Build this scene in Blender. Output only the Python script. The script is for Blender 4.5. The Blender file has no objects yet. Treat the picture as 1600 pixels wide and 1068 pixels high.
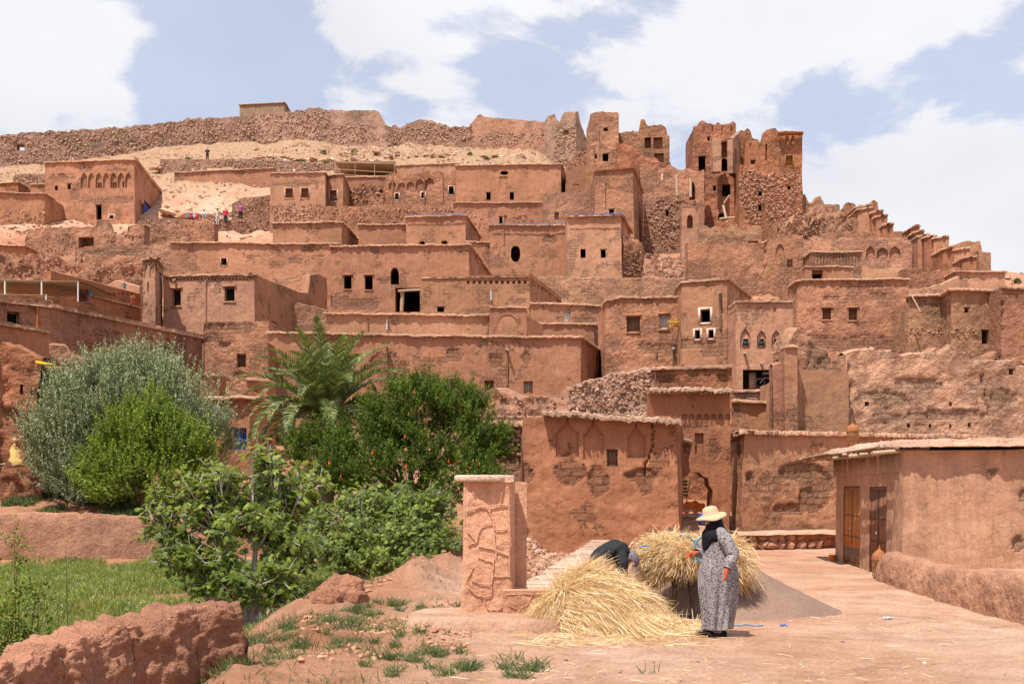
import bpy, bmesh, math, random
import numpy as np
from mathutils import Vector, Matrix

random.seed(7)
rng = np.random.default_rng(7)
R = math.radians
col = bpy.context.scene.collection
scene = bpy.context.scene

# ------------------------------------------------------------------ camera, sky, sun, exposure
F, CX, HY, CZ = 1778.0, 800.0, 765.0, 1.9      # focal length in photo pixels, optical centre, horizon row, eye height
cd = bpy.data.cameras.new("camera"); cam = bpy.data.objects.new("camera", cd); col.objects.link(cam)
cam.location = (0, 0, CZ); cam.rotation_euler = (R(90), 0, 0)
cd.sensor_width = 36.0; cd.lens = 36.0 * F / 1600.0
cd.shift_y = (HY - 534.0) / 1600.0
cd.clip_start = 0.1; cd.clip_end = 3000.0
scene.camera = cam

SUN_EL, SUN_AZ = 64.0, 34.0                     # azimuth measured from behind the camera towards the left
sv = Vector((-math.sin(R(SUN_AZ)) * math.cos(R(SUN_EL)), -math.cos(R(SUN_AZ)) * math.cos(R(SUN_EL)), math.sin(R(SUN_EL))))
sd = bpy.data.lights.new("sun", 'SUN'); sd.energy = 5.0; sd.angle = R(0.5); sd.color = (1.0, 0.955, 0.89)
sun = bpy.data.objects.new("sun", sd); col.objects.link(sun)
sun.rotation_euler = sv.to_track_quat('Z', 'Y').to_euler()

world = bpy.data.worlds.new("World"); scene.world = world; world.use_nodes = True
wt = world.node_tree; wt.nodes.clear()
def wn(t, **kw):
    n = wt.nodes.new(t)
    for k, v in kw.items():
        setattr(n, k, v)
    return n
sky = wn('ShaderNodeTexSky', sky_type='NISHITA', sun_disc=False, sun_elevation=R(SUN_EL), altitude=1300.0,
         air_density=1.0, dust_density=2.6, ozone_density=1.6)
sky.sun_rotation = R(180.0 + SUN_AZ)
bg1 = wn('ShaderNodeBackground'); bg1.inputs[1].default_value = 0.15
tint = wn('ShaderNodeMixRGB', blend_type='MULTIPLY'); tint.inputs[0].default_value = 1.0
tint.inputs[2].default_value = (1.05, 0.97, 1.0, 1)
wt.links.new(sky.outputs[0], tint.inputs[1]); wt.links.new(tint.outputs[0], bg1.inputs[0])
tc = wn('ShaderNodeTexCoord')
mp = wn('ShaderNodeMapping'); mp.inputs['Scale'].default_value = (1.0, 1.0, 2.0)
wt.links.new(tc.outputs['Generated'], mp.inputs[0])
n1 = wn('ShaderNodeTexNoise'); n1.inputs['Scale'].default_value = 6.5; n1.inputs['Detail'].default_value = 10.0
n1.inputs['Roughness'].default_value = 0.56; n1.inputs['Distortion'].default_value = 0.25
wt.links.new(mp.outputs[0], n1.inputs['Vector'])
def mathn(op, a, b=None, clamp=False):
    m = wn('ShaderNodeMath', operation=op, use_clamp=clamp)
    for i, v in enumerate((a, b)):
        if v is None: continue
        if isinstance(v, (int, float)): m.inputs[i].default_value = v
        else: wt.links.new(v, m.inputs[i])
    return m.outputs[0]
acc = mathn('ADD', mathn('MULTIPLY', n1.outputs[0], 1.7), -0.36)
# banks of cloud: centre (photo px), half sizes (px), strength
for bx, by, rx, ry, st in ((60, 90, 190, 125, .30), (1230, 35, 300, 105, .28), (1010, 90, 150, 45, .12), (560, 48, 95, 42, .20), (1570, 330, 380, 190, .40), (1090, 215, 240, 80, .17),
                           (780, -10, 170, 50, .18), (250, 190, 170, 60, .15), (350, 92, 45, 28, .13), (830, 140, 180, 60, -.14), (330, 60, 120, 120, -.16),
                           (1330, 160, 120, 60, -.10), (1500, 80, 120, 60, -.22), (500, 150, 250, 50, -.06), (710, 130, 70, 30, .14)):
    d = Vector(((bx - CX) / F, 1.0, (HY - by) / F)); ln = d.length; d.normalize()
    s = wn('ShaderNodeVectorMath', operation='SUBTRACT'); wt.links.new(tc.outputs['Generated'], s.inputs[0]); s.inputs[1].default_value = d
    m = wn('ShaderNodeVectorMath', operation='MULTIPLY'); wt.links.new(s.outputs[0], m.inputs[0])
    m.inputs[1].default_value = (F * ln / rx, F * ln / rx, F * ln / ry)
    l = wn('ShaderNodeVectorMath', operation='LENGTH'); wt.links.new(m.outputs[0], l.inputs[0])
    mr = wn('ShaderNodeMapRange', interpolation_type='SMOOTHSTEP')
    wt.links.new(l.outputs['Value'], mr.inputs[0]); mr.inputs[1].default_value = 1.35; mr.inputs[2].default_value = 0.25
    mr.inputs[3].default_value = 0.0; mr.inputs[4].default_value = st
    acc = mathn('ADD', acc, mr.outputs[0])
rmp = wn('ShaderNodeMapRange', interpolation_type='SMOOTHSTEP'); wt.links.new(acc, rmp.inputs[0])
rmp.inputs[1].default_value = 0.50; rmp.inputs[2].default_value = 0.66
sh = wn('ShaderNodeMapping'); sh.inputs['Location'].default_value = (0.03, 0.0, 0.035); sh.inputs['Scale'].default_value = (1.0, 1.0, 2.0)
wt.links.new(tc.outputs['Generated'], sh.inputs[0])
n2 = wn('ShaderNodeTexNoise'); n2.inputs['Scale'].default_value = 4.0; n2.inputs['Detail'].default_value = 6.0
wt.links.new(sh.outputs[0], n2.inputs['Vector'])
cr = wn('ShaderNodeValToRGB'); wt.links.new(n2.outputs[0], cr.inputs[0])
cr.color_ramp.elements[0].position = 0.30; cr.color_ramp.elements[0].color = (0.80, 0.80, 0.83, 1)
cr.color_ramp.elements[1].position = 0.62; cr.color_ramp.elements[1].color = (0.68, 0.69, 0.73, 1)
bg2 = wn('ShaderNodeBackground'); bg2.inputs[1].default_value = 0.98
wt.links.new(cr.outputs[0], bg2.inputs[0])
# thin veil everywhere, thicker near the horizon
veil = mathn('MULTIPLY', rmp.outputs[0], 0.48)
veil = mathn('ADD', veil, 0.50, clamp=True)
mx = wn('ShaderNodeMixShader'); wt.links.new(veil, mx.inputs[0]); wt.links.new(bg1.outputs[0], mx.inputs[1]); wt.links.new(bg2.outputs[0], mx.inputs[2])
wo = wn('ShaderNodeOutputWorld'); wt.links.new(mx.outputs[0], wo.inputs[0])

vs = scene.view_settings
scene.display_settings.display_device = 'sRGB'
vs.view_transform = 'Standard'; vs.look = 'None'; vs.gamma = 1.0; vs.use_curve_mapping = False
vs.exposure = 0.32
scene.cycles.max_bounces = 6; scene.cycles.diffuse_bounces = 3; scene.cycles.transparent_max_bounces = 8

# ------------------------------------------------------------------ small tools
def W(px, py, Y):
    return np.array([(px - CX) / F * Y, Y, CZ + (HY - py) / F * Y])
def XY(px, Y):
    return np.array([(px - CX) / F * Y, Y])
def Zp(py, Y):
    return CZ + (HY - py) / F * Y

def _hash(ix, iy, iz, seed):
    n = (ix.astype(np.int64) * 374761393 + iy.astype(np.int64) * 668265263 + iz.astype(np.int64) * 1274126177 + seed * 974634777) & 0xFFFFFFFF
    n = ((n ^ (n >> 13)) * 1274126177) & 0xFFFFFFFF
    n = (n ^ (n >> 16)) & 0xFFFFFFFF
    return n.astype(np.float64) / 2147483648.0 - 1.0
def vnoise(P, seed=0):
    P = np.asarray(P, float); f = np.floor(P); t = P - f; t = t * t * (3 - 2 * t)
    ix, iy, iz = f[:, 0], f[:, 1], f[:, 2]
    r = 0
    for dx in (0, 1):
        wx = t[:, 0] if dx else 1 - t[:, 0]
        for dy in (0, 1):
            wy = t[:, 1] if dy else 1 - t[:, 1]
            for dz in (0, 1):
                wz = t[:, 2] if dz else 1 - t[:, 2]
                r = r + wx * wy * wz * _hash(ix + dx, iy + dy, iz + dz, seed)
    return r
def fbm(P, octaves=3, seed=0, gain=0.5):
    P = np.asarray(P, float); r = 0; a = 1.0; s = 0
    for k in range(octaves):
        r = r + a * vnoise(P * (2.03 ** k), seed + k * 17); s += a; a *= gain
    return r / s
def ridged(P, octaves=3, seed=0):
    P = np.asarray(P, float); r = 0; a = 1.0; s = 0
    for k in range(octaves):
        r = r + a * (1 - 2.6 * abs(vnoise(P * (2.1 ** k), seed + k * 13))); s += a; a *= .55
    return r / s
def sstep(a, b, x):
    t = np.clip((x - a) / (b - a), 0, 1); return t * t * (3 - 2 * t)

class MB:
    """collects vertices and faces (any size) with an optional vertex attribute 'patch' and builds one mesh object"""
    def __init__(s):
        s.V = []; s.n = 0; s.Fs = []; s.A = []
    def add(s, V, Fc, a=None):
        V = np.asarray(V, float).reshape(-1, 3)
        if isinstance(Fc, np.ndarray):
            if len(Fc): s.Fs.append(Fc.astype(np.int64) + s.n)
        else:
            by = {}
            for f in Fc: by.setdefault(len(f), []).append(f)
            for k, fl in by.items(): s.Fs.append(np.array(fl, np.int64) + s.n)
        s.V.append(V); s.n += len(V)
        s.A.append(np.zeros(len(V)) if a is None else np.broadcast_to(np.asarray(a, float), (len(V),)))
        return s
    def box(s, lo, hi, M=None):
        x0, y0, z0 = lo; x1, y1, z1 = hi
        V = np.array([[x0, y0, z0], [x1, y0, z0], [x1, y1, z0], [x0, y1, z0], [x0, y0, z1], [x1, y0, z1], [x1, y1, z1], [x0, y1, z1]])
        if M is not None: V = M(V)
        return s.add(V, np.array([[0, 3, 2, 1], [4, 5, 6, 7], [0, 1, 5, 4], [1, 2, 6, 5], [2, 3, 7, 6], [3, 0, 4, 7]]))
    def tube(s, pts, rad, n=8, cap=True, jit=0.0):
        pts = np.asarray(pts, float); m = len(pts); rad = np.broadcast_to(np.asarray(rad, float), (m,))
        T = np.gradient(pts, axis=0); T /= np.linalg.norm(T, axis=1)[:, None] + 1e-9
        up = np.array([0, 0, 1.0]) if abs(T[0, 2]) < .9 else np.array([1.0, 0, 0])
        V = []
        for i in range(m):
            a = np.cross(T[i], up); a /= np.linalg.norm(a) + 1e-9; b = np.cross(a, T[i]); up = b
            th = np.arange(n) * 2 * math.pi / n
            rr = rad[i] * (1 + jit * rng.uniform(-1, 1, n))
            V.append(pts[i] + rr[:, None] * (np.cos(th)[:, None] * a + np.sin(th)[:, None] * b))
        V = np.concatenate(V); i = np.arange(m - 1)[:, None] * n; j = np.arange(n)[None, :]; j2 = (j + 1) % n
        Q = np.stack([i + j, i + n + j, i + n + j2, i + j2], -1).reshape(-1, 4)
        s.add(V, Q)
        if cap and n > 2:
            s.add(V[:n], [tuple(range(n))]); s.add(V[-n:], [tuple(range(n))[::-1]])
        return s
    def grid(s, P, closed=False, a=None):
        """P: (rows, cols, 3)"""
        r, c = P.shape[:2]; idx = np.arange(r * c).reshape(r, c)
        if closed: idx = np.concatenate([idx, idx[:, :1]], 1)
        Q = np.stack([idx[:-1, :-1], idx[:-1, 1:], idx[1:, 1:], idx[1:, :-1]], -1).reshape(-1, 4)
        return s.add(P.reshape(-1, 3), Q, a)
    def build(s, name, mat, parent=None, smooth=True, tint=None, origin=None):
        if not s.V: return None
        V = np.concatenate(s.V); A = np.concatenate(s.A)
        if origin is not None: V = V - np.asarray(origin)[None, :]
        if parent is not None and origin is None:
            V = V - np.array(parent['_o'])[None, :] if '_o' in parent else V
        tot = np.concatenate([np.full(len(f), f.shape[1]) for f in s.Fs]) if s.Fs else np.zeros(0, int)
        loops = np.concatenate([f.ravel() for f in s.Fs])
        me = bpy.data.meshes.new(name)
        me.vertices.add(len(V)); me.vertices.foreach_set('co', V.astype(np.float32).ravel())
        me.loops.add(len(loops)); me.loops.foreach_set('vertex_index', loops.astype(np.int32))
        me.polygons.add(len(tot)); st = np.concatenate([[0], np.cumsum(tot)[:-1]])
        me.polygons.foreach_set('loop_start', st.astype(np.int32)); me.polygons.foreach_set('loop_total', tot.astype(np.int32))
        me.polygons.foreach_set('use_smooth', np.full(len(tot), smooth))
        me.update(calc_edges=True)
        if A.any():
            at = me.attributes.new('patch', 'FLOAT', 'POINT'); at.data.foreach_set('value', A.astype(np.float32))
        if mat is not None: me.materials.append(mat)
        o = bpy.data.objects.new(name, me); col.objects.link(o)
        if origin is not None: o.location = origin
        if parent is not None: o.parent = parent
        if tint is not None: o.color = (*tint, 1)
        if origin is not None: o['_o'] = [float(v) for v in origin]
        elif parent is not None and '_o' in parent: o['_o'] = list(parent['_o'])
        return o

def thing(name, label, cat, loc=(0, 0, 0), group=None):
    o = bpy.data.objects.new(name, None); col.objects.link(o)
    o.location = loc; o['label'] = label; o['category'] = cat
    o['_o'] = [float(v) for v in loc]
    o.empty_display_size = .3
    if group: o['group'] = group
    return o
def tag(o, label, cat, group=None, kind=None):
    o['label'] = label
    if kind: o['kind'] = kind
    if cat and kind != 'structure': o['category'] = cat
    if group: o['group'] = group
    return o
def struct(o): o['kind'] = 'structure'; return o
def stuff(o): o['kind'] = 'stuff'; return o

_ico = None
def ico():
    global _ico
    if _ico is None:
        t = (1 + 5 ** .5) / 2
        V = np.array([(-1, t, 0), (1, t, 0), (-1, -t, 0), (1, -t, 0), (0, -1, t), (0, 1, t), (0, -1, -t), (0, 1, -t), (t, 0, -1), (t, 0, 1), (-t, 0, -1), (-t, 0, 1)], float)
        V /= np.linalg.norm(V[0])
        Fc = np.array([(0, 11, 5), (0, 5, 1), (0, 1, 7), (0, 7, 10), (0, 10, 11), (1, 5, 9), (5, 11, 4), (11, 10, 2), (10, 7, 6), (7, 1, 8), (3, 9, 4), (3, 4, 2), (3, 2, 6), (3, 6, 8), (3, 8, 9), (4, 9, 5), (2, 4, 11), (6, 2, 10), (8, 6, 7), (9, 8, 1)])
        _ico = (V, Fc)
    return _ico
def stones(mb, C, size, flat=0.6, a=0.0, lo=False):
    """angular rubble: one squashed, jittered icosahedron at every centre"""
    V0, F0 = ico(); n = len(C); nv = 12
    if lo:      # far rubble: a skewed block of 12 triangles
        V0 = np.array([(x, y, z) for z in (-.62, .62) for x, y in ((-.7, -.6), (.7, -.6), (.7, .6), (-.7, .6))]); nv = 8
        F0 = np.array([(0, 2, 1), (0, 3, 2), (4, 5, 6), (4, 6, 7), (0, 1, 5), (0, 5, 4), (1, 2, 6), (1, 6, 5), (2, 3, 7), (2, 7, 6), (3, 0, 4), (3, 4, 7)])
    if n == 0: return
    size = np.broadcast_to(np.asarray(size, float), (n,))
    J = V0[None] * (1 + rng.uniform(-.24, .24, (n, nv, 1)))
    sc = np.stack([rng.uniform(.8, 1.35, n), rng.uniform(.6, 1.0, n), rng.uniform(flat * .7, flat * 1.2, n)], -1)
    P = J * sc[:, None, :]
    th = rng.uniform(0, 2 * math.pi, n); tl = rng.uniform(-.4, .4, n)
    c, s_ = np.cos(th)[:, None], np.sin(th)[:, None]
    x = P[..., 0] * c - P[..., 1] * s_; y = P[..., 0] * s_ + P[..., 1] * c; z = P[..., 2]
    c, s_ = np.cos(tl)[:, None], np.sin(tl)[:, None]
    x, z = x * c - z * s_, x * s_ + z * c
    P = np.stack([x, y, z], -1) * size[:, None, None] + C[:, None, :]
    Fa = (F0[None] + np.arange(n)[:, None, None] * nv).reshape(-1, 3)
    mb.add(P.reshape(-1, 3), Fa, a)

# ------------------------------------------------------------------ materials
def nodemat(name):
    m = bpy.data.materials.new(name); m.use_nodes = True; t = m.node_tree
    b = t.nodes['Principled BSDF']; b.inputs['Roughness'].default_value = .9
    b.inputs['Specular IOR Level'].default_value = .15
    return m, t, b
def NN(t, ty, **kw):
    n = t.nodes.new(ty)
    for k, v in kw.items():
        if k in n.inputs: n.inputs[k].default_value = v
        else: setattr(n, k, v)
    return n
def noise_node(t, vec, scale, detail=4, rough=.55, dist=0):
    n = NN(t, 'ShaderNodeTexNoise'); n.inputs['Scale'].default_value = scale; n.inputs['Detail'].default_value = detail
    n.inputs['Roughness'].default_value = rough; n.inputs['Distortion'].default_value = dist
    t.links.new(vec, n.inputs['Vector']); return n.outputs[0]
def ramp(t, fac, stops):
    r = NN(t, 'ShaderNodeValToRGB'); e = r.color_ramp.elements
    while len(e) < len(stops): e.new(.5)
    for i, (p, c) in enumerate(stops):
        e[i].position = p; e[i].color = (*c, 1) if len(c) == 3 else c
    t.links.new(fac, r.inputs[0]); return r.outputs[0]
def mixc(t, fac, a, b, mode='MIX'):
    m = NN(t, 'ShaderNodeMixRGB', blend_type=mode)
    for i, v in enumerate((fac, a, b)):
        if isinstance(v, (int, float)): m.inputs[i].default_value = v
        elif isinstance(v, tuple): m.inputs[i].default_value = (*v, 1)
        else: t.links.new(v, m.inputs[i])
    return m.outputs[0]
def mth(t, op, a, b=0.0, clamp=False):
    m = NN(t, 'ShaderNodeMath', operation=op, use_clamp=clamp)
    for i, v in enumerate((a, b)):
        if isinstance(v, (int, float)): m.inputs[i].default_value = v
        else: t.links.new(v, m.inputs[i])
    return m.outputs[0]
def mud_mat(name, var=.22, bumps=((1.2, .05), (7, .022), (40, .006)), streak=.35, spk=.0, crack=0.0, cobble=0.0, erode=0.0):
    m, t, b = nodemat(name)
    pos = NN(t, 'ShaderNodeNewGeometry').outputs['Position']
    oi = NN(t, 'ShaderNodeObjectInfo').outputs['Color']
    big = noise_node(t, pos, .35, 4); mid = noise_node(t, pos, 2.6, 5, .65); fin = noise_node(t, pos, 22, 4, .7)
    g = ramp(t, big, [(.3, (1 - var,) * 3), (.7, (1 + var * .55,) * 3)])
    c = mixc(t, 1.0, oi, g, 'MULTIPLY')
    c = mixc(t, 1.0, c, ramp(t, mid, [(.28, (1 - var * .8,) * 3), (.5, (1, 1, 1)), (.75, (1 + var * .6, 1 + var * .65, 1 + var * .7))]), 'MULTIPLY')
    c = mixc(t, 1.0, c, ramp(t, fin, [(.25, (.70,) * 3), (.48, (1, 1, 1)), (.62, (1.04,) * 3), (.72, (1.4, 1.38, 1.32))]), 'MULTIPLY')
    # rain streaks running down the plaster
    mp_ = NN(t, 'ShaderNodeMapping'); mp_.inputs['Scale'].default_value = (3.4, 3.4, .28); t.links.new(pos, mp_.inputs[0])
    stn = noise_node(t, mp_.outputs[0], 2.2, 5, .62)
    c = mixc(t, 1.0, c, ramp(t, stn, [(.32, (1 - .3 * streak,) * 3), (.5, (1, 1, 1)), (.68, (1 + .18 * streak, 1 + .2 * streak, 1 + .24 * streak))]), 'MULTIPLY')
    pa = NN(t, 'ShaderNodeAttribute', attribute_name='patch').outputs['Fac']
    if erode:
        en = noise_node(t, pos, .55, 7, .68, .3); er = ramp(t, en, [(erode, (0, 0, 0)), (erode + .012, (1, 1, 1))])
        pa = mth(t, 'MAXIMUM', pa, mth(t, 'MULTIPLY', er, .8))
    pn = noise_node(t, pos, 9, 5, .75)
    pc = mixc(t, 1.0, oi, ramp(t, pn, [(.3, (.50, .55, .58)), (.7, (1.02, 1.1, 1.14))]), 'MULTIPLY')
    c = mixc(t, mth(t, 'MULTIPLY', pa, .85, True), c, pc)
    course = None
    if erode or cobble:     # mud-brick courses that show where the plaster has gone
        spx = NN(t, 'ShaderNodeSeparateXYZ'); t.links.new(pos, spx.inputs[0]); cb = NN(t, 'ShaderNodeCombineXYZ')
        t.links.new(mth(t, 'ADD', spx.outputs[0], mth(t, 'MULTIPLY', spx.outputs[1], .8)), cb.inputs[0]); t.links.new(mth(t, 'ADD', spx.outputs[2], mth(t, 'MULTIPLY', mid, .25)), cb.inputs[1])
        bk = NN(t, 'ShaderNodeTexBrick'); t.links.new(cb.outputs[0], bk.inputs['Vector']); bk.inputs['Scale'].default_value = 1.0; bk.inputs['Brick Width'].default_value = .55; bk.inputs['Row Height'].default_value = .22
        bk.inputs['Mortar Size'].default_value = .025; bk.inputs['Mortar Smooth'].default_value = .6; bk.inputs['Color1'].default_value = (.85, .85, .85, 1); bk.inputs['Color2'].default_value = (1.15, 1.13, 1.1, 1); bk.inputs['Mortar'].default_value = (.72, .7, .68, 1)
        c = mixc(t, mth(t, 'MULTIPLY', pa, .8, True), c, mixc(t, 1.0, c, bk.outputs['Color'], 'MULTIPLY')); course = mth(t, 'MULTIPLY', mth(t, 'MULTIPLY', bk.outputs['Fac'], pa), -.06)
    t.links.new(c, b.inputs['Base Color'])
    h = course
    for sc, di in bumps:
        hh = mth(t, 'MULTIPLY', noise_node(t, pos, sc, 4, .6), di)
        h = hh if h is None else mth(t, 'ADD', h, hh)
    h = mth(t, 'ADD', h, mth(t, 'MULTIPLY', stn, .03 * streak))
    h = mth(t, 'ADD', h, mth(t, 'MULTIPLY', mth(t, 'MULTIPLY', pn, pa), .12))
    if erode: h = mth(t, 'SUBTRACT', h, mth(t, 'MULTIPLY', er, .06))
    if crack:
        nz_ = NN(t, 'ShaderNodeTexNoise'); nz_.inputs['Scale'].default_value = 5.0; nz_.inputs['Detail'].default_value = 3; t.links.new(pos, nz_.inputs['Vector'])
        wv = mixc(t, .16, pos, nz_.outputs['Color'], 'ADD')
        for cs, cw in ((2.0, .010), (5.0, .012)):
            v = NN(t, 'ShaderNodeTexVoronoi', feature='DISTANCE_TO_EDGE'); v.inputs['Scale'].default_value = cs; t.links.new(wv, v.inputs['Vector'])
            mr = NN(t, 'ShaderNodeMapRange'); t.links.new(v.outputs['Distance'], mr.inputs[0]); mr.inputs[1].default_value = 0; mr.inputs[2].default_value = cw
            brk = ramp(t, noise_node(t, pos, 1.1 if cs < 3 else 1.9, 2), [(.47, (0, 0, 0)), (.68, (1, 1, 1))])
            gap = mth(t, 'MULTIPLY', mth(t, 'SUBTRACT', 1.0, mr.outputs[0]), brk)
            h = mth(t, 'SUBTRACT', h, mth(t, 'MULTIPLY', gap, crack))
    if cobble:
        v = NN(t, 'ShaderNodeTexVoronoi', feature='DISTANCE_TO_EDGE'); v.inputs['Scale'].default_value = cobble
        mp2 = NN(t, 'ShaderNodeMapping'); mp2.inputs['Scale'].default_value = (1, 1, 1.7); t.links.new(pos, mp2.inputs[0]); t.links.new(mp2.outputs[0], v.inputs['Vector'])
        mr = NN(t, 'ShaderNodeMapRange'); t.links.new(v.outputs['Distance'], mr.inputs[0]); mr.inputs[2].default_value = .14
        h = mth(t, 'ADD', h, mth(t, 'MULTIPLY', mr.outputs[0], .06))
    bp = NN(t, 'ShaderNodeBump'); bp.inputs['Strength'].default_value = 1.0; bp.inputs['Distance'].default_value = 1.0
    t.links.new(h, bp.inputs['Height']); t.links.new(bp.outputs[0], b.inputs['Normal'])
    return m
MUD = mud_mat('mud_plaster', erode=.575, bumps=((1.2, .07), (5, .03), (14, .012), (40, .005)))
MUDR = mud_mat('rough_mud', erode=.54, var=.34, bumps=((1.3, .20), (5, .12), (16, .035)), streak=.3)
MUDC = mud_mat('cracked_mud', var=.24, crack=.018, bumps=((1.2, .05), (9, .015), (45, .006)), streak=.55)
STONEM = mud_mat('rubble_masonry', var=.4, bumps=((2, .12), (8, .10), (30, .015)), streak=.1, cobble=3.2)
COPE = mud_mat('straw_mud_coping', var=.35, bumps=((5, .03), (25, .03), (70, .01)), streak=0)
def stone_mat(name, c0, c1, c2):
    m, t, b = nodemat(name)
    g = NN(t, 'ShaderNodeNewGeometry'); pos = g.outputs['Position']
    isl = g.outputs['Random Per Island']
    c = ramp(t, isl, [(0, c0), (.55, c1), (1, c2)])
    c = mixc(t, 1.0, c, ramp(t, noise_node(t, pos, 6, 4, .7), [(.3, (.75,) * 3), (.7, (1.2,) * 3)]), 'MULTIPLY')
    t.links.new(c, b.inputs['Base Color'])
    bp = NN(t, 'ShaderNodeBump'); bp.inputs['Distance'].default_value = .02
    t.links.new(noise_node(t, pos, 18, 4, .7), bp.inputs['Height']); t.links.new(bp.outputs[0], b.inputs['Normal'])
    return m
ROCK = stone_mat('red_stone', (.29, .145, .09), (.41, .22, .14), (.54, .35, .25))
TANROCK = stone_mat('tan_stone', (.40, .25, .165), (.47, .305, .205), (.56, .385, .27))
ROCKP = stone_mat('pale_stone', (.42, .24, .15), (.52, .33, .22), (.66, .50, .38))
def plain(name, c, rough=.8, spec=.2, nz=0.15, sc=20, bump=.004, stretch=(1, 1, 1), metal=0):
    m, t, b = nodemat(name)
    b.inputs['Roughness'].default_value = rough; b.inputs['Specular IOR Level'].default_value = spec; b.inputs['Metallic'].default_value = metal
    pos = NN(t, 'ShaderNodeTexCoord').outputs['Object']
    mp_ = NN(t, 'ShaderNodeMapping'); mp_.inputs['Scale'].default_value = stretch; t.links.new(pos, mp_.inputs[0])
    n = noise_node(t, mp_.outputs[0], sc, 4, .65)
    cc = mixc(t, 1.0, tuple(c), ramp(t, n, [(.25, (1 - nz * 1.6,) * 3), (.75, (1 + nz * 1.3,) * 3)]), 'MULTIPLY')
    t.links.new(cc, b.inputs['Base Color'])
    bp = NN(t, 'ShaderNodeBump'); bp.inputs['Distance'].default_value = bump
    t.links.new(n, bp.inputs['Height']); t.links.new(bp.outputs[0], b.inputs['Normal'])
    return m
WOOD = plain('weathered_wood', (.20, .115, .065), nz=.3, sc=6, stretch=(6, 6, .6))
WOODP = plain('pale_timber', (.42, .29, .185), nz=.25, sc=6, stretch=(5, 5, .6))
WOODO = plain('orange_brown_wood', (.42, .16, .045), nz=.3, sc=8, stretch=(7, 7, .5))
WOODB = plain('dark_brown_wood', (.20, .085, .045), nz=.3, sc=8, stretch=(7, 7, .5))
IRON = plain('dark_iron', (.03, .025, .025), rough=.6)
GALV = plain('galvanised_metal', (.45, .48, .50), rough=.45, spec=.5)
BLUE = plain('blue_paint', (.035, .07, .33), rough=.6, nz=.2, sc=12)
WHITEP = plain('white_paint', (.62, .60, .55), nz=.08)
REED = plain('reed_matting', (.30, .19, .11), nz=.4, sc=10, stretch=(12, 1, 12))
GLASS = plain('dusty_window_glass', (.05, .06, .07), rough=.2, spec=.5, nz=.1)
# ------------------------------------------------------------------ terrain
_TY = np.array([38, 41, 45, 52, 60, 70, 80, 95, 110, 125, 140, 160, 175, 200, 300, 420])
_TX = np.array([-1500, -400, 0, 400, 800, 1200, 1400, 1600, 2000, 3000])
_TZ = np.array([
    [-.6, -.4, .3, 2, 4, 7, 10, 15, 20, 25, 29, 36, 40, 36, 16, 0],
    [-.6, .6, 1.6, 3.2, 5, 9, 13, 20, 26, 31, 36, 45, 50, 45, 20, 0],
    [-.6, .9, 2.2, 3.8, 5.5, 9.5, 14, 20.5, 27, 31.5, 38, 48, 53, 48, 22, 0],
    [-.6, .3, 1.4, 3.0, 4.6, 8, 12, 18.5, 25.5, 31, 40, 51, 56, 50, 24, 0],
    [.2, .8, 2.2, 4.0, 5.6, 8.5, 12, 18.3, 25.5, 32, 42, 51, 55, 49, 24, 0],
    [.3, .9, 1.9, 3.4, 4.6, 7.5, 12, 18.6, 25.5, 29, 31, 33, 31, 26, 12, 0],
    [.3, .9, 1.7, 3.2, 4.4, 6.6, 11.5, 17.5, 23, 25, 26, 25, 22, 16, 6, 0],
    [.3, .9, 1.7, 3.2, 4.4, 6.6, 11, 17.5, 23.4, 21.5, 18, 14, 10, 5, 0, 0],
    [.3, .9, 1.8, 3.4, 4.6, 7, 10.5, 16, 22, 18, 12, 5, 0, 0, 0, 0],
    [.3, .5, 1, 2, 3, 4, 4, 4, 3, 0, 0, 0, 0, 0, 0, 0]], float)
_BY = [5, 11, 14.4, 20, 24, 28, 34, 38]; _BX = [-2.0, -2.6, -3.0, -3.45, -2.75, -1.4, -.1, .3]
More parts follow.
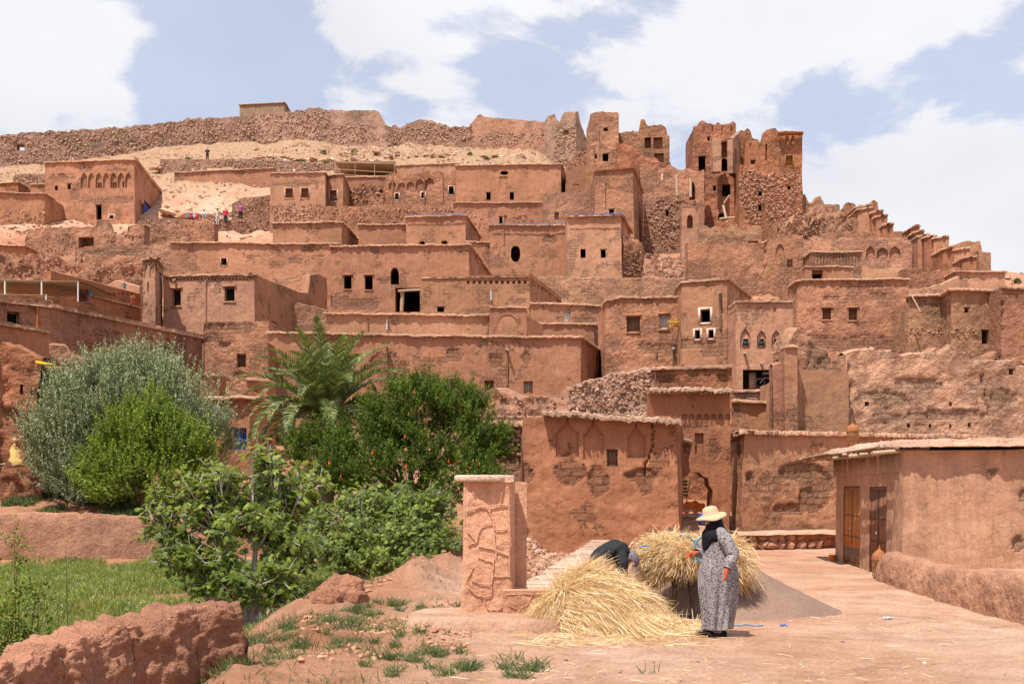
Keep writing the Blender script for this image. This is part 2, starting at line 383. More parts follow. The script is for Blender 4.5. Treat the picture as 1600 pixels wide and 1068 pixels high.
def HZ(x, y):
    """ground height at world x, y (arrays)"""
    x = np.atleast_1d(np.asarray(x, float)); y = np.atleast_1d(np.asarray(y, float))
    Yc = np.clip(y, 38, 420); px = np.clip(CX + F * x / Yc, -1500, 3000)
    iy = np.clip(np.searchsorted(_TY, Yc, 'right') - 1, 0, len(_TY) - 2); ix = np.clip(np.searchsorted(_TX, px, 'right') - 1, 0, len(_TX) - 2)
    ty = (Yc - _TY[iy]) / (_TY[iy + 1] - _TY[iy]); tx = (px - _TX[ix]) / (_TX[ix + 1] - _TX[ix])
    tx = tx * tx * (3 - 2 * tx)
    hill = (_TZ[ix, iy] * (1 - tx) + _TZ[ix + 1, iy] * tx) * (1 - ty) + (_TZ[ix, iy + 1] * (1 - tx) + _TZ[ix + 1, iy + 1] * tx) * ty
    P = np.stack([x, y, 0 * x], -1)
    rough = fbm(P * .35, 4, 3) * .9 + fbm(P * 1.7, 3, 9) * .22
    hill = hill + rough * sstep(44, 70, y) * sstep(420, 250, y)
    xb = np.interp(y, _BY, _BX)
    d = xb - x + .25 * fbm(P * 1.2, 2, 5)
    g = -.65 * sstep(-.1, 1.5, d)
    g = g + .035 * fbm(P * .9, 3, 2) + .012 * fbm(P * 5, 2, 4)
    e = np.exp
    g = g + .46 * e(-((x + 1.75) / .55) ** 2 - ((y - 21.6) / 1.1) ** 2) * (1 + .4 * fbm(P * 2.5, 3, 6) + .5 * ridged(P * 2.2, 4, 8))
    g = g + .42 * e(-((x + 1.35) / .7) ** 2 - ((y - 24.2) / 1.6) ** 2) * (1 + .5 * ridged(P * 1.9, 4, 18))
    g = g + .20 * e(-((x + 1.1) / .5) ** 2 - ((y - 14.1) / .45) ** 2)
    bb = np.exp(-((d + .35) / .75) ** 2) * sstep(10.5, 12, y) * sstep(28, 25, y)
    g = g + bb * (.10 + .13 * fbm(P * 1.6, 3, 23) + .07 * ridged(P * 2.6, 4, 24))
    # bank at the foot of the houses, rising towards the passage
    g = g + .45 * sstep(29.5, 33, y) * sstep(1.1, .4, x) * sstep(-2.5, -1, x)
    g = g + .27 * sstep(7.9, 8.3, x) * sstep(12, 14, y) * sstep(24.5, 23.6, y)
    k = sstep(36.5, 39.5, y)
    z = g * (1 - k) + hill * k
    far = sstep(150, 330, np.hypot(x, np.minimum(y, 0)))
    return z * (1 - far) + 0 * far
def H1(x, y): return float(HZ(x, y)[0])

def axis(dense0, dense1, step, lo, hi, gr):
    a = list(np.arange(dense0, dense1, step)); s = step; v = a[-1]
    while v < hi:
        s *= gr; v += s; a.append(v)
    s = step; v = a[0]; b = []
    while v > lo:
        s *= gr; v -= s; b.append(v)
    return np.array(b[::-1] + a)
gx = axis(-8, 9, .12, -1500, 1500, 1.034); gy = axis(10.5, 28, .12, -1500, 1500, 1.026)
X, Yg = np.meshgrid(gx, gy); Zg = HZ(X.ravel(), Yg.ravel()).reshape(X.shape)
def ground_mat():
    m, t, b = nodemat('red_earth')
    pos = NN(t, 'ShaderNodeNewGeometry').outputs['Position']
    big = noise_node(t, pos, .22, 5, .6); mid = noise_node(t, pos, 1.7, 6, .7); fin = noise_node(t, pos, 14, 6, .8); vf = noise_node(t, pos, 70, 3, .8)
    c = ramp(t, big, [(.32, (.50, .255, .155)), (.5, (.58, .34, .225)), (.66, (.64, .42, .30))])
    c = mixc(t, 1.0, c, ramp(t, mid, [(.3, (.82, .79, .76)), (.5, (1, 1, 1)), (.75, (1.14, 1.16, 1.18))]), 'MULTIPLY')
    c = mixc(t, 1.0, c, ramp(t, fin, [(.3, (.74,) * 3), (.5, (1, 1, 1)), (.72, (1.18, 1.2, 1.22))]), 'MULTIPLY')
    c = mixc(t, 1.0, c, ramp(t, vf, [(.3, (.84,) * 3), (.7, (1.12,) * 3)]), 'MULTIPLY')
    wl = noise_node(t, pos, .8, 6, .7, .6); c = mixc(t, 1.0, c, ramp(t, wl, [(.36, (.80, .76, .72)), (.52, (1, 1, 1)), (.66, (1.10, 1.12, 1.14))]), 'MULTIPLY')
    # upper hillside: paler tan gravel
    sp = NN(t, 'ShaderNodeSeparateXYZ'); t.links.new(pos, sp.inputs[0])
    mr = NN(t, 'ShaderNodeMapRange', interpolation_type='SMOOTHSTEP'); t.links.new(sp.outputs[2], mr.inputs[0]); mr.inputs[1].default_value = 31; mr.inputs[2].default_value = 42
    hc = ramp(t, mid, [(.3, (.28, .16, .092)), (.5, (.40, .248, .15)), (.7, (.52, .345, .22))])
    hc = mixc(t, 1.0, hc, ramp(t, fin, [(.3, (.8,) * 3), (.7, (1.15,) * 3)]), 'MULTIPLY')
    c = mixc(t, mr.outputs[0], c, hc)
    pa = NN(t, 'ShaderNodeAttribute', attribute_name='patch').outputs['Fac']
    c = mixc(t, pa, c, mixc(t, 1.0, c, (.76, .64, .56), 'MULTIPLY'))
    # dark pebbly specks
    v = NN(t, 'ShaderNodeTexVoronoi'); v.inputs['Scale'].default_value = 16; t.links.new(pos, v.inputs['Vector'])
    spk = mth(t, 'MULTIPLY', mth(t, 'LESS_THAN', v.outputs['Distance'], .22), mth(t, 'GREATER_THAN', mid, .5))
    c = mixc(t, mth(t, 'MULTIPLY', spk, .35), c, (.30, .17, .12))
    t.links.new(c, b.inputs['Base Color'])
    h = mth(t, 'ADD', mth(t, 'MULTIPLY', mid, .09), mth(t, 'MULTIPLY', fin, .05))
    h = mth(t, 'ADD', h, mth(t, 'MULTIPLY', vf, .012))
    h = mth(t, 'ADD', h, mth(t, 'MULTIPLY', mth(t, 'MULTIPLY', noise_node(t, pos, 5, 5, .75), pa), .10))
    h = mth(t, 'ADD', h, mth(t, 'MULTIPLY', mth(t, 'MULTIPLY', mid, mr.outputs[0]), .25))
    bp = NN(t, 'ShaderNodeBump'); bp.inputs['Distance'].default_value = 1.0
    t.links.new(h, bp.inputs['Height']); t.links.new(bp.outputs[0], b.inputs['Normal'])
    return m
GROUND = ground_mat()
_xb = np.interp(Yg, _BY, _BX) - X; _q = np.stack([X.ravel(), Yg.ravel(), 0 * X.ravel()], -1)
soil = sstep(-2.3, -1.1, _xb + .5 * fbm(_q * .8, 3, 7).reshape(X.shape)) * (Yg < 60) + sstep(36, 42, Yg) * sstep(125, 105, Yg); soil = np.clip(soil, 0, 1)
mb = MB(); mb.grid(np.stack([X, Yg, Zg], -1), a=soil.ravel()); gobj = struct(mb.build('ground', GROUND))
gobj['label'] = 'reddish dirt ground and hillside rising behind the village'
# ------------------------------------------------------------------ mud buildings
M1, M2, M3 = (.41, .200, .113), (.46, .240, .142), (.41, .218, .130)     # plaster tints: red, pale pink, sandy
M4, M5 = (.39, .23, .14), (.375, .158, .082)

class Frame:
    """a wall plane: s along, z up, n outwards"""
    def __init__(f, P0, P1, zb, batter=0.0):
        f.P0 = np.asarray(P0, float); d = np.asarray(P1, float) - f.P0; f.L = np.linalg.norm(d); f.d = d / f.L
        f.n = np.array([f.d[1], -f.d[0]]); f.zb = zb; f.b = batter; f.v0 = f.v1 = -f.n * batter
    def pt(f, s, z, n=0.0):
        s, z, n = np.broadcast_arrays(np.asarray(s, float), np.asarray(z, float), np.asarray(n, float))
        t = s / f.L; h = z - f.zb
        return np.stack([f.P0[0] + f.d[0] * s + f.n[0] * n + (f.v0[0] * (1 - t) + f.v1[0] * t) * h, f.P0[1] + f.d[1] * s + f.n[1] * n + (f.v0[1] * (1 - t) + f.v1[1] * t) * h, z], -1)
    def hit(f, px):
        """s where the sight line of photo column px meets the wall, and its depth"""
        a = (px - CX) / F
        den = f.d[0] - a * f.d[1]
        s = (a * f.P0[1] - f.P0[0]) / (den if abs(den) > 1e-9 else 1e-9)
        return s, f.P0[1] + f.d[1] * s
    def map(f):
        return lambda V: f.pt(V[:, 0], V[:, 2], V[:, 1])

SHAPES = {   # left half outline, from the bottom up to the crown, in a unit box
    'arch': [(0, 0), (0, .55), (.06, .70), (.17, .82), (.32, .91), (.5, 1)],
    'rarch': [(0, 0), (0, .62), (.05, .75), (.14, .87), (.28, .96), (.5, 1)],
    'horseshoe': [(.06, 0), (.02, .45), (0, .6), (.05, .75), (.14, .87), (.28, .96), (.5, 1)],
    'ragged': [(0, 0), (.03, .45), (0, .70), (.10, .78), (.13, .90), (.27, .93), (.36, .99), (.5, 1)],
    'oval': [(.5, 0), (.2, .06), (.04, .25), (0, .5), (.05, .78), (.22, .95), (.5, 1)],
    'step': [(0, 0), (0, .64), (.14, .64), (.14, .70), (.22, .70), (.22, .76), (.31, .76), (.31, .82), (.40, .82), (.40, .90), (.44, .90), (.44, .999), (.5, 1)],
}
def warp(P, amp, seed=0):
    k = np.stack([fbm(P * .55, 3, seed + 1), fbm(P * .55, 3, seed + 2)], -1)
    k2 = np.stack([fbm(P * 2.4, 2, seed + 5), fbm(P * 2.4, 2, seed + 6)], -1)
    D = np.zeros_like(P); D[:, :2] = amp * (k + .45 * k2); return D

def facade(mb, fr, top, ops, cell, amp, rough_top=0.0, patches=(), cracks=(), zb=None, amp_fine=0.0):
    """top(s) -> z.  ops: list of (s0,s1,z0,z1). Returns top edge points"""
    zb = fr.zb if zb is None else zb
    n = max(2, int(round(fr.L / cell)))
    S = np.linspace(0, fr.L, n + 1)
    edges = sorted({round(v, 4) for o in ops for v in o[:2] if 0 < v < fr.L})
    keep = [s for s in S if s in (S[0], S[-1]) or all(abs(s - e) > cell * .35 for e in edges)]
    S = np.array(sorted(keep + edges))
    tz = np.array([top(s) for s in S])
    if rough_top:
        q = np.stack([fr.P0[0] + fr.d[0] * S, fr.P0[1] + fr.d[1] * S, 0 * S], -1)
        tz = tz + rough_top * (fbm(q * 1.3, 3, 31) + .5 * fbm(q * 5, 2, 33))
    zs = max([o[3] for o in ops], default=zb) + .03
    zs = max(zs, min(tz.min() - .05, zb + .6 * (tz.min() - zb)), zb + .1)
    m = max(1, int(round((zs - zb) / cell)))
    Z = np.linspace(zb, zs, m + 1)
    ze = sorted({round(v, 4) for o in ops for v in o[2:4]})
    Z = np.array(sorted([z for z in Z if z in (Z[0], Z[-1]) or all(abs(z - e) > cell * .35 for e in ze)] + [z for z in ze if zb < z < zs]))
    tz = np.maximum(tz, zs + .02)
    k = max(1, int(round((tz.mean() - zs) / cell)))
    U = (np.arange(1, k + 1) / k)[:, None]
    ZZ = np.concatenate([np.repeat(Z[:, None], len(S), 1), zs + (tz[None] - zs) * U], 0)
    SS = np.repeat(S[None], len(ZZ), 0)
    P = fr.pt(SS, ZZ).reshape(-1, 3)
    D = warp(P, amp)
    w = np.ones(len(P)); sf, zf = SS.ravel(), ZZ.ravel()
    for o in ops:
        dx = np.maximum(np.maximum(o[0] - sf, sf - o[1]), 0); dz = np.maximum(np.maximum(o[2] - zf, zf - o[3]), 0)
        w = np.minimum(w, sstep(0, .35, np.hypot(dx, dz)))
    P2 = P + D * w[:, None]
    if amp_fine:
        nn = amp_fine * (fbm(P * 3.2, 3, 51) + .5 * fbm(P * 9, 2, 53) + .45 * ridged(P * 2.1, 3, 55)) * w
        we = np.minimum(sstep(0, .2, sf), sstep(0, .2, fr.L - sf))
        P2[:, 0] += fr.n[0] * nn * we; P2[:, 1] += fr.n[1] * nn * we
    A = np.zeros(len(P))
    for (s0, z0, rs, rz) in patches:
        q = np.stack([sf * 1.7, 0 * sf + s0, zf * 1.7], -1)
        e = np.hypot((sf - s0) / rs, (zf - z0) / rz) + .75 * fbm(q * .9, 4, 71)
        A = np.maximum(A, sstep(1.04, .93, e))
    A = A * w
    nn = -.07 * A + .035 * A * fbm(P * 9, 3, 77)
    for pts, wd in cracks:
        dmin = np.full(len(P), 9.0)
        for (a, b) in zip(pts[:-1], pts[1:]):
            a = np.array(a); b = np.array(b); ab = b - a
            tt = np.clip(((sf - a[0]) * ab[0] + (zf - a[1]) * ab[1]) / (ab @ ab), 0, 1)
            jit = .05 * vnoise(np.stack([sf * 0, zf * 6, zf * 0], -1), 88)
            dmin = np.minimum(dmin, np.hypot(sf - a[0] - ab[0] * tt + jit, zf - a[1] - ab[1] * tt))
        nn = nn - .22 * sstep(wd, wd * .3, dmin)
    P2[:, 0] += fr.n[0] * nn; P2[:, 1] += fr.n[1] * nn
    r, c = SS.shape; idx = np.arange(r * c).reshape(r, c)
    Q = np.stack([idx[:-1, :-1], idx[:-1, 1:], idx[1:, 1:], idx[1:, :-1]], -1)
    cs = (S[:-1] + S[1:]) / 2; cz = (ZZ[:-1] + ZZ[1:]) / 2; czm = (cz[:, :-1] + cz[:, 1:]) / 2
    mask = np.ones(Q.shape[:2], bool)
    for o in ops:
        mask &= ~((cs[None] > o[0]) & (cs[None] < o[1]) & (czm > o[2]) & (czm < o[3]))
    mb.add(P2, Q[mask], A)
    return P2.reshape(r, c, 3)[-1]

def reveal(mb, fr, o, depth, slope=0.0, back=False):
    s0, s1, z0, z1 = o
    a = [fr.pt(s, z, 0) for s, z in ((s0, z0), (s1, z0), (s1, z1), (s0, z1))]
    e = .0
    b = [fr.pt(s, z, -depth) for s, z in ((s0 + e, z0 + slope), (s1 - e, z0 + slope), (s1 - e, z1), (s0 + e, z1))]
    for i in range(4):
        j = (i + 1) % 4
        mb.add([a[i], b[i], b[j], a[j]], [(0, 3, 2, 1)])
    if back: mb.add(b, [(0, 1, 2, 3)])
def shaped(mb, fr, o, shape, depth, back=True):
    """spandrels round a shaped opening, its soffit and (for a blind niche) its back"""
    s0, s1, z0, z1 = o; Wd, Hh = s1 - s0, z1 - z0
    left = SHAPES[shape]
    Lp = [(s0 + u * Wd, z0 + v * Hh) for u, v in left]; Rp = [(s1 - u * Wd, z) for (u, _), (_, z) in zip(left, Lp)]
    for (a, za), (b, zb_), (c, _), (d2, _) in zip(Lp[:-1], Lp[1:], Rp[:-1], Rp[1:]):
        if zb_ - za < 1e-6: continue
        if a - s0 > 1e-6 or b - s0 > 1e-6: mb.add([fr.pt(s0, za), fr.pt(a, za), fr.pt(b, zb_), fr.pt(s0, zb_)], [(0, 1, 2, 3)])
        if s1 - c > 1e-6 or s1 - d2 > 1e-6: mb.add([fr.pt(c, za), fr.pt(s1, za), fr.pt(s1, zb_), fr.pt(d2, zb_)], [(0, 1, 2, 3)])
    loop = Lp + Rp[::-1][1:]
    f0 = [fr.pt(s, z, 0.0) for s, z in loop]; f1 = [fr.pt(s, z, -depth) for s, z in loop]
    n = len(loop)
    mb.add(f0 + f1, [(i, i + n, i + 1 + n, i + 1) for i in range(n - 1)])
    if left[0][0] < .45: mb.add([f0[0], f0[-1], f1[-1], f1[0]], [(0, 1, 2, 3)])
    if back: mb.add(f1, [tuple(range(n))[::-1]])

def lattice(mb, fr, s0, s1, z0, z1, n, nx, nz, t=.02):
    for i in range(1, nx):
        s = s0 + (s1 - s0) * i / nx; mb.box((s - t / 2, n - t, z0), (s + t / 2, n, z1), fr.map())
    for i in range(1, nz):
        z = z0 + (z1 - z0) * i / nz; mb.box((s0, n - t * 1.4, z - t / 2), (s1, n - t * .3, z + t / 2), fr.map())
def ring(mb, fr, s0, s1, z0, z1, w, n0, n1):
    mp_ = fr.map()
    mb.box((s0, n0, z0), (s0 + w, n1, z1), mp_); mb.box((s1 - w, n0, z0), (s1, n1, z1), mp_)
    mb.box((s0 + w, n0, z0), (s1 - w, n1 - .002, z0 + w), mp_); mb.box((s0 + w, n0, z1 - w), (s1 - w, n1 - .002, z1), mp_)

def coping(path, ztop, ov=.12, th=.12, inner=.30, jit=.03, step=.14, name='coping', parent=None, tint=(.50, .295, .19), mat=None, stones_d=3.0, sag=.0, drip=1.0):
    """ragged straw-and-mud coping along the wall top; path: 2D points, outside on the right-hand... (-n) side"""
    path = [np.asarray(p, float) for p in path]
    pts, nrm, zt = [], [], []
    segn = []
    for a, b in zip(path[:-1], path[1:]):
        d = (b - a) / np.linalg.norm(b - a); segn.append(np.array([d[1], -d[0]]))
    for i, (a, b) in enumerate(zip(path[:-1], path[1:])):
        L = np.linalg.norm(b - a); k = max(1, int(L / step))
        for j in range(k):
            t = j / k; pts.append(a + (b - a) * t)
            if j == 0 and i > 0:
                m = segn[i - 1] + segn[i]; m = m / (m @ m) * 2 if (m @ m) > .3 else segn[i]
                nrm.append(m)
            else: nrm.append(segn[i])
    pts.append(path[-1]); nrm.append(segn[-1])
    pts = np.array(pts); nrm = np.array(nrm); n = len(pts)
    zt = np.array([ztop(p) for p in pts]); q = np.concatenate([pts, zt[:, None]], 1)
    wob = .05 * fbm(q * .5, 2, 91)[:, None] * np.array([[1.]])
    j1 = rng.uniform(-1, 1, n) * jit + fbm(q * 2.2, 2, 93) * jit * 1.5; j2 = rng.uniform(-1, 1, n) * jit * .7 + .09 * fbm(q * .7, 3, 95)
    j3 = rng.uniform(-1, 1, n) * jit * .6
    sec = [(-inner + 0 * j1, -.02 + 0 * j1), (.0 * j1 + .01, -.03 + 0 * j1), (ov + j1, -.02 * drip + j2 + j3), (ov + j1 * .8 - .005, th * .62 + j2), (ov * .45 + j1 * .3, th + j2 + abs(j3)), (-inner * .5 + 0 * j1, th * 1.02 + j2), (-inner + 0 * j1, th * .7 + j2)]
    G = np.zeros((len(sec), n, 3))
    for r_, (o_, z_) in enumerate(sec):
        G[r_, :, :2] = pts + nrm * o_[:, None]; G[r_, :, 2] = zt + z_
    mb = MB()
    idx = np.arange(len(sec) * n).reshape(len(sec), n); i2 = np.concatenate([idx, idx[:1]], 0)
    Q = np.stack([i2[:-1, :-1], i2[1:, :-1], i2[1:, 1:], i2[:-1, 1:]], -1).reshape(-1, 4)
    mb.add(G.reshape(-1, 3), Q[:, ::-1])
    mb.add(G[:, 0], [tuple(range(len(sec)))]); mb.add(G[:, -1], [tuple(range(len(sec)))[::-1]])
    if stones_d:
        Ltot = sum(np.linalg.norm(b - a) for a, b in zip(path[:-1], path[1:])); k = int(Ltot * stones_d)
        if k:
            ii = rng.integers(0, n, k); oo = rng.uniform(-.6 * inner, ov, k)
            C = np.concatenate([pts[ii] + nrm[ii] * oo[:, None] + segn[0] * 0, (zt[ii] + th * .95)[:, None]], 1)
            C[:, :2] += rng.uniform(-.07, .07, (k, 2))
            stones(mb, C, rng.uniform(.02, .05, k) * (1 + th), .6)
    return mb.build(name, mat or COPE, parent, tint=tint, smooth=False)

def building(name, label, cat, plan, top, base, mat=None, tint=M1, ops=(), cap=True, depth=6.0, cell=.2, amp=.05, batter=.015,
             group=None, thick=None, rough=0.0, patches=(), cracks=(), stone=None, ov=.13, th=.075, beams=(), jit=.04, fine=0.02,
             capk=None, roof_tint=None, hidden_left=True, back_ops=None):
    """plan: front vertices (photo column, depth) from left to right; top: photo row at the first vertex for a level top,
    or [(px,py),...] for an uneven one; base: z of the foot"""
    mat = mat or MUD
    hv = rng.uniform(.80, 1.05); tint = (tint[0] * hv, tint[1] * hv * rng.uniform(.97, 1.025), tint[2] * hv * rng.uniform(.97, 1.06))
    pts = [XY(px, Y) for px, Y in plan]
    c = np.mean(pts, 0)
    root = thing(name, label, cat, (float(c[0]), float(c[1]), base), group)
    prof = None
    if isinstance(top, list): prof = top
    elif isinstance(top, tuple): ztop = top[1]
    else: ztop = Zp(top, plan[0][1])
    frames = [Frame(a, b, base, batter) for a, b in zip(pts[:-1], pts[1:])]
    for fa, fb in zip(frames[:-1], frames[1:]):
        mv = fa.n + fb.n; mv = -batter * mv * 2 / max(mv @ mv, .6); fa.v1 = mv; fb.v0 = mv
    mb = MB(); parts = []
    def topf(fr):
        if prof is None: return lambda s: ztop
        xs = [p[0] for p in prof]; ys = [p[1] for p in prof]
        def f(s):
            p = fr.pt(s, 0, 0); p = fr.P0 + fr.d * s
            px = CX + F * p[0] / p[1]
            return Zp(np.interp(px, xs, ys), p[1])
        return f
    seg_ops = [[] for _ in frames]; seg_pat = [[] for _ in frames]; seg_cr = [[] for _ in frames]
    def which(px, seg=None):
        if seg is not None: return seg
        for i, (a, b) in enumerate(zip(plan[:-1], plan[1:])):
            if min(a[0], b[0]) - .5 <= px <= max(a[0], b[0]) + .5: return i
        return 0
    for o in ops:
        kind, x0, y0, x1, y1 = o[:5]; kw = o[5] if len(o) > 5 else {}
        i = which((x0 + x1) / 2, kw.get('seg')); fr = frames[i]
        s0, Ya = fr.hit(x0); s1, Yb = fr.hit(x1); Yc = (Ya + Yb) / 2
        q = (round(min(s0, s1), 4), round(max(s0, s1), 4), round(Zp(y1, Yc), 4), round(Zp(y0, Yc), 4))
        # account for the lean of the wall
        seg_ops[i].append((q, kind, kw))
    for pt in patches:
        px, py, rx, ry = pt[:4]; i = which(px, pt[4] if len(pt) > 4 else None); fr = frames[i]; s, Yc = fr.hit(px); s2, _ = fr.hit(px + rx)
        seg_pat[i].append((s, Zp(py, Yc), abs(s2 - s), ry * Yc / F))
    for cr, wd in cracks:
        i = which(cr[0][0]); fr = frames[i]; L_ = []
        for px, py in cr:
            s, Yc = fr.hit(px); L_.append((s, Zp(py, Yc)))
        seg_cr[i].append((L_, wd))
    tops = []
    for i, fr in enumerate(frames):
        holes = [q for q, k, kw in seg_ops[i] if k not in ('spout', 'beam', 'ledge', 'strip', 'shade')]
        tf = topf(fr)
        te = facade(mb, fr, tf, holes, cell, amp, rough, seg_pat[i], seg_cr[i], amp_fine=fine)
        tops.append(te)
        for q, kind, kw in seg_ops[i]:
            opening(mb, fr, q, kind, kw, root, parts, tint)
    if thick:
        if any(kw.get('thru') for sg in seg_ops for q, k, kw in sg): back_ops = [q for q, k, kw in seg_ops[0] if kw.get('thru')]
        # free-standing wall: rear face, ends and top
        tot = np.concatenate([t if i == 0 else t[1:] for i, t in enumerate(tops)])
        n_ = np.mean([f.n for f in frames], 0); n_ /= np.linalg.norm(n_)
        back = tot.copy(); back[:, 0] -= n_[0] * thick; back[:, 1] -= n_[1] * thick
        mid = (tot + back) / 2; mid[:, 2] += min(.12, thick * .25) * (1 + .4 * fbm(mid * 2, 2, 12))
        mb.grid(np.stack([tot, mid, back], 0))
        if back_ops:
            bfr = Frame(back[-1, :2], back[0, :2], base, 0)
            nb_ = []
            for q in back_ops:
                a = frames[0].pt(q[0], 0)[:2]; b_ = frames[0].pt(q[1], 0)[:2]
                sa = (a - bfr.P0) @ bfr.d; sb = (b_ - bfr.P0) @ bfr.d
                nb_.append((min(sa, sb), max(sa, sb), q[2], q[3]))
            zi = lambda s: float(np.interp(s, np.linalg.norm(back[::-1, :2] - bfr.P0, axis=1), back[::-1, 2]))
            facade(mb, bfr, zi, nb_, cell * 1.5, 0)
        else:
            bb = back.copy(); bb[:, 2] = base
            mb.grid(np.stack([back, bb], 0))
        for e in (0, -1):
            a, b_ = tot[e], back[e]; a0 = a.copy(); a0[2] = base; b0 = b_.copy(); b0[2] = base
            k = 8; tt = np.linspace(0, 1, k)[:, None]
            Gd = np.stack([a0 + (a - a0) * tt, (a0 + b0) / 2 + ((a + b_) / 2 - (a0 + b0) / 2) * tt, b0 + (b_ - b0) * tt], 1)
            if e == 0: Gd = Gd[:, ::-1]
            mb.grid(Gd + rng.uniform(-.02, .02, Gd.shape))
    else:
        ym = max(p[1] for p in pts) + depth
        bl = np.array([pts[0][0], ym]); br = np.array([pts[-1][0], ym])
        bl = pts[0] + np.array([0, 1]) * (ym - pts[0][1]); br = pts[-1] + np.array([0, 1]) * max(ym - pts[-1][1], .5)
        if pts[0][1] > pts[1][1] + 1.5: bl = pts[0] + np.array([.3, .12]); br[1] = max(br[1], bl[1] + .1) if len(pts) > 2 else br[1]
        if pts[-1][1] > pts[-2][1] + 2.5: br = pts[-1] + np.array([-.3, .12])
        zl, zr = tops[0][0][2], tops[-1][-1][2]
        if prof is not None: zl = zr = min(t[:, 2].min() for t in tops) - .3
        zmin = min(t[:, 2].min() for t in tops) if prof else ztop
        for a, b, za, zb_ in ((pts[-1], br, zr, zr), (br, bl, zr, zl), (bl, pts[0], zl, zl)):
            fr = Frame(a, b, base, 0)
            if a is pts[-1]: fr.v0 = frames[-1].v1
            if b is pts[0]: fr.v1 = frames[0].v0
            facade(mb, fr, lambda s, fr=fr, za=za, zb_=zb_: za + (zb_ - za) * s / fr.L, [], max(cell * 3, .6) if cell > .1 else .4, amp)
        tot = np.concatenate([t if i == 0 else t[1:] for i, t in enumerate(tops)])
        low = tot.copy(); low[:, 1] += .32; low2 = low.copy(); low2[:, 2] -= .45
        mb.grid(np.stack([tot, low, low2], 0))
        zr_ = zmin - (.12 if prof is None else .3)
        lean = [frames[0].v0] + [f.v1 for f in frames]; ins = np.array([0, .12])
        rf = MB(); rp = [(*(p + v * (zr_ - base) + ins), zr_) for p, v in zip(pts, lean)] + [(*br, zr_), (*bl, zr_)]
        rf.add(rp, [tuple(range(len(rp)))]); r2 = [(x, y, zr_ - .25) for x, y, _ in rp]; rf.add(r2, [tuple(range(len(rp)))[::-1]])
        rf.build('roof', COPE, root, tint=roof_tint or (.52, .32, .22))
    wall = mb.build('wall', mat, root, tint=tint)
    if cap and prof is None:
        off = batter * (ztop - base)
        path = list(pts)
        rl, rr_ = pts[0][1] > pts[1][1] + 1.5, pts[-1][1] > pts[-2][1] + 2.5
        if not thick: path = ([] if rl else [pts[0] + np.array([0, 2.5])]) + path + ([] if rr_ else [pts[-1] + np.array([0, 2.5])]) if hidden_left else path
        if False: path = [pts[0] + np.array([0, 2.5])] + path + [pts[-1] + np.array([0, 2.5])] if hidden_left else path
        kk = dict(ov=ov - off, th=th, jit=jit, inner=.3 + off, parent=root)
        if capk: kk.update(capk)
        coping(path, lambda p: ztop, **kk)
    if stone:
        # rubble set in the face: list of (px0,py0,px1,py1, per m2, size)
        sm = MB()
        for st in stone:
            x0, y0, x1, y1, den, sz = st[:6]; i = which((x0 + x1) / 2, st[6] if len(st) > 6 else None); fr = frames[i]
            s0, Ya = fr.hit(max(x0, -60)); s1, Yb = fr.hit(min(x1, 1700)); s0, s1 = max(s0, 0), min(s1, fr.L); Yc = (Ya + Yb) / 2
            z0, z1 = max(Zp(y1, Yc), base), Zp(y0, Yc)
            den *= 3.4; sz *= .62; k = int(abs(s1 - s0) * (z1 - z0) * den)
            S_ = rng.uniform(s0, s1, k); Z_ = rng.uniform(z0, z1, k); tf = topf(fr)
            # lay them in rough courses
            Z_ = np.round(Z_ / (sz * 1.1)) * sz * 1.1 + rng.uniform(-.5, .5, k) * sz
            if prof is not None:
                tv = np.array([tf(s) for s in S_]); ok = Z_ < tv; S_, Z_ = S_[ok], Z_[ok]
            ed = (z1 - Z_) / max(z1 - z0, .1); gp = fbm(np.stack([S_ * .6, Z_ * .6, 0 * S_], -1), 2, 19); ok = (ed + .35 * gp > .06) & (gp > -.42) & (rng.uniform(0, 1, len(S_)) < .55 + 3 * ed); S_, Z_ = S_[ok], Z_[ok]
            for q, kind, kw in seg_ops[i]:
                ok = ~((S_ > q[0] - sz * .5) & (S_ < q[1] + sz * .5) & (Z_ > q[2] - sz * .4) & (Z_ < q[3] + sz * .4)); S_, Z_ = S_[ok], Z_[ok]
            C = fr.pt(S_, Z_, rng.uniform(-.35, .12, len(S_)) * sz + fine * .3); C += warp(C, amp)
            stones(sm, C, sz * rng.uniform(.4, .8, len(C)), .66, lo=True)
        o = sm.build('stonework', ROCK if plan[0][1] < 140 else TANROCK, root, smooth=False)
        if o: stuff(o)
    for bm_ in beams:   # timber: (px0,py0,Y0,px1,py1,Y1,r)
        b2 = MB(); b2.tube([W(bm_[0], bm_[1], bm_[2]), (W(bm_[0], bm_[1], bm_[2]) + W(bm_[3], bm_[4], bm_[5])) / 2 + np.array([0, 0, .02]), W(bm_[3], bm_[4], bm_[5])], bm_[6], 7, jit=.08)
        b2.build('beam', WOODP, root)
    root['_n'] = len(frames)
    return root, frames, (ztop if prof is None else None)

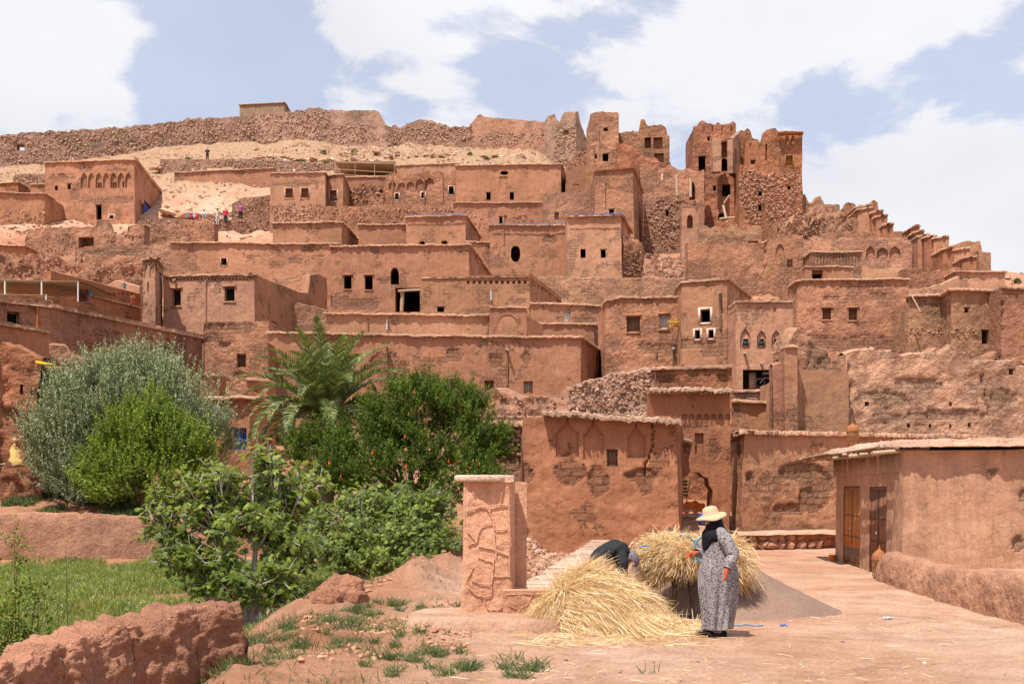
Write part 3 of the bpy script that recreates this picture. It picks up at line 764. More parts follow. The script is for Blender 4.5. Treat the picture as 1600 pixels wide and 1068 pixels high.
def opening(mb, fr, q, kind, kw, root, parts, tint):
    s0, s1, z0, z1 = q; mp_ = fr.map()
    d = kw.get('d', .38)
    if kind in SHAPES:
        shaped(mb, fr, q, kind, kw.get('d', .14)); 
        if kw.get('win'):
            pass
        return
    if kind.startswith('open_'):
        shaped(mb, fr, q, kind[5:], d, back=False); return
    if kind == 'niche':
        reveal(mb, fr, q, kw.get('d', .12), back=True); return
    if kind == 'hole':
        reveal(mb, fr, q, d)
        if 'sur' not in kw and 'hood' not in kw and rng.uniform() < .7 and s1 - s0 < 1.6:
            lm = MB(); e = .09; lm.box((s0 - e, -.08, z1 + .004), (s1 + e, .028, z1 + .075), mp_); lm.build('lintel', WOOD, root)
    elif kind == 'through':
        reveal(mb, fr, q, kw['d']); return
    elif kind in ('win', 'wood', 'white', 'glass'):
        reveal(mb, fr, q, d)
        wm = MB(); n = -d * kw.get('in', .55); w = kw.get('fw', .06)
        ring(wm, fr, s0 + .005, s1 - .005, z0 + .005, z1 - .005, w, n - .05, n)
        wf = wm.build('window', {'win': WOOD, 'wood': WOODO, 'white': WHITEP, 'glass': WOOD}[kind] if 'fm' not in kw else kw['fm'], root)
        lm = MB(); lattice(lm, fr, s0 + w, s1 - w, z0 + w, z1 - w, n - .008, kw.get('nx', 3), kw.get('nz', 4), kw.get('t', .02))
        lm.build('lattice', kw.get('lm', IRON), wf)
        if kind in ('glass',) or kw.get('pane'):
            pm = MB(); pm.box((s0 + w, n - .045, z0 + w), (s1 - w, n - .035, z1 - w), mp_); pm.build('pane', kw.get('pane') or GLASS, wf)
    elif kind in ('shut', 'door', 'bluedoor'):
        reveal(mb, fr, q, d)
        dm = MB(); n = -kw.get('set', d * .6); w = .06
        mt = kw.get('mat', {'shut': WOOD, 'door': WOOD, 'bluedoor': BLUE}[kind])
        ring(dm, fr, s0 + .005, s1 - .005, z0 + .005, z1 - .005, w, n - .06, n)
        df = dm.build('window' if kind == 'shut' else 'door', kw.get('fm', mt), root)
        k = kw.get('planks', 3); ww = (s1 - s0 - 2 * w) / k
        for j in range(k):
            pm = MB(); pm.box((s0 + w + j * ww + .006, n - .05, z0 + w), (s0 + w + (j + 1) * ww - .006, n - .02 - .006 * (j % 2), z1 - w), mp_)
            pm.build('plank', mt, df)
        if kw.get('studs'):
            sm = MB()
            for a in np.linspace(.2, .8, 4):
                for b in np.linspace(.1, .9, 7):
                    sm.box((s0 + (s1 - s0) * a - .03, n - .02, z0 + (z1 - z0) * b - .03), (s0 + (s1 - s0) * a + .03, n + .005, z0 + (z1 - z0) * b + .03), mp_)
            sm.build('stud', WHITEP, df)
    elif kind == 'ledge':
        lm = MB(); lm.box((s0, -.05, z0), (s1, kw.get('p', .1), z1), mp_); lm.build('ledge', COPE, root, tint=kw.get('tint', tuple(min(1, c * 1.1) for c in tint))); return
    elif kind == 'spout':
        P = fr.pt((s0 + s1) / 2, (z0 + z1) / 2, 0); o = kw.get('len', .5)
        a = fr.pt((s0 + s1) / 2, z1, -.15); b = fr.pt((s0 + s1) / 2 + kw.get('ds', 0), z1 - .08, o)
        sm = MB(); sm.tube([a, b], kw.get('r', .07), 8); sm.build('waterspout', kw.get('mat', WOODP), root); return
    elif kind == 'strip':   # vertical drainage channel
        sm = MB(); sm.tube([fr.pt((s0 + s1) / 2, z0, .05), fr.pt((s0 + s1) / 2, z1, .05)], (s1 - s0) / 2, 8); sm.build('drainpipe', kw.get('mat', WOOD), root, tint=tuple(c * .85 for c in tint)); return
    if 'sur' in kw:     # proud surround
        w = kw['sur']; sm = MB(); ring(sm, fr, s0 - w, s1 + w, z0 - w, z1 + w, w, -.03, kw.get('sp', .035))
        sm.build('surround', COPE, root, tint=kw.get('stint', (.72, .50, .38)))
    if 'hood' in kw:    # little projecting lintel with its own shadow
        w = kw['hood']; sm = MB(); sm.box((s0 - w, -.03, z1 + .02), (s1 + w, .09, z1 + .12), mp_); sm.build('lintel', COPE, root, tint=tuple(min(1, c * 1.08) for c in tint))
        sm = MB(); sm.box((s0 - w * .6, -.03, z0 - .1), (s1 + w * .6, .06, z0 - .02), mp_); sm.build('sill', COPE, root, tint=tuple(min(1, c * 1.08) for c in tint))
# ------------------------------------------------------------------ the village, from the gate up to the ridge
def B(name, label, cat, plan, top, pyb, **kw):
    Y0 = min(Y for _, Y in plan); x, y = XY(np.mean([p[0] for p in plan]), Y0)
    base = min(Zp(pyb, Y0), H1(x, Y0 - .5)) - .6
    if kw.pop('hang', False): base = Zp(pyb, Y0)
    return building(name, label, cat, plan, top, base, **kw)
HOUSE, WALL, RUIN, TOWER = 'house', 'wall', 'ruin', 'tower'
sp = lambda x, y, **k: ('spout', x - 2, y - 2, x + 2, y + 2, k)

# --- foreground row
near = dict(cell=.06, amp=.06, fine=.035)
B('decorated_house', 'red mud house with three tall stepped niches and straw eave beside the gate', HOUSE,
  [(816, 34.3), (1063, 33.6), (1070, 39)], [(800, 722), (849, 722), (850, 641), (960, 647), (1062, 655), (1090, 690)], 860, tint=M5,
  ops=[('step', 869, 653, 906, 713, dict(d=.10)), ('step', 913, 655, 946, 716, dict(d=.10)), ('step', 984, 661, 1013, 715, dict(d=.10)),
       ('win', 951, 701, 968, 728, dict(fw=.03, nx=7, nz=2, t=.03, d=.2, lm=WOOD))],
  patches=[(893, 741, 26, 20), (932, 752, 16, 20), (1000, 742, 26, 10), (1013, 757, 10, 14), (818, 742, 14, 17)],
  cracks=[([(1026, 652), (1024, 690), (1016, 722), (1012, 745)], .035)], cap=False, batter=.03, depth=5, **near)
# its eave of reeds, mud and straw
def eave(root, path, z0, z1, ov, th, inner, jit=.06, tint=(.48, .30, .20), stones_d=14, reed=True, L=None):
    p0 = path[0]; tot = np.linalg.norm(np.asarray(path[-1]) - p0)
    zf = lambda p: z0 + (z1 - z0) * np.linalg.norm(np.asarray(p) - p0) / tot
    coping(path, zf, ov=ov, th=th, inner=inner, jit=jit, step=.07, name='coping', parent=root, tint=tint, stones_d=stones_d)
    if reed:
        rm = MB(); n = int(tot / .06); a, b = np.asarray(path[0]), np.asarray(path[-1])
        d = (b - a) / tot; nn = np.array([d[1], -d[0]])
        for k in range(n):
            t = (k + rng.uniform(-.3, .3)) / n; c = a + (b - a) * t; z = zf(c) - .035 - rng.uniform(0, .03); o = ov + rng.uniform(-.02, .10)
            rm.tube([(*(c - nn * .2), z + .02), (*(c + nn * o + d * rng.uniform(-.03, .03)), z)], rng.uniform(.008, .02), 4)
        stuff(rm.build('reed_edge', REED, root))
r_ = bpy.data.objects['decorated_house']
eave(r_, [XY(848, 34.2), XY(1064, 33.6)], Zp(647, 34.2), Zp(661, 33.6), .28, .13, .6)

B('adobe_brick_house', 'low house of bare dark adobe bricks under a straw roof, behind the pomegranate', HOUSE, [(745, 41), (870, 41)], 664, 780,
  mat=MUDR, tint=(0.310, 0.172, 0.112), ov=.45, th=.14, cell=.12, jit=.07, capk=dict(stones_d=10, step=.08), depth=3)
r_ = bpy.data.objects['adobe_brick_house']; fr = Frame(XY(745, 41), XY(870, 41), 0, 0)
bm0 = MB(); bm0.box((0, 0, 0), (.30, .1, .135)); bsh = bm0.build('brick', plain('adobe_brick', (.33, .19, .125), nz=.25, sc=9, bump=.02), r_, origin=(0, 0, 0))
k = 0
for row in range(9):
    for c_ in range(9):
        s = c_ * .345 + (row % 2) * .17 + .05 + rng.uniform(-.02, .02); z = Zp(712, 41) + row * .165 + rng.uniform(-.012, .012)
        if s > 2.75: continue
        o = bsh if k == 0 else bsh.copy()
        if k: col.objects.link(o)
        P = fr.pt(s, z, .04 + rng.uniform(0, .035)); o.location = Vector(P) - r_.location; o.rotation_euler = (0, rng.uniform(-.05, .05), rng.uniform(-.08, .08)); o.scale = (rng.uniform(.8, 1.05), 1, rng.uniform(.85, 1.05)); o.parent = r_; k += 1

# gatehouse with the arched passage
B('gatehouse', 'red gatehouse with a broken arched passage, straw eave and a scalloped band', HOUSE, [(1016, 38.6), (1140, 38.6)], 611, 830, tint=M5,
  ops=[('open_ragged', 1058, 737, 1114, 832, dict(d=.9, thru=1))] + [('horseshoe', x, 646, x + 8.5, 655, dict(d=.08)) for x in np.arange(1066, 1136, 11.2)] +
      [('niche', 1086, 676, 1100, 708, dict(d=.15))],
  patches=[(1082, 666, 20, 14), (1073, 700, 7, 7), (1112, 700, 14, 16)], cell=.09, amp=.05, fine=.03, cap=False, depth=1.0, thick=.9,
  beams=[(1066, 686, 38.4, 1088, 694, 38.9, .07)])
r_ = bpy.data.objects['gatehouse']
eave(r_, [XY(1014, 38.6), XY(1143, 38.6)], Zp(613, 38.6), Zp(613, 38.6), .30, .11, .5)
B('passage_wall', 'broken rubble wall seen through the arch of the gatehouse', WALL, [(1040, 43.5), (1135, 44)], [(1030, 735), (1135, 700)], 800, mat=STONEM, tint=M1, thick=.5, cell=.15,
  amp=.12, stone=[(1040, 700, 1135, 800, 14, .3)], cap=False, fine=.08)

B('long_front_house', 'long low red house with patched plaster behind the two-door shed', HOUSE, [(1131, 44.5), (1157, 36.5), (1680, 42)], ('z', Zp(676, 36.5)), 860, tint=M1,
  patches=[(1252, 738, 34, 14), (1272, 780, 26, 18), (1240, 795, 28, 8), (1285, 752, 18, 22), (1170, 745, 8, 10)], ov=.18, th=.09, capk=dict(stones_d=14, step=.06), batter=.03, jit=.04, **near, depth=5)
r_ = bpy.data.objects['long_front_house']
# stone bench at its foot
fr = Frame(XY(1152, 36.0), XY(1304, 37.0), 0, 0); st = None
for k in range(16):
    v = MB(); stones(v, np.array([[0, 0, 0.]]), .2, .9); o = v.build('stone', ROCK, r_, smooth=False, origin=(0, 0, 0))
    s = .12 + (k % 9) * .345; P = fr.pt(s + rng.uniform(-.05, .05), .14 + (.0 if k < 9 else .26), .10); o.location = Vector(P) - r_.location; o.rotation_euler = (0, rng.uniform(-.3, .3), rng.uniform(-.5, .5)); o.scale = (1.0, .8, .85)
bm1 = MB(); Gs = np.linspace(-.1, fr.L + .2, 60); rows = []
for n_, z_ in ((.32, .3), (.34, .52), (.26, .50), (.18, .58), (-.4, .60)):
    P = fr.pt(Gs, z_, n_); P += warp(P, .06); P[:, 2] += .04 * fbm(P * 2, 2, 4); rows.append(P)
rows[2][:, 2] -= .02; bm1.grid(np.array([rows[2], rows[3], rows[4]])); bm1.build('bench_top', COPE, r_, tint=(0.516, 0.301, 0.206))
bm1 = MB(); P0 = fr.pt(Gs, -.2, .06); P1 = fr.pt(Gs, .56, .06); bm1.grid(np.array([P0, P1])); bm1.build('bench_face', MUDR, r_, tint=M5)

# two-door shed on the right
xs, Yr, Yf = 8.1, 23.6, 30.7
shed, sf, sz = B('two_door_shed', 'low cracked-mud shed with two narrow wooden doors under a sagging straw roof', HOUSE, [(1305, Yf), (1410, Yr), (1660, 23.2)], ('z', 2.72), 905, mat=MUDC, tint=(.43, .238, .145),
  ops=[('niche', 1316.5, 759, 1342.5, 884, dict(d=.07)), ('niche', 1357, 760, 1384, 899, dict(d=.07))],
  patches=[(1600, 775, 8, 8), (1592, 850, 14, 14), (1550, 736, 8, 4)], cap=False, cell=.06, amp=.035, fine=.015, batter=.01)
def shed_door(x0, x1, y0, y1, m, lower):
    fr = sf[0]; s0, Ya = fr.hit(x0); s1, Yb = fr.hit(x1); Yc = (Ya + Yb) / 2; z0, z1 = max(Zp(y1, Yc), .03), Zp(y0, Yc)
    n = -.05 - fr.b * 0
    dm = MB(); ring(dm, fr, s0 + .02, s1 - .02, z0, z1 - .02, .04, n - .01, n + .045); df = dm.build('door', WOODB, shed)
    k = 4; w = (s1 - s0 - .12) / k
    for j in range(k):
        pm = MB(); pm.box((s0 + .06 + j * w + .004, n - .01, z0 + .42), (s0 + .06 + (j + 1) * w - .004, n + .03, z1 - .06), fr.map()); pm.build('plank', m, df)
        pm = MB(); pm.box((s0 + .06 + j * w + .004, n - .01, z0 + .02), (s0 + .06 + (j + 1) * w - .004, n + .028, z0 + .415), fr.map()); pm.build('plank', lower, df)
    hm = MB()
    for zz in (z0 + (z1 - z0) * .35, z0 + (z1 - z0) * .62): hm.box((s0 + .05, n + .028, zz), (s1 - .05, n + .036, zz + .018), fr.map())
    sm = (s0 + s1) / 2; hm.box((sm - .009, n + .028, z0 + .5), (sm + .009, n + .04, z1 - .1), fr.map()); hm.build('strap', IRON, df)
    hm = MB(); P = fr.pt(sm, z0 + (z1 - z0) * .46, n + .08); hm.tube([P + np.array([0, 0, .03]), P + np.array([0, 0, -.03])], .02, 8); hm.build('padlock', GALV, df)
shed_door(1316.5, 1342.5, 759, 884, WOODO, WOOD); shed_door(1357, 1384, 760, 899, WOODB, WOOD)
# shed roof: poles, boards, ragged mud layer
def shed_roof():
    A = XY(1305, Yf); Bc = XY(1410, Yr); C = XY(1660, 23.2)
    d1 = (Bc - A) / np.linalg.norm(Bc - A); nL = np.array([d1[1], -d1[0]])      # outwards over the doors
    ov = .95
    for t in np.linspace(0.02, .97, 9):                       # poles carrying the overhang
        c = A + (Bc - A) * t; q = MB(); o = ov * (1 - .45 * t) + rng.uniform(-.1, .08)
        q.tube([(*(c - nL * .6), 2.76), (*(c + nL * o), 2.70 + rng.uniform(-.05, .03))], rng.uniform(.03, .05), 7, jit=.15); q.build('pole', WOODP, shed)
    for j in range(5):
        q = MB(); o = .15 + j * .17
        a = A + nL * o * 1.0 - d1 * .35; b = Bc + nL * o * .5 - d1 * rng.uniform(.2, 1.5)
        q.tube([(*a, 2.70 + rng.uniform(0, .03)), (*((a + b) / 2), 2.76), (*b, 2.79)], rng.uniform(.02, .04), 6, jit=.2); q.build('pole', WOOD, shed)
    # mud layer as a lumpy slab
    n, m = 150, 40
    U, V = np.meshgrid(np.linspace(0, 1, n), np.linspace(0, 1, m))
    far = [A + nL * (ov - .05), Bc + nL * .32 + np.array([0, -.14])]
    def slab(Pa, Pb, Pc, Pd, lift, seed, thk=.17):
        P = Pa * ((1 - U) * (1 - V))[..., None] + Pb * (U * (1 - V))[..., None] + Pc * (U * V)[..., None] + Pd * ((1 - U) * V)[..., None]
        q = np.concatenate([P, 0 * P[..., :1]], -1).reshape(-1, 3)
        e = np.minimum(np.minimum(U, 1 - U) * n / 8, np.minimum(V, 1 - V) * m / 3.2).clip(0, 1); 
        wob = (.09 * fbm(q * 1.5, 2, seed) + .05 * fbm(q * 6, 3, seed + 1)).reshape(U.shape)
        top = 2.80 + lift + thk * np.sqrt(e) + .05 * fbm(q * 1.3, 3, seed + 3).reshape(U.shape) + .03 * fbm(q * 7, 3, seed + 5).reshape(U.shape)
        P2 = P.copy(); ed = (1 - e)[..., None]
        P2 = P2 + ed * wob[..., None]
        T = np.concatenate([P2, top[..., None]], -1); Bt = np.concatenate([P2, 0 * top[..., None] + 2.79 + lift - .0], -1)
        mb = MB(); mb.grid(T); mb.grid(Bt[::-1]); 
        for a, b in ((T[0], Bt[0]), (T[-1][::-1], Bt[-1][::-1]), (T[:, 0][::-1], Bt[:, 0][::-1]), (T[:, -1], Bt[:, -1])): mb.grid(np.stack([b, a], 0))
        k = 700; ii = rng.integers(0, m, k); jj = rng.integers(0, n, k); C_ = T[ii, jj]; stones(mb, C_, rng.uniform(.012, .035, k), .6)
        return mb
    fl = A + nL * (ov - .05) - d1 * .5; fr_ = Bc + nL * .28 + np.array([0.05, -.20]); 
    bl = A + np.array([2.5, 2.5]); 
    slab(fl * .3 + (A + nL * .25) * .7, Bc + nL * .12, Bc + np.array([3, 4.5]), A + np.array([2.6, .2]), -.02, 3, .2).build('mud_layer', COPE, shed, tint=(0.533, 0.344, 0.241))
    slab(Bc + np.array([-.12, -.2]), C + np.array([0, -.2]), C + np.array([0, 5.5]), Bc + np.array([.4, 5.5]), .0, 13, .17).build('mud_layer', COPE, shed, tint=(0.516, 0.301, 0.202))
    # thin board canopy past the corner
    q = MB(); a0, a1 = A + nL * (ov + .12) - d1 * .55, A + nL * .5 + d1 * 2.6; w = nL * .55
    for j in range(7):
        t0 = j / 7
        p = A - nL * .05 + nL * (ov) * t0 - d1 * (.45 + .1 * rng.uniform()); e = p + d1 * rng.uniform(3.2, 5.0)
        P = np.array([(*p, 2.76), (*e, 2.80), (*(e + nL * .13), 2.79), (*(p + nL * .15), 2.74)]); P2 = P.copy(); P2[:, 2] -= .025
        qb = MB(); qb.add(np.concatenate([P, P2]), [(0, 1, 2, 3)[::-1], (4, 5, 6, 7), (0, 1, 5, 4), (1, 2, 6, 5), (2, 3, 7, 6), (3, 0, 4, 7)]); qb.build('board', WOODP, shed)
shed_roof()

# --- second row
B('smooth_walled_house', 'tall smooth pinkish wall with a sagging rounded top above the long front house', HOUSE, [(1226, 47), (1326, 47.6)], [(1220, 566), (1240, 568), (1258, 577), (1290, 578), (1310, 572), (1330, 560)], 690, tint=M2, cell=.12, fine=.015, depth=4)
B('pilaster', 'narrow mud pillar capped by a flat stone beside the smooth pink wall', 'pillar', [(1227, 46.4), (1247, 46.4)], 542, 690, tint=M1, cell=.12, depth=1.2, ov=.1)
B('thin_wall_end', 'thin vertical wall end at the left of the smooth pink wall', 'wall', [(1208, 46.8), (1226, 46.8)], [(1208, 572), (1226, 570)], 690, tint=M1, cell=.12, thick=.6, rough=.08, cap=False)
B('eroded_wall', 'huge eroded mud wall with putlog holes and deep vertical cracks at the right edge', WALL, [(1322, 48.6), (1700, 50)],
  [(1318, 562), (1335, 551), (1400, 550), (1440, 554), (1470, 549), (1488, 540), (1505, 552), (1528, 570), (1545, 560), (1575, 566), (1700, 566)], 700, mat=MUDR, tint=(0.464, 0.258, 0.168), thick=.8, cell=.11, amp=.10, fine=.07, rough=.30, cap=False,
  ops=[('hole', 1578, 576, 1585, 585, dict(seg=0)), ('niche', 1352, 627, 1359, 634, dict(d=.4)), ('niche', 1418, 661, 1423, 668, dict(d=.4)), ('niche', 1452, 662, 1456, 668, dict(d=.4)), ('niche', 1484, 662, 1488, 669, dict(d=.4)), ('niche', 1513, 660, 1518, 667, dict(d=.4)), ('niche', 1484, 628, 1489, 634, dict(d=.3))],
  cracks=[([(1326, 572), (1329, 620), (1327, 650)], .08), ([(1538, 586), (1540, 620), (1545, 645)], .07)], patches=[(1380, 625, 40, 14), (1440, 600, 40, 10), (1395, 652, 30, 10), (1570, 622, 20, 14), (1480, 648, 60, 9)])
B('rubble_mound_wall', 'crumbled terrace wall with stones above the eroded wall', RUIN, [(1300, 53), (1620, 54)], [(1296, 560), (1330, 550), (1400, 548), (1450, 552), (1478, 543), (1500, 556), (1530, 562), (1560, 548), (1620, 560)], 600,
  mat=MUDR, tint=M1, thick=1.6, cell=.14, amp=.25, fine=.16, rough=.35, cap=False, stone=[(1330, 548, 1560, 590, 5, .2)])
B('leaning_mud_stump', 'leaning eroded stump of mud wall left of the latticed-window house', RUIN, [(1234, 52), (1300, 53)], [(1232, 575), (1238, 530), (1250, 512), (1266, 520), (1282, 540), (1296, 556), (1302, 566)], 600, mat=MUDR, tint=M2, thick=1.2, cell=.12, amp=.2, fine=.12, rough=.25, cap=False)
B('arched_window_house', 'smooth pink house with three small arched windows and an open stall below', HOUSE, [(1150, 57), (1239, 57)], 471, 640, tint=M2,
  ops=[('arch', 1157, 512, 1173, 545, dict(d=.12)), ('arch', 1183, 515, 1198, 545, dict(d=.12)), ('arch', 1206, 515, 1221, 545, dict(d=.12)), ('hole', 1161, 577, 1213, 608, dict(d=.3)), ('niche', 1209, 480, 1214, 489, dict(d=.06)), sp(1164, 553), sp(1190, 569)],
  ov=.12, cell=.12, depth=3.5, fine=.015)
r_ = bpy.data.objects['arched_window_house']; fr = Frame(XY(1150, 57), XY(1239, 57), 0, .015)
for x0 in (1161, 1186, 1209):
    q = MB(); s, _ = fr.hit(x0); fr.zb = r_.location.z
    ring(q, fr, s, s + .32, Zp(541, 57), Zp(528, 57), .04, -.12, -.05); w_ = q.build('window', WOOD, r_); q = MB(); q.box((s + .04, -.115, Zp(541, 57) + .04), (s + .28, -.10, Zp(528, 57) - .04), fr.map()); q.build('pane', GLASS, w_)
q = MB(); q.box((.75, -.5, Zp(608, 57)), (1.1, -.4, Zp(580, 57)), fr.map()); q.build('door', WOODP, r_)
B('low_terrace_wall', 'low mud terrace wall with pale coping under the open stall', WALL, [(1143, 50), (1216, 50.5)], 628, 690, tint=M1, thick=.8, cell=.12, ov=.14, capk=dict(stones_d=8))
B('upper_terrace_wall', 'second low parapet just beneath the open stall of the arched-window house', WALL, [(1146, 54), (1212, 54)], 612, 640, mat=MUDR, tint=M3, thick=.8, cell=.12, ov=.12)
B('white_framed_window_house', 'tall mud house with one large and two small white-framed windows', HOUSE, [(1064, 60), (1139, 59), (1176, 65)], 441, 600, tint=M1,
  ops=[('hole', 1095, 483, 1111, 503, dict(sur=.12)), ('hole', 1086, 515.5, 1094.5, 529, dict(sur=.1)), ('hole', 1108, 515, 1116.5, 528, dict(sur=.1)), ('strip', 1126, 460, 1130, 514), sp(1128, 458)],
  cracks=[([(1142, 470), (1136, 500), (1140, 512)], .06)], patches=[(1140, 495, 8, 20), (1080, 535, 40, 8), (1120, 548, 20, 10)], cell=.12, depth=5, fine=.03)
B('shuttered_house', 'mud house with a doorway and a white shuttered window over a rough lower wall', HOUSE, [(945, 63), (968, 62), (1062, 61.5)], 470, 600, tint=M1,
  ops=[('shut', 978, 494, 999, 518, dict(hood=.08)), ('shut', 1030, 491, 1044, 513, dict(mat=WHITEP, hood=.1)), sp(1052, 545, mat=GALV), ('strip', 1050, 547, 1053, 572), ('strip', 1024, 548, 1027, 557), ('strip', 1062, 552, 1064, 568)],
  patches=[(965, 540, 14, 7), (1010, 540, 14, 8), (1040, 545, 30, 7)], mat=MUDR, cell=.12, depth=5, fine=.03)
B('ragged_stone_wall', 'stepped dry-stone wall sloping up to the plain red house', WALL, [(888, 45), (1024, 44)], [(888, 606), (916, 596), (950, 585), (985, 578), (1024, 576)], 640, mat=STONEM, tint=(0.430, 0.258, 0.172), thick=.7, cell=.14, amp=.1, fine=.07, rough=.16,
  stone=[(888, 570, 1024, 640, 22, .22)], cap=False)
B('plain_red_house', 'plain roofless-looking red mud house behind the gatehouse eave', HOUSE, [(1024, 43.6), (1143, 43.2)], 576, 640, mat=MUDR, tint=M5, cell=.12, depth=4, ov=.14, patches=[(1040, 592, 20, 14), (1130, 590, 8, 10)])
B('eroded_garden_ruin', 'lumpy eroded mud ruin on the slope behind the decorated house', RUIN, [(735, 50), (1030, 46.5)], [(735, 612), (770, 610), (800, 618), (840, 620), (880, 610), (930, 606), (960, 612), (1000, 606), (1030, 600)], 680, mat=MUDR, tint=M2, thick=2.5, cell=.14, amp=.3, fine=.2, rough=.4, cap=False,
  stone=[(740, 612, 1030, 660, 3, .18)])

# --- long house in the middle
B('long_middle_house', 'longest smooth mud house, small barred windows and fallen plaster, behind the palm', HOUSE, [(418, 59), (909, 61), (946, 68.5)], 520, 660, tint=M1,
  ops=[('wood', 705, 591, 720, 610, dict(nx=6, nz=6, t=.03)), ('wood', 757.5, 593.5, 772.5, 611.5, dict(nx=3, nz=2, pane=WOOD)), ('wood', 819, 595, 833.5, 614.5, dict(nx=4, nz=5, pane=WHITEP)), ('win', 463, 575, 477, 598, dict(nx=4, nz=5, pane=WOOD)), ('win', 640, 583, 655, 600, dict(nx=4, nz=4)),
       sp(498, 534), sp(604, 541), sp(793, 547), ('strip', 792, 550, 795, 603), ('strip', 604, 545, 606, 585), ('niche', 933, 555, 937, 577, dict(seg=1, d=.08)), ('niche', 919, 570, 922, 590, dict(seg=1, d=.08))],
  patches=[(710, 553, 12, 9), (776, 562, 12, 10), (824, 557, 8, 11), (620, 590, 22, 28), (600, 570, 28, 22), (440, 575, 16, 22), (478, 568, 22, 14)],
  cracks=[([(500, 545), (520, 533), (534, 521)], .05)], ov=.17, th=.08, cell=.11, depth=9, fine=.015)
B('gable_end_room', 'small rooftop room with two metal spouts at the right end of the long house', HOUSE, [(829, 69), (930, 69.5), (948, 74)], 505, 560, tint=M1, ops=[sp(938, 512, seg=1, len=1.2, mat=GALV), sp(932, 520, seg=1, len=1.0, mat=GALV)], cell=.2, depth=4)
B('scalloped_parapet', 'smooth rendered rooftop wall above the long middle house', HOUSE, [(509, 66), (762, 66.8)], 490, 560, tint=M2, ops=[sp(605, 501, len=.25), ('strip', 574, 497, 576, 516), ('strip', 603, 501, 606, 515, dict(mat=GALV))], cell=.2, depth=2.5, fine=.01, ov=.2)
B('arched_gateway_wall', 'square rooftop wall pierced by a round arch', WALL, [(765, 66), (823, 66)], 480, 560, tint=M1, ops=[('open_rarch', 778, 491, 808, 524, dict(d=.5, thru=1))], thick=.5, cell=.15, ov=.1)
B('brick_sloped_wall', 'short sloping rooftop wall right of the round arch', WALL, [(823, 66.2), (850, 68)], [(822, 492), (850, 507)], 560, tint=M1, thick=.4, cell=.15, cap=False)

# --- left side
B('terrace_cafe_house', 'big left-hand house with stamped arches, a hooded window and long dark side wall', HOUSE, [(-60, 47.5), (80, 50), (319, 60.5)], 464, 600, tint=M1, mat=MUDR,
  ops=[('win', 13, 487, 33, 510, dict(nx=3, nz=4, hood=.1, seg=0)), ('strip', 58.5, 480, 61.5, 517, dict(mat=WOODO, seg=0))] + [('arch', x, 468, x + 8, 478, dict(d=.05, seg=0)) for x in (4, 17, 30, 43, 56)] + [('niche', x, y, x + 2.2, y + 2.4, dict(d=.15, seg=1)) for x, y in ((98, 498), (125, 505), (131, 518), (150, 492), (152, 511), (173, 512), (176, 530), (193, 520), (215, 508), (222, 534), (236, 520), (247, 543), (262, 528), (268, 549), (290, 540), (118, 543), (160, 548), (206, 552), (196, 498), (252, 512))],
  patches=[(48, 483, 10, 5, 0), (180, 520, 12, 5, 1), (260, 545, 18, 5, 1)], cell=.12, depth=1.0, ov=.12, hidden_left=False, fine=.035, th=.09)
B('low_front_annex', 'low annex wall with tiled-looking coping under the left house window', WALL, [(-60, 41.5), (79, 45.5)], ('z', Zp(519, 45.5)), 600, tint=M5, thick=.5, cell=.12, ov=.1)
B('eroded_left_ruin', 'eroded roofless mud house with a slit window at the left edge', RUIN, [(-80, 42.6), (62, 43)], [(-80, 530), (15, 536), (40, 545), (60, 560)], 700, mat=MUDR, tint=M5, thick=1.4, cell=.11, amp=.2, fine=.14, rough=.2, cap=False, ops=[('hole', 30, 600, 35, 616)])
B('eroded_back_ruin', 'broken mud wall with a curved dip behind the yellow plank', RUIN, [(0, 45.5), (152, 46.5)], [(0, 536), (58, 540), (66, 547), (75, 539), (100, 543), (108, 555), (125, 562), (152, 568)], 640, mat=MUDR, tint=M1, thick=.8, cell=.11, amp=.12, fine=.08, rough=.14, cap=False)
B('sunken_doorway', 'small doorway block with straw lintel under a yellow plank', HOUSE, [(57, 43.6), (118, 44)], 577, 680, mat=MUDR, tint=M5, ops=[('shut', 62, 578, 80, 604, dict(d=.3, planks=4))], cell=.11, depth=1.5, ov=.25, th=.12, capk=dict(stones_d=12))
q = MB(); P0, P1 = W(57, 566, 43), W(86, 571, 43.1)
q.box((0, -.1, -.06), (1, .1, .06), lambda V: P0 + (P1 - P0) * V[:, :1] + V * np.array([0, 1, 1])); o = q.build('plank', plain('yellow_paint', (.62, .42, .03)), origin=P0); tag(o, 'broken yellow plank lying on the sunken doorway roof', 'plank')

B('small_window_house', 'small mud house with one wood-framed window behind the olive tree', HOUSE, [(318, 57.6), (335, 57), (419, 57.5)], 535, 660, tint=M1, mat=MUDR,
  ops=[('wood', 369, 552, 384, 574, dict(nx=4, nz=5, pane=WOOD))], patches=[(352, 538, 8, 4), (375, 585, 10, 6)], cap=False, cell=.12, depth=4, fine=.02)
B('rough_footing_wall', 'rough crumbling plaster wall under the house with two barred windows', WALL, [(317, 60.5), (420, 60)], 503, 600, mat=MUDR, tint=M1, thick=1.5, cell=.12, amp=.08, fine=.06, cap=False, patches=[(360, 510, 50, 8), (330, 540, 14, 30)])
B('mud_block', 'small square mud block with stones on top beside the small-window house', WALL, [(313, 52), (343, 52.4)], 585, 640, tint=M5, cell=.1, depth=1.2, ov=.08)
B('blue_door_house', 'low red house under an eave with a bright blue door', HOUSE, [(330, 50), (392, 50), (430, 54)], 622, 700, tint=M5,
  ops=[('hole', 341, 637, 352, 645, dict()), ('bluedoor', 365, 668, 386, 702, dict(d=.3, planks=4)), ('hole', 352, 668, 364, 702, dict(d=.3))], ov=.35, th=.1, cell=.12, depth=3, jit=.05)
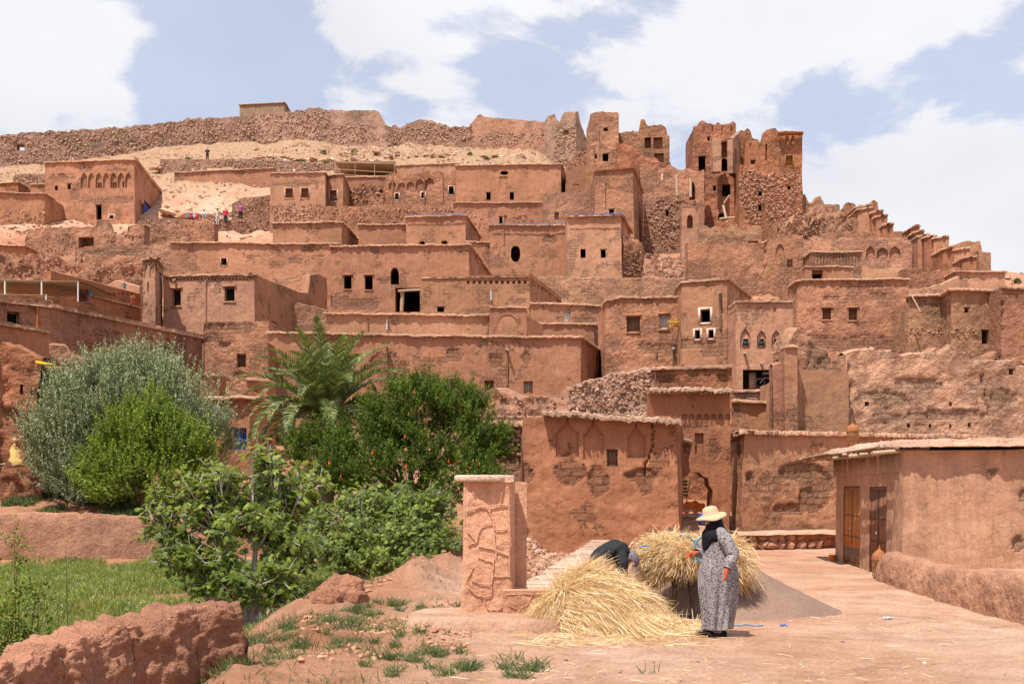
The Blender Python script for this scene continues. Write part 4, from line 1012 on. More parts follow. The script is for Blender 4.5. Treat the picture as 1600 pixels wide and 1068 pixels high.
B('narrow_mud_room', 'narrow red mud room next to the blue-door house, straw on its roof', HOUSE, [(386, 52.5), (417, 52.8)], 594, 700, tint=M5, cell=.12, depth=2, ov=.15)

# house with minaret-like corner turret
B('two_barred_window_house', 'smooth house with two hooded barred windows and a toothed cornice', HOUSE, [(254, 66), (400, 65.5), (430, 71)], 431, 540, tint=M3,
  ops=[('win', 268, 451, 282, 477, dict(hood=.1, nx=4, nz=6, t=.025)), ('win', 352, 448, 368, 470, dict(hood=.12, nx=4, nz=5, t=.025)), ('strip', 321, 436, 324, 500, dict(mat=MUD)), sp(273, 438, len=.3)] + [('niche', x, 433.5, x + 3.0, 437, dict(d=.12)) for x in np.arange(258, 398, 5.6)],
  cell=.14, depth=3, ov=.14, fine=.012)
B('broken_side_wall', 'shaded broken side wall with leaning boards right of the barred-window house', RUIN, [(400, 65.6), (514, 76)], [(400, 428), (440, 444), (470, 456), (484, 458), (488, 430), (500, 428), (514, 434)], 540, tint=M1, thick=.5, cell=.15, cap=False, fine=.03,
  beams=[(470, 452, 76, 485, 432, 77, .07), (438, 437, 70, 455, 433, 73, .05), (452, 441, 71, 468, 437, 75, .05)])
B('corner_turret', 'slim square turret with a flat cap and slit window beside the barred-window house', TOWER, [(221, 64.6), (245, 64), (257, 67)], 406, 500, tint=M3,
  ops=[('hole', 229, 440, 232, 455, dict(d=.3)), ('arch', 223, 413, 231, 433, dict(d=.06)), ('arch', 234, 413, 243, 433, dict(d=.06)), ('niche', 227, 472, 229, 477)] + [('niche', x, 405, x + 2, 409, dict(d=.08)) for x in (225, 229, 233, 237, 241)], cell=.12, depth=1.5, ov=.14, fine=.01)
q = MB(); q.tube([W(246, 396, 65), W(247, 406, 65)], .06, 6)

# cafe terrace behind the big left house
B('lattice_parapet', 'perforated parapet of the cafe terrace with flower pots', WALL, [(83, 59), (222, 66)], 447, 520, tint=M5, thick=.3, cell=.2, ov=.08,
  ops=[('niche', x, y, x + 3.2, y + 3.2, dict(d=.1)) for y, xs_ in ((457, range(96, 215, 7)),) for x in xs_])
B('cafe_back_wall', 'rear terrace wall with small chevron openings behind the reed awning', WALL, [(-60, 60), (120, 61)], 447, 520, tint=M1, thick=.3, cell=.2, ov=.06, ops=[('niche', x, 447.5, x + 4, 451.5, dict(d=.12)) for x in range(2, 116, 8)])
def awning(name, label, px0, px1, pyt, Y0, Y1, pyb, mat=REED, npost=4):
    t = thing(name, label, 'awning', tuple(W(px0, pyb, Y0)))
    a0, a1 = XY(px0, Y0), XY(px1, Y0 + (Y1 - Y0) * .1); z = Zp(pyt, Y0); dz = .25
    n = 26; U, V = np.meshgrid(np.linspace(0, 1, n), np.linspace(0, 1, 8))
    P = np.stack([a0[0] + (a1[0] - a0[0]) * U, a0[1] + (a1[1] - a0[1]) * U + (Y1 - Y0) * V, z + dz * V + .05 * np.sin(U * 20) * np.sin(V * 6)], -1)
    q = MB(); q.grid(P); P2 = P.copy(); P2[..., 2] -= .05; q.grid(P2[::-1]); q.grid(np.stack([P2[0], P[0]])); q.build('matting', mat, t)
    for k in range(npost):
        u = k / (npost - 1); p = a0 + (a1 - a0) * u; q = MB(); q.tube([(*p, Zp(pyb, Y0)), (*p, z)], .035, 6); q.build('post', WHITEP if 'cafe' in name else WOODP, t)
    q = MB(); q.tube([(*a0, z - .03), (*a1, z - .03)], .04, 6); q.build('rail', WOOD, t)
    return t
awning('cafe_awning', 'brown reed awning on thin posts over the cafe terrace', -50, 122, 436, 52.5, 58, 468)
awning('cafe_awning', 'pale canvas awning below the brown reed awning at the left edge', -60, 72, 459, 51.5, 54, 470, mat=plain('pale_canvas', (.62, .48, .34), nz=.1), npost=3)

# --- middle slope
B('wide_blank_house', 'wide blank mud wall with one small pale-framed window left of centre', HOUSE, [(266, 84), (528, 84.5)], 379, 480, tint=M1, ops=[('win', 345, 403, 354, 414, dict(sur=.07, stint=(0.533, 0.310, 0.206)))], patches=[(482, 388, 10, 6), (430, 412, 14, 6), (460, 405, 10, 5)], cell=.2, depth=5, ov=.2)
B('three_opening_house', 'wide mud house with two square windows and an arched doorway', HOUSE, [(516, 80), (735, 79.5), (771, 92)], 385, 500, tint=M1,
  ops=[('hole', 537, 430, 549, 451, dict(hood=.1)), ('hole', 570, 430, 582.5, 452, dict(hood=.1)), ('open_rarch', 610.5, 417, 624, 444, dict(d=.5)), ('hole', 618, 449, 657, 487, dict(d=.6))], patches=[(605, 435, 14, 6), (530, 470, 20, 12), (560, 472, 26, 10)],
  cell=.2, depth=5, ov=.2, beams=[(622, 455, 79, 657, 453, 79, .09), (628, 487, 79.2, 629, 455, 79.2, .14)], fine=.03)
B('pierced_parapet_house', 'mud house with a row of square holes along its parapet', HOUSE, [(658, 74), (829, 73.5), (878, 83)], 434, 520, tint=M1,
  ops=[('niche', x, 438, x + 4.4, 443, dict(d=.2)) for x in np.arange(730, 828, 9)] + [('niche', x, 431.6, x + 3.2, 434.5, dict(d=.1)) for x in np.arange(680, 724, 7)] + [('niche', x, 443 + (x - 835) * .42, x + 2.6, 446.5 + (x - 835) * .42, dict(d=.12, seg=1)) for x in np.arange(836, 872, 6)] + [('hole', 683, 479, 694, 487, dict()), ('strip', 767, 453, 770, 469, dict(mat=GALV))],
  cell=.18, depth=5, fine=.03, ov=.04, th=.05)
B('low_left_ruin_wall', 'low rubble-topped wall between the broken side wall and the long house', RUIN, [(400, 70), (512, 71)], [(400, 495), (430, 497), (450, 492), (453, 470), (480, 478), (512, 486)], 540, mat=MUDR, tint=M3, thick=.8, cell=.15, fine=.06, rough=.2, cap=False)
B('metal_shutter_house', 'flat-topped mud house with a small white metal shutter', HOUSE, [(829, 72), (960, 73)], 474, 560, tint=M1, ops=[('shut', 881, 487, 891, 501, dict(mat=WHITEP, d=.15))], cell=.18, depth=3, ov=.16, patches=[(900, 497, 30, 5)])
B('tall_brick_wall', 'long wall of eroded mud-brick courses in the centre of the slope', WALL, [(838, 83), (1070, 84)], 432, 490, mat=MUDR, tint=M3, thick=.8, cell=.16, fine=.06, amp=.06, cap=False, rough=.1)
B('round_hole_house', 'mud house with a large round hole in its front', HOUSE, [(765, 92), (888, 92)], 352, 440, tint=M1, ops=[('open_oval', 798, 383, 813, 409, dict(d=.5)), ('strip', 786, 358, 788, 382, dict(mat=MUD))], patches=[(860, 372, 12, 6)], cell=.2, depth=5, ov=.18)
B('two_window_block', 'tall square mud block with two small dark windows', HOUSE, [(886, 88), (974, 87.5), (990, 94)], 338, 440, tint=M2, ops=[('hole', 907.5, 388, 916, 402), ('hole', 940.5, 389, 948.5, 402)], cell=.2, depth=5, ov=.22, batter=.03)
B('fallen_plaster_buttress', 'crumbling buttress of loose mud and stones right of the two-window block', RUIN, [(974, 88), (1006, 89)], [(974, 368), (985, 366), (990, 374), (1006, 380)], 440, mat=MUDR, tint=M1, thick=1.5, cell=.2, fine=.15, amp=.2, rough=.4, cap=False, stone=[(974, 380, 1006, 430, 6, .25)])
B('upper_blank_house', 'upper blank mud house with a short shaded end wall', HOUSE, [(426, 98), (535, 97.5), (564, 106)], 349, 400, tint=M1, cell=.25, depth=5, ov=.2)
B('long_eave_house', 'plain mud house with a straight pale eave between two taller ones', HOUSE, [(560, 100), (636, 100)], 351, 400, tint=M1, cell=.25, depth=5, ov=.2)
B('blue_edged_house', 'mud house with a blue line along its roof edge and two low arches', HOUSE, [(634, 95), (729, 94.5), (752, 103)], 339, 400, tint=M1, ops=[('open_rarch', 655, 376, 664, 383, dict()), ('open_rarch', 690, 375, 700, 383, dict())], cell=.22, depth=5, ov=.2)
B('short_link_wall', 'short plain wall dropping right of the blue-edged house', WALL, [(727, 92), (771, 92.5)], 377, 430, tint=M1, thick=.5, cell=.22, ov=.16)
B('tiny_roof_room', 'tiny rooftop room with a bent eave on the wide three-opening house', HOUSE, [(717, 83), (745, 82.5), (750, 85)], 405, 440, tint=M2, cell=.2, depth=2, ov=.15)

# --- left middle ruins
B('brick_edged_terrace', 'mud terrace wall with courses of pale bricks on the left slope', WALL, [(118, 90), (275, 90.5)], [(118, 388), (160, 382), (275, 384)], 470, mat=MUDR, tint=M3, thick=1.0, cell=.2, fine=.08, amp=.1, rough=.12, cap=False, patches=[(170, 395, 50, 6)])
B('collapsed_house', 'collapsed mud-brick house with a square dark opening on the left slope', RUIN, [(40, 100), (225, 99)], [(36, 385), (45, 358), (95, 355), (150, 353), (152, 345), (165, 343), (168, 366), (200, 362), (205, 350), (225, 352)], 430, mat=MUDR, tint=M3, thick=1.2, cell=.2, fine=.12, amp=.12, rough=.2, cap=False,
  ops=[('hole', 122, 370, 146, 387, dict(d=1.0))], stone=[(40, 365, 120, 400, 3, .22), (165, 360, 225, 385, 4, .22)])
B('low_roof_ruin', 'low ruined room with bricks above a dark hollow right of the collapsed house', RUIN, [(200, 102), (335, 101)], [(198, 352), (240, 351), (275, 353), (280, 346), (320, 340), (335, 352), (336, 372)], 400, mat=MUDR, tint=M1, thick=1.0, cell=.2, fine=.1, amp=.12, rough=.22, cap=False, stone=[(200, 350, 335, 372, 3, .22)])
B('far_left_house', 'plain red mud house cut by the left edge below the stone terrace', HOUSE, [(-60, 88), (38, 89)], 380, 440, tint=M5, cell=.22, depth=4, ov=.2)
B('slope_terrace', 'rubble terrace wall on the lower left slope above the cafe', RUIN, [(-40, 78), (232, 80)], [(-40, 412), (20, 405), (60, 398), (110, 410), (130, 398), (170, 395), (232, 402)], 460, mat=MUDR, tint=M1, thick=2.0, cell=.2, fine=.2, amp=.25, rough=.5, cap=False, stone=[(-20, 400, 230, 460, 3, .3)])
B('small_terrace_wall', 'small mud wall with slanting roof beside the turret', WALL, [(158, 72), (218, 72)], [(158, 450), (180, 438), (218, 448)], 480, tint=M2, thick=.5, cell=.2, cap=False)

# --- upper row
B('seven_arch_house', 'large upper-left house with seven blind arches and a blue door on its side', HOUSE, [(70, 124), (211, 123), (290, 152)], 254, 360, tint=M1,
  ops=[('arch', x, 269, x + 10.5, 293, dict(d=.22)) for x in np.arange(126, 206, 11.7)] + [('hole', 85, 289.5, 90, 297), ('hole', 105, 286.5, 110.5, 295.5), ('hole', 153, 285.5, 157.5, 293.5), ('hole', 176, 285, 181.5, 293.5), ('hole', 192, 284, 195, 291),
       ('hole', 150, 319.5, 159, 343), ('niche', 89, 321, 93, 326), ('glass', 171, 336, 178, 342, dict(sur=.1, nx=3, nz=3)), ('bluedoor', 226, 318, 238.5, 348, dict(studs=1, planks=3, d=.3, seg=1)), ('shut', 221, 318, 226, 348, dict(seg=1, d=.3, planks=1)), ('hole', 241, 283, 244, 292, dict(seg=1))],
  patches=[(95, 276, 20, 5), (115, 300, 8, 12), (170, 312, 40, 6), (185, 265, 18, 4), (135, 264, 12, 5)], cell=.25, depth=2, ov=.22, th=.09, fine=.04, amp=.1)
B('far_left_low_house', 'low house with a straight eave left of the seven-arch house', HOUSE, [(-50, 118), (70, 119)], 299, 345, tint=M1, cell=.3, depth=5, ov=.25, stone=[(-30, 325, 70, 350, 3, .35)])
B('left_edge_roof', 'small gabled parapet peeking above the low house at the left edge', HOUSE, [(-20, 128), (28, 127)], 288, 310, tint=M5, cell=.3, depth=4, ov=.2)
B('small_hut', 'tiny square hut between the low left house and the seven-arch house', HOUSE, [(47, 127), (71, 127)], 288, 305, tint=M1, cell=.3, depth=2, ov=.15)
B('terrace_retaining_wall', 'plastered retaining wall over rubble behind the villagers on the terrace', WALL, [(272, 140), (428, 138)], 270, 320, tint=M1, thick=.8, cell=.3, ov=.2, stone=[(292, 288, 428, 312, 6, .35)])
B('dry_stone_terrace', 'upper dry-stone terrace wall above the plastered retaining wall', WALL, [(250, 146), (520, 143)], [(248, 248), (300, 249), (400, 248), (520, 256)], 275, mat=STONEM, tint=(0.413, 0.249, 0.163), thick=.8, cell=.3, fine=.1, cap=False, stone=[(250, 247, 520, 275, 6, .35)])
B('left_dry_stone_terrace', 'dry-stone terrace left of the seven-arch house', WALL, [(20, 134), (75, 134)], [(18, 278), (25, 272), (75, 271)], 296, mat=STONEM, tint=(0.413, 0.249, 0.163), thick=.8, cell=.3, cap=False, stone=[(20, 270, 75, 296, 6, .35)])
B('villager_terrace_wall', 'rubble retaining wall under the terrace where villagers stand', WALL, [(215, 117), (430, 119)], [(210, 346), (250, 340), (300, 343), (330, 340), (360, 345), (430, 330)], 380, mat=STONEM, tint=(0.413, 0.232, 0.146), thick=1.5, cell=.3, fine=.1, cap=False, stone=[(215, 335, 430, 372, 5, .35)])
B('stone_stair_wall', 'short slanting stone wall right of the villagers', WALL, [(362, 120), (428, 119)], [(362, 318), (375, 310), (428, 304)], 345, mat=STONEM, tint=(0.413, 0.232, 0.146), thick=1, cell=.3, cap=False, stone=[(362, 305, 428, 340, 6, .32)])
B('shuttered_stone_house', 'upper house with two shuttered windows over a masonry base', HOUSE, [(422, 117), (509, 116.5), (512, 118)], 271, 350, tint=M3,
  ops=[('shut', 446, 294, 458, 309, dict(sur=.1, planks=4, mat=WOODB, stint=(0.473, 0.284, 0.198))), ('shut', 471, 294, 483, 309, dict(sur=.1, planks=4, mat=WOODB, stint=(0.473, 0.284, 0.198)))], cell=.25, depth=4, ov=.18, patches=[(465, 286, 34, 4)], stone=[(423, 317, 507, 348, 8, .34)])
B('narrow_window_house', 'narrow upper house with one wooden window and a falling side wall', HOUSE, [(511, 118), (537, 117.5), (553, 128)], 274, 350, tint=M1, ops=[('shut', 514.5, 297, 527, 314, dict(sur=.08, mat=WOOD, planks=3))], cell=.25, depth=3, ov=.18, stone=[(511, 322, 537, 350, 6, .3, 0)])
B('yard_rubble', 'heap of broken stones and mud in a yard between upper houses', RUIN, [(548, 124), (606, 123)], [(548, 300), (556, 289), (575, 284), (606, 290)], 350, mat=MUDR, tint=M1, thick=3, cell=.25, fine=.25, amp=.3, rough=.6, cap=False, stone=[(548, 285, 606, 345, 4, .4)])
B('stall_house', 'low wall with dentil coping under the reed-roofed stall', WALL, [(524, 128), (606, 128)], 277, 300, tint=M1, thick=.8, cell=.25, ov=.15, th=.1)
t = awning('stall_awning', 'sagging reed-covered stall on thin poles in front of a dark room', 524, 616, 254, 131, 137, 277, npost=4)
q = MB(); fr = Frame(XY(522, 137), XY(618, 137), 0); q.box((0, -.3, Zp(290, 137)), (fr.L, 0, Zp(252, 137)), fr.map()); q.build('back_wall', WOOD, t)
q = MB(); q.tube([W(520, 264, 131), W(616, 270, 131)], .04, 5); q.build('rail', WOODP, t)
q = MB(); q.tube([W(520, 273, 131), W(616, 276, 131)], .04, 5); q.build('rail', WOODP, t)
B('roof_parapet_strip', 'thin plain parapet right of the reed-roofed stall', WALL, [(616, 134), (716, 133)], 259, 290, tint=M3, thick=.6, cell=.3, ov=.15)
B('arcaded_ruin', 'ruined upper house with five blind arches and barred windows', HOUSE, [(602, 118), (716, 117.5)], [(602, 272), (640, 270), (662, 268), (690, 268), (700, 272), (716, 273)], 350, tint=M1, mat=MUDR,
  ops=[('arch', 607, 283, 619, 296, dict(d=.2)), ('rarch', 621, 285, 633, 296, dict(d=.2)), ('arch', 635, 283, 647, 296, dict(d=.2)), ('arch', 649, 279, 662, 296, dict(d=.2)), ('arch', 664, 277, 678, 295, dict(d=.2)),
       ('glass', 617, 302, 623, 312, dict(sur=.08)), ('glass', 658, 300, 664, 310, dict(sur=.08)), ('win', 701, 291, 709, 304, dict(sur=.08)), ('strip', 612, 276, 614, 315, dict(mat=MUD)), ('strip', 662, 278, 664, 330, dict(mat=MUD)), ('strip', 691, 275, 693, 330, dict(mat=MUD)), ('glass', 593, 295, 597, 300)],
  cell=.22, depth=4, rough=.25, fine=.06, stone=[(602, 318, 716, 345, 4, .3)])
B('ruin_link_wall', 'rough rubble wall joining the shuttered stone house and the arcaded ruin', WALL, [(508, 115.5), (715, 115)], [(508, 322), (560, 322), (600, 318), (640, 322), (715, 318)], 360, mat=STONEM, tint=M1, thick=1, cell=.25, fine=.1, cap=False, stone=[(508, 322, 715, 350, 5, .3)])
B('blank_cube_house', 'large blank cube house with two small windows and a round hole', HOUSE, [(712, 116), (878, 115.5), (888, 124)], 259, 330, tint=M1,
  ops=[('hole', 760, 300, 767, 312), ('hole', 797, 300, 803.5, 312, dict()), ('open_oval', 782, 266, 795, 273, dict(d=.4)), ('niche', 781, 275, 794, 290, dict(d=.1))], cell=.22, depth=5, ov=.22, th=.09, fine=.03)
B('lower_cube_annex', 'lower annex with a straight eave under the blank cube house', HOUSE, [(710, 110), (852, 110)], 317, 360, tint=M1, ops=[('hole', 780, 338, 785, 349, dict()), ('niche', 788, 336, 792, 349)], cell=.22, depth=4, ov=.2, stone=[(735, 332, 850, 360, 3, .28)])
B('stepped_brick_house', 'stepped house of bare mud courses rising to the shaded gable wall', HOUSE, [(849, 106), (932, 105.5)], [(849, 303), (856, 302), (880, 300), (932, 298)], 360, tint=M3, mat=MUDR, ops=[('niche', 866, 331, 873, 343, dict(d=.3))], cell=.2, depth=4, fine=.04)
B('tall_gable_house', 'tall slab of a house with a deeply shaded right side wall below the left tower', HOUSE, [(929, 104), (992, 103), (1007, 112)], 267, 400, tint=M1, mat=MUDR, ops=[('hole', 952, 326, 960, 335), ('niche', 946, 285, 949, 326, dict(d=.12)), ('niche', 995, 330, 997, 343, dict(seg=1)), ('niche', 1001, 345, 1003, 358, dict(seg=1))], cell=.2, depth=3, ov=.06, th=.06, batter=.02)
B('rear_mud_room', 'plain room with a faint blocked window between the cube house and the tall slab', HOUSE, [(884, 116), (932, 116)], [(884, 260), (900, 259), (925, 257), (932, 262)], 310, tint=M1, ops=[('niche', 895, 287, 905, 299, dict(d=.06))], cell=.25, depth=4)

# --- towers
tow = dict(mat=MUDR, cell=.17, amp=.08)
B('left_ruined_tower', 'tall ruined tower with battered walls and a crumbling square top', TOWER, [(921, 121), (966, 120.5)], [(919, 176), (928, 172), (945, 172), (963, 171), (967, 175)], 300, tint=M1, batter=.055,
  ops=[('hole', 942, 197, 949, 202), ('hole', 941, 238, 950, 250), ('hole', 929, 239, 932, 246)], rough=.18, depth=5, fine=.07, **tow, patches=[(945, 185, 12, 5)],
  beams=[(918, 212, 120, 925, 209, 121, .05), (926, 181, 120, 932, 183, 121, .04)])
B('middle_ruined_tower', 'broken tower with two tall openings and a horned wall end', TOWER, [(963, 123), (1046, 122)], [(960, 206), (998, 205), (1000, 188), (1003, 186), (1007, 188), (1009, 196), (1035, 195), (1041, 200), (1044, 215), (1046, 262)], 300, tint=M1, batter=.01,
  ops=[('through', 1007, 214, 1017, 231, dict(d=1.0)), ('niche', 1021, 214, 1035, 232, dict(d=.6)), ('niche', 1022, 239, 1037, 260, dict(d=.5))], rough=.22, thick=1.0, fine=.08, **tow)
B('left_tower_forework', 'ruined low front rooms with a band of brick lattice below the broken tower', RUIN, [(962, 117), (1048, 116)], [(962, 222), (985, 228), (1003, 236), (1005, 246), (1022, 246), (1048, 262)], 330, tint=M5, thick=1.5, rough=.2, fine=.09, **tow,
  ops=[('niche', x, y, x + 2.6, y + 2.8, dict(d=.2)) for y in (257.5, 261.5) for x in np.arange(970, 1020, 4.6)])
B('tower_front_block', 'two eroded mud blocks standing on the lattice band', RUIN, [(964, 115), (1002, 115)], [(963, 241), (970, 239), (980, 241), (983, 248), (988, 241), (998, 240), (1002, 246)], 262, tint=M5, thick=1.2, rough=.1, fine=.07, **tow)
B('lower_tower_facade', 'ruined facade with wooden props and an arched door between the towers', RUIN, [(1000, 114), (1100, 113)], [(1000, 256), (1040, 262), (1046, 255), (1055, 262), (1064, 264), (1075, 262), (1088, 268), (1100, 266)], 400, tint=M1, thick=1.4, rough=.2, fine=.08, **tow,
  ops=[('open_rarch', 1077, 283, 1086, 312, dict(d=1.0))], beams=[(1058, 306, 112, 1057, 273, 112.4, .14), (1079, 308, 112, 1079, 281, 112.4, .14), (1034, 283, 112, 1035, 272, 112.4, .12)])
B('rubble_stone_front', 'massive dry-stone facade with a bright plastered doorway below the towers', WALL, [(1006, 108), (1090, 107)], [(1006, 318), (1015, 310), (1035, 307), (1050, 306), (1062, 308), (1090, 322)], 430, mat=STONEM, tint=(0.396, 0.215, 0.138), thick=1.5, cell=.2, fine=.1, cap=False,
  ops=[('hole', 1040, 328, 1045, 337)], stone=[(1006, 306, 1090, 385, 9, .34)])
B('bright_doorway', 'pale plastered doorway with a dark arch in the rubble below the towers', RUIN, [(1065, 105), (1092, 105)], [(1065, 325), (1070, 324), (1086, 326), (1092, 335)], 356, tint=M2, thick=.8, cell=.15, ops=[('open_rarch', 1073.5, 335, 1083, 356, dict(d=.8))], fine=.03)
B('main_ruined_tower', 'tallest ruined tower with horned battlements and a stack of dark openings', TOWER, [(1083, 116), (1150, 115)], [(1083, 198), (1090, 196), (1092, 189), (1098, 186), (1104, 191), (1118, 193), (1121, 188), (1126, 193), (1140, 192), (1145, 187), (1150, 192)], 400, tint=M5, batter=.015,
  ops=[('hole', 1091, 243, 1102, 269), ('open_rarch', 1126, 246, 1137, 267, dict(d=.4)), ('niche', 1127, 220, 1143, 245, dict(d=.7)), ('hole', 1128, 287, 1141, 306), ('hole', 1114, 290, 1119, 297), ('hole', 1096, 290, 1101, 300), ('hole', 1105, 213, 1109, 219), ('open_rarch', 1122, 332, 1133, 344, dict(d=.4))] + [('niche', x, 196, x + 1.6, 204, dict(d=.2)) for x in (1099, 1112, 1127, 1142)],
  rough=.15, depth=5, fine=.08, **tow, beams=[(1130, 321, 113, 1136, 348, 112, .13), (1131, 318, 114, 1140, 305, 114, .09), (1124, 342, 112, 1148, 340, 112, .12)])
B('tower_pier', 'pale plastered pier and fallen floor in the heart of the main tower', RUIN, [(1113, 113.5), (1127, 113.5)], [(1113, 218), (1127, 217)], 268, hang=True, tint=(.44, .25, .155), thick=.7, cell=.2, fine=.01)
B('tower_pier', 'second pale wall face folded back right of the tower opening', RUIN, [(1146, 113.2), (1158, 115)], [(1144, 218), (1158, 206)], 270, hang=True, tint=(.40, .22, .135), thick=.6, cell=.2, fine=.01, ops=[('niche', 1149, 233, 1151.5, 256, dict(d=.3))])
B('tower_link', 'ragged lower wall linking the two parts of the big ruined tower', RUIN, [(1150, 116), (1186, 116)], [(1150, 206), (1158, 202), (1166, 203), (1168, 200), (1173, 202), (1176, 214), (1186, 218)], 400, tint=M5, thick=2.0, rough=.2, fine=.07, **tow)
B('tower_room', 'smooth inner room wall with a ragged window in the big tower', RUIN, [(1164, 114.5), (1197, 114.5)], [(1164, 221), (1197, 222)], 262, hang=True, tint=M5, thick=.6, cell=.2, ops=[('hole', 1173, 250, 1185, 257, dict(d=.4)), ('niche', 1171, 223, 1174, 231)], fine=.03)
B('right_ruined_tower', 'broad right-hand ruined tower with rubble lower half, arches on top and a wooden window', TOWER, [(1155, 112.5), (1190, 112.3), (1254, 112)], [(1155, 258), (1180, 256), (1190, 214), (1193, 206), (1200, 201), (1213, 199), (1214, 205), (1222, 204), (1232, 205), (1254, 206)], 420, tint=M5, batter=.008,
  ops=[('arch', 1227, 211, 1233, 226, dict(d=.2)), ('arch', 1236, 211, 1242, 226, dict(d=.2)), ('wood', 1228, 243, 1239, 259, dict(sur=.1, nx=2, nz=3, stint=(0.387, 0.215, 0.086), pane=WOODO)), ('hole', 1185, 299, 1192, 306), ('hole', 1185, 320, 1193, 329), ('hole', 1230.5, 290, 1235.5, 296), ('niche', 1218, 247, 1219.5, 259), ('niche', 1196, 224, 1199, 250, dict(d=.3))],
  rough=.12, depth=6, fine=.08, **tow, stone=[(1156, 262, 1190, 350, 9, .36, 0), (1190, 270, 1252, 352, 9, .36, 1)], patches=[(1210, 235, 10, 20), (1242, 265, 8, 6)])
B('right_tower_eave', 'small overhanging eave on the right tower', WALL, [(1216, 111.6), (1255, 111.4)], 207, 209, hang=True, tint=M5, thick=.5, cell=.25, ov=.2, th=.08)
B('buttress_ruin', 'broken finger of wall beside the right ruined tower', RUIN, [(1252, 113), (1290, 113)], [(1252, 302), (1258, 305), (1262, 318), (1272, 318), (1275, 309), (1282, 307), (1286, 312), (1290, 330)], 400, tint=M2, thick=1.5, rough=.3, fine=.15, **tow)
B('square_stump', 'square mud stump on the ridge right of the towers', RUIN, [(1289, 114), (1312, 114)], [(1289, 319), (1300, 318), (1312, 319)], 400, tint=M2, thick=1.2, rough=.08, fine=.06, **tow)
B('ridge_knob_ruin', 'rocky ruin with a thin spike on the ridge', RUIN, [(1318, 114), (1374, 114)], [(1318, 325), (1324, 318), (1336, 318), (1340, 326), (1346, 322), (1362, 319), (1366, 312), (1371, 314), (1374, 334)], 380, tint=M1, thick=1.2, rough=.3, fine=.15, **tow, stone=[(1318, 318, 1372, 350, 4, .3)])
B('rubble_terrace_right', 'slumped mud and rubble terrace under the ridge stumps', RUIN, [(1215, 108), (1372, 108)], [(1210, 352), (1230, 345), (1262, 330), (1300, 326), (1330, 336), (1350, 345), (1372, 360)], 400, mat=MUDR, tint=M2, thick=4, cell=.2, amp=.3, fine=.3, rough=.7, cap=False, stone=[(1215, 335, 1370, 372, 4, .3)])
B('jagged_wall', 'pale-patched wall with a jagged top below the main tower', HOUSE, [(1088, 101), (1092, 99), (1190, 99)], [(1088, 352), (1095, 350), (1110, 356), (1120, 350), (1130, 358), (1142, 352), (1150, 350), (1160, 360), (1175, 352), (1190, 354)], 440, mat=MUDR, tint=M3, cell=.18, depth=1.5, rough=.2, fine=.05,
  ops=[('shut', 1116, 397, 1123, 408, dict(d=.15)), ('niche', 1168, 376, 1185, 396, dict(d=.3))], patches=[(1155, 375, 20, 5), (1172, 395, 14, 8)])
B('diagonal_wall', 'wall with a diagonal crumbling top under the jagged wall', RUIN, [(1075, 92), (1255, 92)], [(1075, 414), (1120, 412), (1150, 395), (1185, 383), (1200, 375), (1225, 368), (1255, 365)], 480, mat=MUDR, tint=M1, thick=1.5, cell=.18, fine=.08, rough=.2, cap=False,
  ops=[('arch', 1212, 380, 1226, 406, dict(d=.15)), ('niche', 1230, 405, 1239, 417, dict(d=.25))], cracks=[([(1195, 380), (1194, 410), (1198, 435)], .12)])
B('three_arch_wall', 'mud wall with three pointed blind arches on the right slope', WALL, [(1250, 100), (1425, 99)], [(1250, 372), (1268, 376), (1275, 370), (1300, 372), (1420, 371), (1425, 380)], 430, mat=MUDR, tint=M2, thick=1.2, cell=.18, fine=.05, rough=.1, cap=False,
  ops=[('arch', 1353, 384, 1367, 404, dict(d=.25)), ('arch', 1370, 386, 1388, 404, dict(d=.25)), ('arch', 1390, 384, 1407, 404, dict(d=.25))])
B('top_strip_wall', 'long low wall behind the three-arch wall', WALL, [(1280, 104), (1425, 104)], [(1280, 366), (1300, 362), (1380, 361), (1425, 362)], 390, tint=M1, thick=.8, cell=.2, rough=.1, cap=False)
B('brick_parapet_room', 'small rooftop room of vertical mud bricks', HOUSE, [(1267, 90), (1347, 90)], 394, 440, mat=MUDR, tint=M3, cell=.18, ov=.14, th=.08, depth=2.5, ops=[('niche', x, 397, x + .8, 414, dict(d=.06)) for x in np.arange(1272, 1344, 5)])
B('open_hatch_house', 'low rooftop house with a dark square hatch', HOUSE, [(1258, 86), (1333, 86)], 417, 460, tint=M1, ops=[('hole', 1269, 422, 1286, 436)], cell=.18, ov=.12, depth=2.5)
B('lattice_window_house', 'large rough house with two red latticed windows and a notched eave shadow', HOUSE, [(1244, 78), (1256, 77.5), (1420, 77)], 440, 580, tint=M1, mat=MUDR,
  ops=[('win', 1285, 481, 1298.5, 499, dict(nx=5, nz=5, t=.04, lm=WOODB, d=.2, hood=.12)), ('win', 1326, 481, 1339.5, 500, dict(nx=5, nz=5, t=.04, lm=WOODB, d=.2, hood=.12))], patches=[(1305, 463, 14, 4), (1372, 460, 16, 6), (1300, 535, 50, 14), (1370, 540, 50, 16), (1345, 505, 10, 4)], cell=.15, depth=5, ov=.2, fine=.06)
